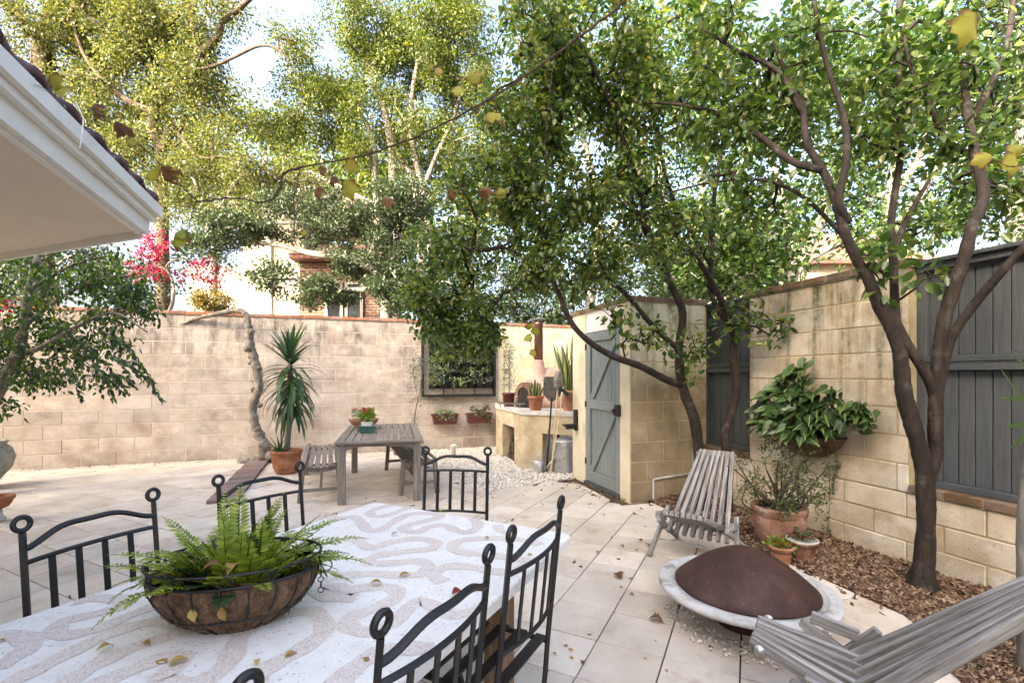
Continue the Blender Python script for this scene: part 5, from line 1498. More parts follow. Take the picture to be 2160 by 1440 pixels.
ta_.limb([(2.33,5.12,-.03), P(1534,975,5.1), P(1530,910,5.1), P(1552,835,5.1), P(1547,760,5.1), P(1545,690,5.1), P(1512,615,5.1), P(1470,545,5.), P(1425,490,5.), P(1390,400,4.9)],[0.056,0.048,0.0464,0.044,0.04,0.0384,0.0336,0.028,0.024,0.016],10,5,.05)
ta_.limb([P(1545,700,5.1), P(1500,620,5.15), P(1502,540,5.2), P(1508,400,5.2), P(1530,270,5.2), P(1540,120,5.2)],[0.032,0.0288,0.0256,0.0224,0.0176,0.0112],8,5,.05)
ta_.limb([P(1390,560,4.8), P(1340,380,4.7), P(1300,250,4.6), P(1240,120,4.5), P(1180,20,4.5)],[0.024,0.0224,0.0192,0.0144,0.0096],7,5,.05)
ta_.limb([P(1500,560,5.2), P(1420,420,5.), P(1380,260,4.9), P(1350,120,4.8)],[0.024,0.0208,0.016,0.0112],7,5,.05)
ta_.finish([B(1110,120,4.6,120,120,.7),B(1230,90,4.6,140,110,.7),B(1100,280,4.8,100,90,.7),B(1230,260,4.7,120,110,.7),B(1040,400,5.,100,70,.6),B(1150,420,4.9,120,90,.7),B(960,520,5.2,95,60,.6),B(1080,560,5.,110,70,.6),B(920,620,5.3,75,48,.5),B(1010,640,5.2,80,45,.45),B(1200,560,4.9,100,60,.6),B(1300,430,4.9,110,90,.7),B(1350,250,4.9,100,110,.7),B(1320,560,4.9,90,45,.5),B(1430,500,5.,80,60,.5),B(1040,700,5.,30,26,.25),B(935,690,5.4,55,26,.3),B(1000,705,5.3,50,26,.3),B(1420,120,4.9,100,110,.7)],
           980,27,.15,(.038,.085),.28,MT['leaf_citrus'],MT['bark_dark'],.0028,.022,.35,41,.85,rich=True,curl=.14,sides=4)
# low twigs hanging in front of pier and panel
lw = blob_points([B(1360,700,4.9,90,30,.2),B(1460,730,5.,60,60,.2),B(1640,700,4.7,60,30,.15),B(1560,660,4.9,60,50,.2),B(1300,660,4.9,60,30,.2)],60,0,43,.1)
mbx = MB(); grow(mbx, [tuple(P(1405,800,5.05)),tuple(P(1320,762,4.9)),tuple(P(1432,740,5.2)),tuple(P(1547,760,5.1)),tuple(P(1545,690,5.1)),tuple(P(1260,735,4.75))], lw, .0025,.01,4,seed=3)
mbx.build('twigs', MT['bark_dark'], ta_.o, True, org=ta_.org)['kind'] = 'stuff'
hg = blob_points([B(955,688,5.25,75,30,.3),B(1015,715,5.15,38,34,.2),B(905,660,5.3,50,34,.3),B(960,735,5.2,40,22,.2)],80,0,47,.1)
mbx = MB(); grow(mbx, [tuple(P(1060,520,4.8)),tuple(P(1000,580,5.1))], hg, .0022,.010,4,seed=6)
mbx.build('twigs', MT['bark_dark'], ta_.o, True, org=ta_.org)['kind'] = 'stuff'
Pn, D, ln = clump_leaves(hg, 20, .14, (.045,.085), .5, 48)
foliage('hanging_leaves', Pn, D, ln, ln*.28, MT['leaf_citrus'], ta_.o, ta_.org, True)
Pn, D, ln = clump_leaves(lw, 9, .13, (.06,.105), .3, 44)
foliage('low_leaves', Pn, D, ln, ln*.27, MT['leaf_citrus'], ta_.o, ta_.org, True)

tb_ = Tree('citrus_tree', 'forked dark trunked tree in the bark bed at the right', (2.91,3.35))
Y = 3.35
tb_.limb([(2.88,3.34,-.03), (2.885,3.34,.03), P(1948,1205,Y), P(1953,1120,Y), P(1953,1050,Y), P(1948,985,Y), P(1938,940,Y), P(1922,885,Y), P(1908,835,Y), P(1902,780,Y), P(1897,735,Y), P(1880,690,Y), P(1855,645,Y), P(1832,588,Y), P(1806,545,Y), P(1782,490,Y), P(1762,420,Y+.05), P(1738,365,Y+.1), P(1702,300,Y+.15), P(1692,225,Y+.2), P(1660,160,Y+.3), P(1620,60,Y+.4)],[.13,.10,.066,.056,.056,.054,.052,.052,.052,.048,.046,.044,.042,.036,.034,.032,.030,.028,.025,.022,.018,.011],12,6,.06)
for dx, dy in ((-.12,-.05),(.08,-.10),(.11,.03),(-.05,.11),(-.02,-.13)):
    tb_.limb([(2.88+dx,3.34+dy,-.03), (2.883+dx*.55,3.34+dy*.55,.04), (2.893+dx*.1,3.345+dy*.1,.2)],[.026,.034,.03],8,4,attach=False)
tb_.limb([P(1952,1060,Y), P(1964,1000,Y-.01), P(1973,950,Y-.01), P(1972,900,Y-.02), P(1974,840,Y-.03), P(1978,760,Y-.05), P(1990,680,Y-.08), P(2006,625,Y-.1), P(2032,548,Y-.15), P(2050,480,Y-.15), P(2074,410,Y-.1), P(2058,330,Y+.05), P(2042,240,Y+.15), P(2035,150,Y+.3), P(2050,40,Y+.35)],[.025,.038,.042,.043,.042,.041,.040,.040,.038,.036,.034,.030,.027,.024,.016],11,6,.06)
tb_.limb([P(1973,880,Y-.02), P(1968,825,Y-.03), P(1945,775,Y-.04), P(1912,725,Y-.03), P(1884,672,Y-.01), P(1862,640,Y)],[.03,.034,.033,.033,.032,.028],9,6,.06,attach=False)
tb_.limb([P(1974,850,Y-.03), P(1988,780,Y-.06), P(2008,710,Y-.1), P(2055,642,Y-.2), P(2107,580,Y-.32), P(2165,515,Y-.42)],[.034,.032,.030,.028,.026,.022],9,6,.06)
tb_.limb([P(1890,690,Y), P(1886,600,Y+.05), P(1890,520,Y+.05), P(1925,440,Y+.1), P(1960,380,Y+.1)],[0.0312,0.02652,0.0234,0.01872,0.01248],8,5,.04)
tb_.limb([P(1790,470,Y), P(1770,420,Y-.02), P(1785,340,Y), P(1780,250,Y+.05), P(1745,140,Y+.1), P(1720,20,Y+.1), P(1715,-60,Y+.1)],[0.02808,0.02496,0.0234,0.02106,0.01716,0.01404,0.00936],8,5,.04)
tb_.limb([P(1735,360,Y+.1), P(1670,340,Y+.2), P(1600,285,Y+.4), P(1530,245,Y+.6), P(1440,222,Y+.8), P(1340,215,Y+1.)],[0.02808,0.02652,0.0234,0.02028,0.0156,0.00936],8,5,.05)
tb_.limb([P(1692,240,Y+.2), P(1640,150,Y+.3), P(1560,110,Y+.4), P(1480,60,Y+.5)],[0.02028,0.01872,0.01404,0.00936],7,5,.05)
tb_.limb([P(2060,330,Y+.25), P(2000,300,Y+.2), P(1960,220,Y+.2), P(1920,140,Y+.2), P(1900,20,Y+.2)],[0.0234,0.02028,0.01716,0.01404,0.00936],7,5,.05)
tb_.limb([P(2045,260,Y+.3), P(2100,160,Y+.3), P(2130,60,Y+.3), P(2140,-40,Y+.3)],[0.02652,0.0234,0.02028,0.0156],8,5,.05)
tb_.limb([P(1885,590,Y+.05), P(1800,520,Y+.2), P(1700,420,Y+.3), P(1610,380,Y+.4), P(1500,385,Y+.5), P(1400,410,Y+.6)],[0.01872,0.01716,0.0156,0.01248,0.00936,0.00624],7,5,.05)
tb_.limb([P(1900,330,Y+.4), P(1897,200,Y+.4), P(1895,60,Y+.4), P(1900,-60,Y+.4)],[0.0234,0.02184,0.02028,0.0156],8,5,.05)
tb_.limb([P(1886,600,Y+.05), P(1880,470,Y+.3), P(1900,330,Y+.4)],[0.0234,0.0234,0.0234],8,5,.03)
tb_.finish([B(1560,90,3.9,120,90,.5),B(1690,110,3.8,130,100,.5),B(1830,90,3.7,130,100,.5),B(1980,110,3.7,120,110,.5),B(2100,200,3.6,90,120,.5),B(1480,250,4.1,100,90,.5),B(1610,260,3.9,110,90,.5),B(1750,260,3.8,100,90,.5),B(1900,270,3.7,100,90,.5),B(1500,420,4.1,90,70,.45),B(1680,420,3.8,80,60,.4),B(2030,360,3.6,80,80,.4),B(1950,480,3.5,60,45,.3),B(2120,420,3.5,60,60,.3)],
           430,15,.145,(.042,.092),.28,MT['leaf_citrus_b'],MT['bark_dark'],.0028,.016,.3,51,1.0,rich=True,curl=.14)
sp_ = blob_points([B(1890,590,3.25,75,28,.12),B(1960,560,3.3,50,40,.12),B(1850,540,3.3,50,40,.12)],14,0,53,.1)
mbx = MB(); grow(mbx, [tuple(P(1886,640,Y)),tuple(P(1830,565,Y))], sp_, .0025,.008,4,seed=5); mbx.build('twigs', MT['bark_dark'], tb_.o, True, org=tb_.org)['kind'] = 'stuff'
Pn, D, ln = clump_leaves(sp_, 6, .10, (.07,.12), .25, 54); foliage('low_leaves', Pn, D, ln, ln*.28, MT['leaf_citrus_b'], tb_.o, tb_.org, True)
t = Tree('thin_tree', 'rough barked stem cut off by the right edge in the bark bed', (G(2168,1415).x,G(2168,1415).y))
yb_ = G(2168,1415).y
t.limb([(P(2168,1400,yb_).x,yb_,-.03), P(2166,1300,yb_), P(2163,1150,yb_), P(2175,950,yb_), P(2195,760,yb_), P(2250,500,yb_)],[.04,.036,.033,.03,.028,.02],8,5,.12)
for k, (a, b, c) in enumerate((((2190,905),(2145,895),(2117,905)),((2195,850),(2150,840),(2105,842)),((2190,880),(2140,820),(2095,752)),((2195,800),(2160,770),(2128,735)),((2190,905),(2150,930),(2128,948)))):
    n_ = 7; pts = smooth_path([P(a[0],a[1],2.35),P(b[0],b[1],2.3),P(c[0],c[1],2.2)],4); mb = MB(); vs = []
    for i, p in enumerate(pts):
        wv = .013*math.sin(math.pi*(.15+.85*(i/(len(pts)-1))**.9)+.1)+.001
        vs += [tuple(p+Vector((0,.2,1)).normalized()*wv), tuple(p-Vector((0,.2,1)).normalized()*wv)]
    mb.add(vs, [(2*i,2*i+1,2*i+3,2*i+2) for i in range(len(pts)-1)]); mb.build('leaf_blade', MT['leaf_jade'], t.o, org=t.org)
t.mb.build('trunk', MT['bark_grey'], t.o, True, org=t.org)

# leafy tree at the left edge
tf = Tree('ficus_tree', 'glossy dark leafed weeping tree at the left edge before the tan wall', (P(-60,1000,5.9).x,5.9))
Y = 5.9
tf.limb([(P(-70,1000,Y).x,Y,-.03), P(-40,900,Y), P(0,815,Y), P(32,760,Y), P(50,690,Y), P(62,610,Y), P(80,540,Y)],[.10,.085,.075,.07,.055,.045,.03],10,5,.05)
tf.limb([P(32,755,Y), P(90,730,Y-.1), P(160,690,Y-.2), P(240,660,Y-.3), P(310,700,Y-.4)],[.035,.03,.024,.016,.008],8)
tf.limb([P(50,690,Y), P(110,640,Y), P(200,590,Y-.1), P(280,580,Y-.2)],[.03,.024,.018,.008],8)
tf.limb([P(62,610,Y), P(150,560,Y), P(220,540,Y)],[.03,.02,.01],8)
bl = [B(60,700,Y,110,60,.55),B(160,620,Y,120,60,.55),B(230,560,Y,80,50,.45),B(40,600,Y,90,60,.5),B(180,710,Y,110,45,.45),B(110,780,Y,90,35,.4),B(260,640,Y,70,40,.4),B(20,790,Y,60,40,.4),B(250,740,Y,45,28,.3),B(200,790,Y,50,20,.3),B(30,850,Y,30,14,.25),B(290,600,Y,40,30,.3),B(-60,720,Y,100,90,.5)]
ctr = blob_points(bl, 235, .6, 61, .2)
grow(tf.mb, tf.skel, ctr, .0022, .015, 4, seed=61)
Pn, D, ln = clump_leaves(ctr, 22, .17, (.045,.085), .9, 62)
foliage('crown', Pn, D, ln, ln*.26, MT['leaf_ficus'], tf.o, tf.org, True, curl=.2)
for k in range(16):                                        # long drooping sprays to the right
    a = P(random.uniform(120,280), random.uniform(690,790), Y-random.uniform(.1,.5)); b = a+Vector((random.uniform(.2,.45),-.1,-random.uniform(.15,.4)))
    pth = smooth_path([a, (a+b)/2+Vector((0,0,.06)), b], 8); tf.mb.tube(pth, lerp_list([.004,.0015],len(pth)), 4, cap=False)
    pp = np.array([tuple(p) for p in pth for _ in range(2)]); dd = np.tile(np.array([(.5,.3,-.7),(.4,-.4,-.7)]),(len(pth),1))+RNG.normal(0,.25,(len(pp),3)); l_ = RNG.uniform(.05,.08,len(pp))
    foliage('leaf_spray', pp, dd, l_, l_*.26, MT['leaf_ficus'], tf.o, tf.org, True, curl=.2)
tf.mb.build('trunk', MT['bark_pale'], tf.o, True, org=tf.org)

# gnarled bougainvillea arching along the wall
bg0 = back(1.72,.30)
tg = Tree('bougainvillea', 'gnarled grey bougainvillea trunk arching along the tan wall with magenta flowers', (bg0.x,bg0.y))
Yg = bg0.y
def PG(x, y, d=0): return P(x,y,Yg-d)
pth = tg.limb([(bg0.x,bg0.y,-.03), PG(560,955), PG(541,905), PG(532,862), PG(546,815), PG(540,770), PG(528,728), PG(524,690), PG(519,664), PG(500,655), PG(462,661), PG(418,671), PG(384,684), PG(362,694)],[0.12,0.1,0.08,0.0704,0.068,0.068,0.064,0.06,0.0528,0.044,0.0384,0.036,0.0336,0.032],12,8,.20)
tg.limb([PG(384,684), PG(350,680), PG(310,672), PG(262,655,-.1), PG(205,645,-.2)],[.035,.03,.028,.026,.022],8,5,.1)
tg.limb([PG(362,694), PG(340,700), PG(300,705), PG(250,715)],[.035,.028,.02,.012],8,5,.1)
tg.limb([PG(340,676), PG(362,645,-.1), PG(366,600,-.2), PG(352,560,-.2), PG(390,545,-.2), PG(430,560,-.2), PG(470,590,-.2)],[.03,.028,.025,.022,.018,.014,.008],8,5,.1)
tg.limb([PG(352,575,-.2), PG(330,540,-.2), PG(318,510,-.2)],[.02,.015,.01],7,5,.1)
for (x, y, r) in ((526,735,.085),(546,776,.06),(535,822,.055),(548,855,.055),(530,700,.07),(543,905,.07),(530,765,.05),(556,935,.10),(545,975,.12),(572,962,.12),(562,988,.11),(528,752,.05),(541,790,.06),(536,880,.07)):
    p = PG(x,y,.02); mb_ = tg.mb; n = 7
    prof = [(r*math.sin(math.pi*k/6)+.001, -r*math.cos(math.pi*k/6)*.8) for k in range(7)]
    i0 = len(mb_.v); mb_.lathe(prof, n, (p.x,p.y,p.z))
    for i in range(i0, len(mb_.v)):
        v = mb_.v[i]; mb_.v[i] = tuple(p+(Vector(v)-p)*random.uniform(.65,1.25))
grow(tg.mb, [tuple(PG(366,600,-.2)),tuple(PG(390,545,-.2)),tuple(PG(430,560,-.2)),tuple(PG(330,540,-.2)),tuple(PG(352,560,-.2))],
     fl := blob_points([B(330,520,Yg+.2,40,32,.3),B(350,575,Yg+.2,45,30,.3),B(440,570,Yg+.2,42,38,.3),B(320,560,Yg+.2,40,40,.3),B(410,632,Yg+.2,20,12,.2),B(460,590,Yg+.2,22,26,.2),B(300,590,Yg+.2,30,30,.2)],70,0,71,.2), .003,.012,4,seed=71)
Pn, D, ln = clump_leaves(fl, 20, .085, (.035,.06), .0, 72); foliage('blossom', Pn, D, ln, ln*.42, MT['flower_pink'], tg.o, tg.org, fold=.5)
Pn, D, ln = clump_leaves(blob_points([B(380,560,Yg+.3,110,60,.4),B(300,600,Yg+.3,60,50,.4)],40,0,73,.1), 26, .16, (.05,.08), .1, 74); foliage('leaves', Pn, D, ln, ln*.34, MT['leaf_layer'], tg.o, tg.org)
rp = np.array([tuple(P(x,y,5.95)) for x, y in ((8,648),(30,655),(14,672),(5,640),(24,640))]); Pn, D, ln = clump_leaves(rp, 10, .06, (.04,.06), 0, 75); foliage('blossom', Pn, D, ln, ln*.42, MT['flower_pink'], tf.o, tf.org, fold=.5)
tg.mb.build('trunk', MT['bark_pale'], tg.o, True, org=tg.org)
for k in range(40):                                        # roots and knots at the foot
    pass

# olive sapling
os0 = G(868,968); to = Tree('olive_sapling', 'spindly grey olive sapling before the vertical garden', (os0.x,os0.y)); Y = os0.y
to.limb([(os0.x,os0.y,-.03), P(870,930,Y), P(874,885,Y), P(880,850,Y), P(888,815,Y), P(890,770,Y)],[.014,.013,.012,.011,.009,.005],7)
to.limb([P(884,830,Y), P(903,812,Y), P(922,800,Y-.1)],[.008,.006,.003],6); to.limb([P(882,840,Y), P(874,800,Y), P(872,765,Y)],[.008,.006,.003],6)
to.finish([B(882,765,Y,22,24,.15),B(905,770,Y,26,18,.15),B(920,800,Y-.1,26,14,.15),B(875,800,Y,16,24,.12),B(880,840,Y,14,14,.1),B(872,885,Y,8,14,.06)],95,11,.10,(.035,.06),.17,MT['leaf_olive'],MT['bark_pale'],.0018,.006,.0,81,0)

# ------------------------------------------------------------------ blades
def blade(name, base, d, L, W, droop, mat, parent, fold=.25, n=6, org=None, upv=None, shape='sword', twist=0.):
    d = Vector(d).normalized(); base = Vector(base)
    side = d.cross(Vector((0,0,1)))
    if side.length < .05: side = Vector((random.gauss(0,1),random.gauss(0,1),0))
    side.normalize()
    if twist: side = Quaternion(d, twist) @ side
    vs = []; p = base.copy(); dd = d.copy()
    for i in range(n+1):
        t = i/n
        if shape == 'sword': wv = W*min(1,.55+t*1.8)*(1-t**2.4)
        else: wv = W*(.75+.5*t*(1-t))*(1-t**5)
        nn = side.cross(dd).normalized()
        vs += [tuple(p-side*wv+nn*wv*fold), tuple(p), tuple(p+side*wv+nn*wv*fold)]
        dd = (dd+Vector((0,0,-droop/n*(.6+1.2*t)))).normalized(); p = p+dd*(L/n)
    fs = []
    for i in range(n):
        a = 3*i; fs += [(a,a+1,a+4,a+3),(a+1,a+2,a+5,a+4)]
    mb = MB(); mb.add(vs, fs)
    return mb.build(name, mat, parent, True, org=org)
MT['yucca_leaf'] = leafmat('yucca_leaf', [(.022,.055,.022),(.040,.095,.030),(.075,.15,.030)], .2, .35, obj=True)
yt = bpy.data.objects['terracotta_pot']; yt['category'] = 'potted plant'
mb = MB(); st_ = [(0,0,.30),(.015,0,.55),(.05,.0,.85),(.06,0,1.2),(.05,0,1.55),(.05,0,1.80)]
mb.tube(smooth_path(st_,6), lerp_list([.045,.042,.040,.04,.04,.03],31), 10); mb.build('stem', MT['bark_grey'], yt, True)
def stem_at(z): 
    for a, b in zip(st_, st_[1:]):
        if z <= b[2]: 
            t = (z-a[2])/(b[2]-a[2]); return Vector((a[0]+(b[0]-a[0])*t, 0, z))
    return Vector(st_[-1])
for k in range(130):
    u_ = k/129; z = .98+u_*.84; a = k*2.399+random.gauss(0,.25)
    el = (.1+(u_-.7)*4.2 if u_ > .7 else -.55+u_*.95)+random.gauss(0,.16)
    el = max(-1.1, min(1.40, el)); dr_ = (.35 if u_ > .8 else 1.9*(1-u_)+.5)*random.uniform(.7,1.3)
    d = Vector((math.cos(a)*math.cos(el), math.sin(a)*math.cos(el), math.sin(el)))
    blade('leaf', stem_at(z)+d*.03, d, random.uniform(.40,.62), .034, dr_, MT['yucca_leaf'], yt)
for k in range(22):                                        # pup at the foot
    a = k*2.399; el = .45+.9*k/22; d = Vector((math.cos(a)*math.cos(el), math.sin(a)*math.cos(el), math.sin(el)))
    blade('leaf', Vector((-.06,-.11,.30)), d, random.uniform(.28,.44), .016, .45, MT['yucca_leaf'], yt)
# snake plants
def snake_mat():
    m, nt, b = new_mat('snake_leaf')
    tc = nt.nodes.new("ShaderNodeUVMap")
    vec = coords(nt, 'world')
    c = ramp(nt, [(.030,.060,.024),(.075,.12,.05),(.045,.085,.032)], noise(nt, vec, 16, 3, .5, (1,1,3)), .35,.65)
    nt.links.new(c, b.inputs['Base Color']); b.inputs['Roughness'].default_value = .4
    return m
MT['snake_leaf'] = snake_mat(); MT['snake_edge'] = M('snake_edge', [(.42,.40,.12),(.50,.47,.20)], 12, .45, 0)
def snake_leaf(parent, base, d, L, W):
    d = Vector(d).normalized(); a = random.uniform(0,6.28); s = Vector((math.cos(a),math.sin(a),0)); s = (s-d*s.dot(d)).normalized()
    n = 10; vs = []; p = Vector(base); dd = d.copy(); wob = random.uniform(0,6); tw = random.uniform(-.9,.9)
    for i in range(n+1):
        t = i/n; wv = W*(.6+.9*t*(1-t)*1.6)*(1-t**6)**.8 if t < 1 else .001
        s2 = Quaternion(dd, tw*t) @ s; nn = s2.cross(dd)
        for k in (-1,-.72,.0,.72,1): vs.append(tuple(p+s2*(k*wv)+nn*(abs(k)*wv*.35)))
        dd = (dd+s*.05*math.sin(wob+t*5)+nn*.04*math.cos(wob+t*4)).normalized(); p = p+dd*(L/n)
    fs = []; mi = []
    for i in range(n):
        for k in range(4): fs.append((5*i+k,5*i+k+1,5*i+k+6,5*i+k+5)); mi.append(1 if k in (0,3) else 0)
    mb = MB(); mb.add(vs, fs); o = mb.build('leaf', MT['snake_leaf'], parent, True); o.data.materials.append(MT['snake_edge'])
    o.data.polygons.foreach_set('material_index', mi)
pt = bpy.data.objects['terracotta_pot.004']; pt['category'] = 'potted plant'
for k in range(9):
    a = k*2.4; snake_leaf(pt, (.05*math.cos(a),.05*math.sin(a),.19), (.28*math.cos(a),.28*math.sin(a),1), random.uniform(.20,.36), .028)
pt = bpy.data.objects['terracotta_pot.005']; pt['category'] = 'potted plant'
for k in range(24):
    a = k*2.4; r = .02+.07*(k/24); snake_leaf(pt, (r*math.cos(a),r*math.sin(a),.28), (.16*math.cos(a),.16*math.sin(a),1), random.uniform(.55,1.02), .033)
# slim shrub in the plum pot
pt = bpy.data.objects['plum_pot']; pt['category'] = 'potted plant'
mb = MB(); pth = smooth_path([(0,0,.2),(.02,0,.45),(.0,0,.75),(.03,0,1.15)],6); mb.tube(pth, lerp_list([.008,.007,.005,.002],len(pth)), 6)
ctr = np.array([tuple(p+Vector((random.gauss(0,.05),random.gauss(0,.05),0))) for p in pth[4:] for _ in range(4)])
grow(mb, [tuple(p) for p in pth], ctr, .0012,.004,4,seed=9); mb.build('stem', MT['bark_grey'], pt, True)
Pn, D, ln = clump_leaves(ctr, 8, .075, (.03,.055), -.4, 91); foliage('leaves', Pn, D, ln, ln*.2, MT['leaf_olive'], pt)
# jade and twigs in the large bed pot
pt = bpy.data.objects['terracotta_pot.001']; pt['category'] = 'potted plant'
mb = MB(); sk = []
for k in range(26):
    a = random.uniform(0,6.28); r = random.uniform(.3,.62); b = Vector((random.gauss(0,.07),random.gauss(0,.07),.29)); tip = Vector((r*.75*math.cos(a)-.04, r*.5*math.sin(a), .34+random.uniform(.02,.42)))
    pth = smooth_path([b,(b+tip)/2+Vector((random.gauss(0,.04),random.gauss(0,.04),-.02)),tip],4); mb.tube(pth, lerp_list([.011,.007,.004],len(pth)), 6); sk += [tuple(p) for p in pth[4:]]
for tip in ((.02,.05,.74),(-.10,.02,.66),(.16,.0,.6)):
    pth = smooth_path([(0,0,.3),(tip[0]*.3,tip[1],.5),tip],5); mb.tube(pth, lerp_list([.016,.012,.006],len(pth)), 7); sk += [tuple(p) for p in pth[5:]]
ctr = np.array([np.array(sk[i])+RNG.normal(0,.07,3)+np.array([0,0,.02]) for i in RNG.integers(0,len(sk),150)])
grow(mb, sk, ctr, .0018,.006,4,seed=10); mb.build('stems', MT['bark_warm'], pt, True)
Pn, D, ln = clump_leaves(ctr, 13, .055, (.016,.030), -.1, 92); foliage('leaves', Pn, D, ln, ln*.38, MT['leaf_jade'], pt)
# pansies
for nm, fm, n_ in (('terracotta_pot.002','flower_red',7),('terracotta_pot.003','leaf_lime',3)):
    pt = bpy.data.objects[nm]; pt['category'] = 'potted plant'; h = .13 if nm.endswith('2') else .105
    c = np.array([(random.gauss(0,.03),random.gauss(0,.03),h+.02+random.uniform(0,.03)) for _ in range(12)])
    Pn, D, ln = clump_leaves(c, 10, .04, (.03,.05), -.3, 93); foliage('leaves', Pn, D, ln, ln*.35, MT['leaf_jade' if nm.endswith('2') else 'leaf_lime'], pt)
    c = np.array([(random.gauss(0,.03),random.gauss(0,.03)-.02,h+.055+random.uniform(0,.015)) for _ in range(n_)])
    Pn, D, ln = clump_leaves(c, 7, .014, (.012,.018), 0, 94); foliage('blossom', Pn, D, ln, ln*.5, MT['flower_red'], pt)
# flowers on the wooden table
c = np.array([(.12*math.cos(k*2.4)*random.uniform(.2,1),.12*math.sin(k*2.4)*random.uniform(.2,1),.17+random.uniform(0,.05)) for k in range(20)])
Pn, D, ln = clump_leaves(c, 12, .055, (.04,.07), -.2, 95); foliage('leaves', Pn, D, ln, ln*.4, MT['leaf_succulent'], fb)
Pn, D, ln = clump_leaves(c[:9]+np.array([0,0,.06]), 12, .028, (.02,.035), -.3, 96); foliage('blossom', Pn, D, ln, ln*.45, MT['flower_red'], fb)
c = np.array([(.05*math.cos(k*2.4),.04*math.sin(k*2.4),.19+random.uniform(0,.09)) for k in range(12)])
Pn, D, ln = clump_leaves(c, 12, .05, (.035,.06), -.2, 97); foliage('leaves', Pn, D, ln, ln*.42, MT['leaf_lime'], tp)
c = np.array([(random.gauss(0,.05),random.gauss(0,.04),.28+random.uniform(0,.02)) for _ in range(4)])
Pn, D, ln = clump_leaves(c, 9, .02, (.018,.028), 0, 98); foliage('blossom', Pn, D, ln, ln*.45, MT['flower_pink'], tp)
# vertical garden pots
potme = MB(); potme.lathe([(.045,0),(.05,.004),(.062,.105),(.066,.107),(.066,.12),(.06,.12),(.056,.10)],16); pme = potme.mesh('nursery_pot'); pme.materials.append(MT['black_plastic']); pme.polygons.foreach_set('use_smooth',[True]*len(pme.polygons))
kinds = []
for k in range(6):
    m_, nl, rd, L_, wf_, mt = [(9,14,.075,(.04,.07),.34,'leaf_succulent'),(10,12,.09,(.03,.05),.42,'leaf_jade'),(8,16,.06,(.05,.08),.22,'leaf_lime'),(14,12,.085,(.025,.045),.4,'leaf_succulent'),(9,10,.07,(.045,.08),.25,'leaf_olive'),(12,12,.10,(.03,.05),.4,'leaf_succulent')][k]
    c = np.array([(random.gauss(0,.045),random.gauss(-.03,.04),.12+abs(random.gauss(.03,.05))-(.07 if k in (3,5) and random.random() < .4 else 0)) for _ in range(m_)])
    Pn, D, ln = clump_leaves(c, nl, rd, L_, .0 if k not in (3,5) else .35, 100+k)
    v, f = leaf_arrays(Pn, D, ln, ln*wf_); me = np_mesh('succulent', v, f); me.materials.append(MT[mt]); kinds.append(me)
for p, r, c in VGP:
    kk = random.randrange(6)
    look = ('pale rosette','dark jade','lime spiky','trailing pale','silver upright','spreading pale')[kk]
    t = thing('hanging_pot', 'black pot of %s succulents, %s row, %s from left, in vertical garden' % (look, ('bottom','second lowest','third lowest','third highest','second highest','top')[r], ('first','second','third','fourth','fifth','sixth','seventh')[c]), 'potted plant', tuple(p), ANG+random.gauss(0,.3), group='pots in the vertical garden')
    link('pot', pme, None, t); o = link('succulent', kinds[kk], None, t); s = random.uniform(.65,1.05) if not (r > 4) else .8; o['kind'] = 'stuff'; o.scale = (s,s,s)
# troughs
for i, q in enumerate(TROUGH):
    tt = [o for o in bpy.data.objects if o.name.startswith('wall_trough') and 'label' in o][i]
    c = np.array([(random.uniform(-.2,.2),random.gauss(-.03,.05),.225+random.uniform(0,.04+.08*i)) for _ in range(22)]+[(random.uniform(-.15,.2),-.12,.2-random.uniform(0,.1+.12*i)) for _ in range(6+6*i)])
    Pn, D, ln = clump_leaves(c, 11, .055, (.025,.045), .1, 120+i); foliage('plants', Pn, D, ln, ln*.4, MT['leaf_succulent' if i == 0 else 'leaf_jade'], tt)

# arrow leaved climber in the wall planter
def arrow_mat():
    m, nt, b = new_mat('arrow_leaf')
    tc = nt.nodes.new("ShaderNodeTexCoord"); sp = nt.nodes.new("ShaderNodeSeparateXYZ"); nt.links.new(tc.outputs['Object'], sp.inputs[0])
    ax = mathn(nt, 'ABSOLUTE', sp.outputs[1])
    oi = nt.nodes.new("ShaderNodeObjectInfo")
    c = ramp(nt, [(.012,.034,.010),(.024,.060,.014),(.055,.105,.022)], oi.outputs['Random'], 0, 1)
    side = mathn(nt, 'ABSOLUTE', mathn(nt, 'SINE', mathn(nt, 'MULTIPLY', mathn(nt, 'SUBTRACT', sp.outputs[0], mathn(nt, 'MULTIPLY', ax, .7)), 130.)))
    v1 = mrange(nt, ax, .0055, .002); v2 = mathn(nt, 'MULTIPLY', mrange(nt, side, .22, .05, 0, .55), mrange(nt, ax, .045, .012))
    c = mixc(nt, mathn(nt, 'MAXIMUM', v1, v2), c, (.17,.23,.08))
    nt.links.new(c, b.inputs['Base Color']); b.inputs['Roughness'].default_value = .36
    return m
MT['arrow_leaf'] = arrow_mat()
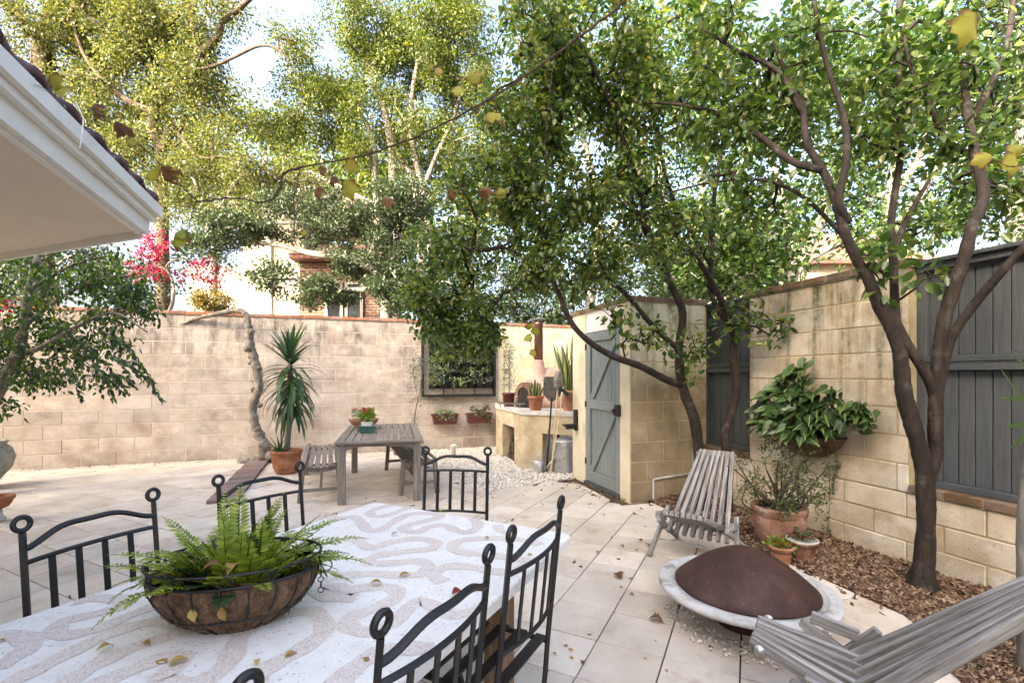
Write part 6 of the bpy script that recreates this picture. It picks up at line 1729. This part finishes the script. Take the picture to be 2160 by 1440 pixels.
def heart_mesh():
    half = [(-.030,.020),(-.042,.034),(-.030,.052),(.0,.058),(.035,.048),(.070,.030),(.098,.012),(.118,0)]
    mb = MB(); vs = [(0,0,0),(.04,0,-.002),(.08,0,-.004),(.118,0,-.012)]
    k = len(vs)
    for s in (1,-1):
        for x, y in half[:-1]: vs.append((x,s*y,.10*y+.0-.03*(x-.03)**2*20-abs(y)*.25+.016))
    fs = []
    nh = len(half)-1
    L_ = [k+i for i in range(nh)]; R_ = [k+nh+i for i in range(nh)]
    fs += [(0,L_[1],L_[0]),(0,L_[2],L_[1]),(0,L_[3],L_[2]),(0,1,L_[4],L_[3]),(1,2,L_[5],L_[4]),(2,3,L_[6],L_[5])]
    fs += [(0,R_[0],R_[1]),(0,R_[1],R_[2]),(0,R_[2],R_[3]),(0,R_[3],R_[4],1),(1,R_[4],R_[5],2),(2,R_[5],R_[6],3)]
    mb.add(vs, fs); me = mb.mesh('arrow_leaf'); me.materials.append(MT['arrow_leaf']); me.polygons.foreach_set('use_smooth',[True]*len(me.polygons)); return me
hm = heart_mesh()
sy = thing('arrowhead_vine', 'arrowhead vine with pale veined leaves spilling from the wall planter', 'climbing plant', (wp0.x,wp0.y,.94), RZ2)
def place_leaf(parent, me, pos, d, nrm, s, name='leaf', mat=None):
    x = Vector(d).normalized(); z = Vector(nrm); z = (z-x*z.dot(x))
    if z.length < 1e-3: z = x.orthogonal()
    z.normalize(); y = z.cross(x)
    o = link(name, me, None, parent)
    o.matrix_local = Matrix.Translation(Vector(pos)) @ Matrix((x,y,z)).transposed().to_4x4() @ Matrix.Diagonal((s,s,s,1))
    return o
outline = [(-.52,.05),(-.50,.30),(-.30,.48),(-.10,.62),(.05,.72),(.12,.55),(.25,.40),(.34,.50),(.40,.44),(.48,.34),(.62,.30),(.72,.22),(.66,.10),(.40,.03),(.2,.0),(-.2,.0),(-.42,.0)]
stems = MB(); cnt = 0
while cnt < 215:
    a = random.uniform(-.55,.75); z = random.uniform(-.12,.72)
    if not inpoly((a,z), outline): continue
    u_ = random.random()
    dep = .10+.30*max(0,1-abs(a)/.8)*(1-max(0,z)/.9)*(.35+.65*u_)
    pos = Vector((a,-dep,z))
    out = Vector((a*.9, -.35-.5*random.random(), -.75+.5*random.random()))+Vector((random.gauss(0,.35),random.gauss(0,.25),random.gauss(0,.25)))
    nr = Vector((random.gauss(0,.45)+a*.3,-1,.6+random.gauss(0,.45)))
    place_leaf(sy, hm, pos, out, nr, random.uniform(.75,1.25))
    b = Vector((a*.45,-.08,.0)); stems.tube([tuple(b), tuple((b+pos)/2+Vector((0,-.02,.06))), tuple(pos)], [.003,.0025,.002], 4, cap=False); cnt += 1
stems.build('stems', MT['green_stem'], sy, True)
# trailing strands below the planter
mb = MB(); sk = []
for (x, L_) in ((.22,.75),(.30,.38),(-.15,.22),(-.30,.26),(.0,.2)):
    pth = smooth_path([(x,-.2,-.02),(x+.02,-.1,-.12),(x+random.gauss(0,.03),-.02,-.12-L_*.4),(x-.05+random.gauss(0,.03),-.015,-.12-L_)],6); mb.tube(pth, lerp_list([.004,.002],len(pth)), 4); sk += pth[3:]
mb.build('trailing_stem', MT['cane'], sy, True)
c = np.array([tuple(p) for p in sk if random.random() < .6]+[(random.uniform(-.33,.30),-.22-.03*random.random(),-.02-random.uniform(0,.16)) for _ in range(24)])
c[:,1] = np.minimum(c[:,1], -.04); Pn, D, ln = clump_leaves(c, 7, .035, (.02,.035), .1, 131); foliage('small_leaves', Pn, D, ln, ln*.4, MT['leaf_jade'], sy)
# thin climber twig in front of the planter
# ------------------------------------------------------------------ fern basket on the terrazzo table
bk0 = G(478,1300,ZT); bk0 = Vector((-.815,1.405,ZT))
fbk = thing('fern_basket', 'oval wire basket lined with coir holding a fern on the terrazzo table', 'hanging basket', tuple(bk0), math.radians(14))
rx_, ry_, hb_ = .222, .145, .155
def bprof(t): return math.sin(math.pi/2*(.30+.70*t))
mb = MB(); n = 40; m_ = 10; vs = []
for j in range(m_):
    t = j/(m_-1); k = bprof(t)
    for i in range(n):
        a = 2*math.pi*i/n; w_ = 1+.025*math.sin(i*5.3+j)+random.gauss(0,.012)
        vs.append((rx_*k*w_*math.cos(a), ry_*k*w_*math.sin(a), hb_*t**1.15+.002))
fs = [(j*n+i,j*n+(i+1)%n,(j+1)*n+(i+1)%n,(j+1)*n+i) for j in range(m_-1) for i in range(n)]+[tuple(range(n-1,-1,-1))]
mb.add(vs, fs); mb.build('coir_liner', MT['coir'], fbk, True)
mb = MB(); mb.lathe([(.001,.125),(.9,.12)],36,sx=rx_,sy=ry_,close=False); mb.build('soil', MT['soil'], fbk)
v0 = []                                              # loose fibres
nf = 1500; a = RNG.uniform(0,6.28,nf); t = RNG.uniform(.25,1,nf); k = np.sin(math.pi/2*(.3+.7*t))
p0 = np.stack([rx_*k*np.cos(a), ry_*k*np.sin(a), hb_*t**1.15],1); nn = unit(np.stack([np.cos(a)/rx_, np.sin(a)/ry_, -.3*np.ones(nf)/ry_],1))
dd = unit(np.cross(nn, RNG.normal(0,1,(nf,3))))+nn*.03; l_ = RNG.uniform(.006,.020,nf)
foliage('coir_fibres', p0+nn*.003, dd, l_, np.full(nf,.0004), MT['coir_fibre'], fbk, curl=.35)
wire = MT['black_metal']
def oval(z, k, r, nm):
    mb = MB(); pts = [(rx_*k*math.cos(2*math.pi*i/40), ry_*k*math.sin(2*math.pi*i/40), z) for i in range(41)]; mb.tube(pts, r, 6, cap=False); return mb.build(nm, wire, fbk, True)
oval(hb_+.004,1.02,.0045,'rim_wire'); oval(hb_+.040,1.05,.0040,'top_wire'); oval(.055,bprof(.40)*1.03,.003,'hoop_wire')
for i in range(20):
    a = 2*math.pi*i/20; mb = MB(); mb.tube([(rx_*bprof(t)*1.03*math.cos(a), ry_*bprof(t)*1.03*math.sin(a), hb_*t**1.15+.003) for t in (0,.2,.4,.6,.8,1)], .0026, 5); mb.build('rib_wire', wire, fbk, True)
for i in range(12):                                    # scrolls between the two rims
    a0 = 2*math.pi*i/12; pts = []
    for s in range(26):
        t = s/25; th_ = t*3.2*math.pi; r = .019*(1-.55*t)
        ang = a0+(math.cos(th_)*r+.01)/.22; pts.append((rx_*1.035*math.cos(ang), ry_*1.035*math.sin(ang), hb_+.023+math.sin(th_)*r))
    mb = MB(); mb.tube(pts, .0022, 5); mb.build('scroll', wire, fbk, True)
mb = MB()
for k in range(7): mb.ring((rx_*1.06,-.02+.004*(k%2),hb_+.02-.016*k), .008,.0016, (1,0,0) if k%2 else (0,1,0), 10, 5)
mb.ring((rx_*1.08,.03,hb_-.02),.022,.002,(0,1,.2),16,5); mb.build('chain', wire, fbk, True)
MT['fern_leaf'] = leafmat('fern_leaf', [(.13,.20,.022),(.22,.30,.035),(.31,.39,.05),(.40,.45,.085)], .25, .45)
MT['fern_dark'] = leafmat('fern_dark', [(.012,.038,.014),(.022,.060,.020),(.040,.085,.022)], .2, .4)
MT['rachis'] = M('rachis', [(.018,.018,.008),(.035,.03,.012)], 10, .6, 0)
def frond(base, d, L, droop, mat, lw=.034):
    d = Vector(d).normalized(); side = d.cross(Vector((0,0,1))); 
    if side.length < .1: side = Vector((1,0,0))
    side.normalize(); p = Vector(base); dd = d.copy(); n = 24; pts = []; fr = []
    for i in range(n+1):
        pts.append(p.copy()); fr.append((dd.copy(), side.cross(dd).normalized()))
        dd = (dd+Vector((0,0,-droop/n*(.4+1.3*i/n)))).normalized(); p = p+dd*(L/n)
    Pn = []; D = []; ln = []; up = []
    for i in range(3, n+1):
        t = i/n; l_ = lw*math.sin(math.pi*min(1,.22+.76*t))**.8*(1.0 if t < .9 else .8)+.003
        for s in (-1,1):
            Pn.append(tuple(pts[i])); v = side*s+fr[i][0]*(.30+.3*t)+fr[i][1]*random.gauss(.12,.12); D.append(tuple(v)); ln.append(l_*random.uniform(.9,1.1)); up.append(tuple(fr[i][1]+Vector((random.gauss(0,.12),random.gauss(0,.12),0))))
    ln = np.array(ln); o = foliage('frond', np.array(Pn), np.array(D), ln, np.minimum(ln*.185,.0056), mat, fbk, fold=.12, curl=.12, up=np.array(up), rich=True)
    mb = MB(); mb.tube(pts, lerp_list([.0022,.0006],len(pts)), 4); mb.build('rachis', MT['rachis'], o)
for k in range(96):
    a = k*2.399+random.gauss(0,.2); ring_ = (k/96)**.5; el = 1.15-ring_*.95+random.gauss(0,.22)
    fr_ = 1.
    if math.sin(a) < -.1: el += .45; fr_ = .72
    d = Vector((math.cos(a)*math.cos(el), math.sin(a)*math.cos(el), math.sin(el)))
    frond((rx_*.55*ring_*math.cos(a), ry_*.55*ring_*math.sin(a), .125), d, (random.uniform(.12,.20)+.07*abs(math.cos(a)))*fr_, random.uniform(.3,1.1)*fr_, MT['fern_dark' if random.random() < .13 else 'fern_leaf'], .030)
for (tx_, ty_, tz_, L_, dr) in ((1,.25,.55,.34,.8),(1,-.1,.45,.34,.9),(-1,-.45,.35,.28,1.2),(-1,.1,.6,.30,.6),(-.3,.6,1.3,.26,.3),(-.1,.5,1.5,.27,.25),(.35,.4,1.2,.25,.5),(-.8,.3,1.0,.26,.4),(.9,.5,.9,.30,.9)):
    frond((.06*tx_,.05*ty_,.13), (tx_,ty_,tz_), L_, dr, MT['fern_leaf'], .036)
# dry leaves caught in the basket
def ovate_mesh(nm, L, W, curl, mat, lob=0.):
    pts = [(0,0)]; n = 9
    for i in range(1,n): t = i/n; pts.append((L*t, W*math.sin(math.pi*t**.8)*(1+lob*math.sin(i*2.7))))
    mb = MB(); vs = []; 
    rib = [(L*i/n,0,-curl*((i/n-.5)**2-.25)*L) for i in range(n+1)]
    up_ = [(p[0],p[1],rib[i+1][2] if False else -curl*((p[0]/L-.5)**2-.25)*L+abs(p[1])*.35) for i, p in enumerate(pts[1:])]
    dn_ = [(x,-y,z) for x, y, z in up_]
    vs = rib+up_+dn_; fs = []
    k = n+1
    for s, o_ in ((0,k),(1,k+len(up_))):
        idx = [0]+[o_+i for i in range(len(up_))]+[n]
        for i in range(n):
            q = (i, i+1, idx[i+1], idx[i]); q = tuple(dict.fromkeys(q)); q = q if s else q[::-1]
            if len(q) > 2: fs.append(q)
    mb.add(vs, fs); me = mb.mesh(nm); me.materials.append(mat); return me
MT['litter'] = leafmat('litter', [(.05,.03,.018),(.13,.075,.04),(.24,.15,.06)], 0, .9)
dry = [ovate_mesh('dry_leaf', .05, .013, .9, MT['fallen_leaf']), ovate_mesh('dry_leaf', .042, .015, -.5, MT['fallen_leaf']), ovate_mesh('dry_leaf', .06, .022, 1.2, MT['brown_leaf'], .25)]
red = ovate_mesh('red_leaf', .055, .018, .5, MT['red_leaf'])
for k in range(26):
    a = random.uniform(0,6.28); r = random.uniform(.3,1.0)
    place_leaf(fbk, random.choice(dry), (rx_*r*math.cos(a), ry_*r*math.sin(a), .135+random.uniform(0,.06)), (random.gauss(0,1),random.gauss(0,1),random.gauss(0,.4)), (random.gauss(0,.6),random.gauss(0,.6),1), random.uniform(.7,1.1), 'dry_leaf')
for (x, y) in ((1250,925),(1430,915)):
    p = P(x/3,960+y/3,1.30)-bk0; v = Matrix.Rotation(-math.radians(14),3,'Z') @ p
    kk = (v.x/rx_)**2+(v.y/ry_)**2
    v = Vector((v.x, -ry_*1.02*math.sqrt(max(.05,1-(v.x/(rx_*1.03))**2))*min(1,bprof(max(0,min(1,v.z/hb_)))+.02), v.z))
    place_leaf(fbk, random.choice(dry[:2]), v, (.3,-.1,-1), (0,-1,.1), .8, 'dry_leaf')

# ------------------------------------------------------------------ fallen leaves
def fallen(px, py, z, me, s, label, group, dz=.003):
    p = G(px,py,z); o = bpy.data.objects.new('fallen_leaf', me); COL.objects.link(o)
    o.location = (p.x,p.y,z+dz); o.rotation_euler = (random.gauss(0,.12),random.gauss(0,.12),random.uniform(0,6.28)); o.scale = (s,s,s); tag(o, label, 'leaf', group)
for x, y in ((12,1350),(238,1365),(300,1358),(353,1397),(674,1184),(842,1217),(825,1130),(1030,1138),(1113,1168),(927,1080),(780,1393),(806,1233),(710,1087),(355,1407),(541,1405),(600,1390)):
    fallen(x,y,ZT,random.choice(dry[:2]),random.uniform(.45,.9),'small yellow brown leaf fallen on the terrazzo table','leaves on the terrazzo table',.004)
fallen(974,1248,ZT,red,.9,'dark red fallen leaf on the terrazzo table near the front chair',None,.004)
for x, y in ((1197,1110),(1289,1132),(1310,1241),(1338,1256),(1190,1363),(1209,1371),(1204,1384),(1174,1382),(1153,1411),(1231,1396),(1300,1294),(1400,1284),(1365,1390),(1405,1412),(1380,1350),(1340,1123),(1360,1113),(1345,1160),(1312,1152),(1355,1142),(1260,1168),(1255,1293),(1246,1045),(1212,1019),(1495,1367),(1640,1410),(640,1130),(930,1000),(1040,1050)):
    fallen(x,y,0,random.choice(dry),random.uniform(.45,.85),'small dry leaf fallen on the paving right of the terrazzo table' if x > 1100 else 'small dry leaf fallen on the paving behind the table','leaves on the paving right of the table' if x > 1100 else 'leaves on the paving behind the table',.004)
def ll():
    r_ = random.random()
    if r_ < .35: p = BED_A+bd*random.uniform(0,2.7)+bn*abs(random.gauss(0,.12)); return (p.x,p.y,.003)
    if r_ < .6: p = gw0+E2*random.uniform(.2,1.5)-E1*abs(random.gauss(0,.18)); return (p.x,p.y,.003)
    if r_ < .85: p = back(random.uniform(-1.5,4.4), abs(random.gauss(0,.08))); return (p.x,p.y,.003)
    return (random.uniform(-3,1.4),random.uniform(2.6,7),.003)
tag(chips('leaf_litter', 300, lambda: ll(), MT['litter']), 'scattered specks of leaf litter on the paving edges', 'leaf litter')
big = ovate_mesh('curled_leaf', .10, .045, 1.0, MT['brown_leaf'], .35)
fallen(1310,1222,0,big,.85,'crumpled brown leaf on the paving between table and fire pit',None,.006); fallen(1368,1308,0,big,.9,'curled ochre leaf on the paving near the fire pit rim',None,.006)
fallen(1368,1150,0,big,.8,'pale curled leaf beside the foot of the stick chair',None,.006)

# ------------------------------------------------------------------ vine and wires under the canopy
def vine_mat():
    m, nt, b = new_mat('vine_leaf')
    tc = nt.nodes.new("ShaderNodeTexCoord"); oi = nt.nodes.new("ShaderNodeObjectInfo")
    c = ramp(nt, [(.34,.33,.025),(.46,.40,.06),(.24,.30,.02),(.48,.34,.06)], oi.outputs['Random'], 0, 1)
    ln_ = nt.nodes.new("ShaderNodeVectorMath"); ln_.operation = 'LENGTH'
    mp = nt.nodes.new("ShaderNodeMapping"); mp.inputs['Location'].default_value = (-.45,0,0); nt.links.new(tc.outputs['Object'], mp.inputs[0]); nt.links.new(mp.outputs[0], ln_.inputs[0])
    e = mathn(nt, 'ADD', ln_.outputs['Value'], mathn(nt, 'MULTIPLY', noise(nt, coords(nt,'obj'), 3.5, 4), .5))
    c = mixc(nt, mrange(nt, e, .62, .80), c, (.16,.065,.018))
    nt.links.new(c, b.inputs['Base Color']); b.inputs['Roughness'].default_value = .6
    t = nt.nodes.new("ShaderNodeBsdfTranslucent"); nt.links.new(c, t.inputs[0]); mx = nt.nodes.new("ShaderNodeMixShader"); mx.inputs[0].default_value = .4
    nt.links.new(b.outputs[0], mx.inputs[1]); nt.links.new(t.outputs[0], mx.inputs[2]); nt.links.new(mx.outputs[0], nt.nodes["Material Output"].inputs[0])
    return m
MT['vine_leaf'] = vine_mat()
def vine_mesh(curl, mat):
    half = [(0,0),(-.06,.16),(.02,.40),(.18,.36),(.30,.56),(.46,.42),(.62,.44),(.70,.24),(1.0,0)]
    mb = MB(); rib = [(0,0,0),(.18,0,.02),(.46,0,.03),(.70,0,0),(1,0,-curl*.5)]; vs = list(rib); k = len(vs); hs = half[1:-1]
    for s in (1,-1):
        for x, y in hs: vs.append((x,s*y,-curl*(y**2)*1.4-curl*.4*(x-.3)**2+random.gauss(0,.03)))
    L_ = [k+i for i in range(len(hs))]; R_ = [k+len(hs)+i for i in range(len(hs))]
    for S, fl_ in ((L_,False),(R_,True)):
        F = [(0,S[1],S[0]),(0,1,S[2],S[1]),(1,S[3],S[2]),(1,2,S[4],S[3]),(2,S[5],S[4]),(2,3,S[6],S[5]),(3,4,S[6])]
        mb.add([],[]); mb.f += [f[::-1] if fl_ else f for f in F]
    mb.v = [tuple(v) for v in vs]; me = mb.mesh('vine_leaf'); me.materials.append(mat); me.polygons.foreach_set('use_smooth',[True]*len(me.polygons)); return me
vms = [vine_mesh(.5,MT['vine_leaf']), vine_mesh(1.0,MT['vine_leaf']), vine_mesh(1.7,MT['brown_leaf'])]
YV = 2.35
vin = thing('grape_vine', 'bare grape vine cane with yellow and brown leaves strung overhead across the courtyard', 'vine', tuple(P(600,360,YV)))
vo = P(600,360,YV)
def PV(x, y, Yv=YV): return P(x,y,Yv)-vo
CPTS = []
def cane(pts, r, nm='cane', Yv=YV):
    mb = MB(); pth = smooth_path([PV(x,y,Yv) for x, y in pts], 6); pth = [p+Vector((random.gauss(0,.002),random.gauss(0,.002),random.gauss(0,.002))) for p in pth]; CPTS.extend(pth); mb.tube(pth, lerp_list(r,len(pth)), 6); return mb.build(nm, MT['cane'], vin, True)
cane([(575,420),(592,390),(600,365),(632,354),(720,338),(800,318),(900,278),(1000,228),(1100,165),(1200,95),(1290,28),(1340,-20)],[.0036,.0036,.0038,.004,.0042,.0045,.005,.0055,.006,.0065,.007,.007])
cane([(640,352),(600,365),(592,395),(575,420),(540,426),(505,418),(460,420),(420,424),(395,405),(370,380),(330,338),(300,310),(275,290)],[.004,.005,.005,.0045,.004,.0035,.0035,.004,.0035,.003,.003,.0025,.002])
for pts in ([(632,354),(628,390),(620,420),(622,470),(618,520)],[(415,424),(408,440),(400,470),(392,500)],[(545,345),(552,370),(560,385),(580,388)],[(778,325),(783,345),(790,372)],[(900,278),(905,320),(930,360)],[(1168,118),(1160,200),(1150,300),(1160,385)],[(575,420),(560,445),(548,470)],[(505,418),(507,400),(503,380)],[(700,342),(703,325),(698,310)],[(1100,165),(1030,215),(990,240)]):
    cane(pts,[.003,.0022,.0018],'tendril')
cane([(1165,545),(1148,610),(1130,670),(1121,705),(1124,748)],[.003,.003,.0025,.002,.0015],'tendril',4.6)
spots = [(115,175,46,0,(.6,0,-.7)),(128,190,40,0,(.2,0,-1)),(195,225,34,2,(.5,0,-.6)),(262,265,40,2,(.9,0,-.2)),(280,295,30,1,(.8,0,-.5)),(318,362,50,0,(-.9,0,-.4)),(345,372,42,2,(.3,0,-.9)),(372,503,44,1,(-.4,0,-.5)),(380,492,34,0,(-.6,0,-.6)),(735,400,46,0,(.1,0,-1)),(742,352,34,0,(.2,0,-.8)),(738,325,26,0,(-.3,0,.6)),(664,405,30,2,(0,0,-1)),(675,362,22,2,(.1,0,-1)),(698,378,24,2,(.1,0,-1)),(640,490,16,1,(0,0,-1)),(850,292,30,0,(.4,0,.5)),(905,142,22,0,(.1,0,-1)),(925,150,22,0,(.1,0,-1)),(965,190,34,0,(-.1,0,-1)),(1000,158,40,1,(-1,0,-.3)),(1042,240,42,1,(.7,0,-.2)),(820,420,30,2,(.8,0,.1)),(948,410,26,2,(0,0,-1)),(1020,402,32,2,(.8,0,.2)),(1058,408,28,1,(.7,0,.3)),(1130,700,22,0,(0,0,-1)),(1112,712,22,0,(-.5,0,-.5)),(1126,745,20,0,(.2,0,-1)),(1118,690,20,1,(.3,0,-1))]
for x, y, r, k, d in spots:
    Yl = YV if y < 600 else 4.6
    s = r/1000*Yl*.92
    dv = Vector((d[0]+random.gauss(0,.15), random.gauss(0,.3), d[2]+random.gauss(0,.15))).normalized()
    lf = place_leaf(vin, vms[k], PV(x,y,Yl)-dv*s*.45, dv, (random.gauss(0,.35),-1,random.gauss(.25,.35)), s, 'leaf')
    b_ = PV(x,y,Yl)-dv*s*.45; c_ = min(CPTS, key=lambda q: (q-b_).length)
    if (c_-b_).length < .45:
        mb = MB(); mb.tube(smooth_path([c_, (c_+b_)/2+Vector((0,0,-.012)), b_+dv*.004],4), .0013, 5); mb.build('petiole', MT['cane'], vin, True)
for x, y, r, k, d in ((2046,58,62,0,(-.2,0,-1)),(2075,335,34,1,(-1,0,-.35)),(2140,345,44,0,(.1,0,-1)),(2150,315,30,1,(.6,0,.3))):
    dv = Vector(d).normalized(); s = r/1000*1.9*1.2
    place_leaf(vin, vms[k], P(x,y,1.9)-vo-dv*s*.45, dv, (.15,-1,.1), s, 'leaf')
cane([(2180,30),(2120,55),(2085,45),(2058,15),(2020,-30)],[.002,.002,.002,.002,.002],'tendril',1.9); cane([(2190,330),(2150,350),(2120,348),(2095,335)],[.002,.002,.0015,.0015],'tendril',1.9)
wr = thing('support_wire', 'thin wire stretched from the white eave into the canopy for the vine', 'wire', tuple(EC+d1*1.55))
w0 = EC+d1*1.55+on*.11+Vector((0,0,.17))
mb = MB(); o_ = EC+d1*1.55
mb.tube([tuple(w0-o_), tuple(P(150,212,2.2)-o_), tuple(P(280,272,2.3)-o_), tuple(P(450,318,YV)-o_), tuple(P(632,353,YV)-o_)], .0014, 5); mb.build('wire', MT['dull_steel'], wr)
mb = MB(); mb.tube([tuple(P(160,215,2.2)-o_), tuple(P(176,250,2.15)-o_), tuple(P(172,290,2.1)-o_), tuple(P(168,315,2.08)-o_)], .0028, 6); mb.build('tail', MT['pvc'], wr, True)
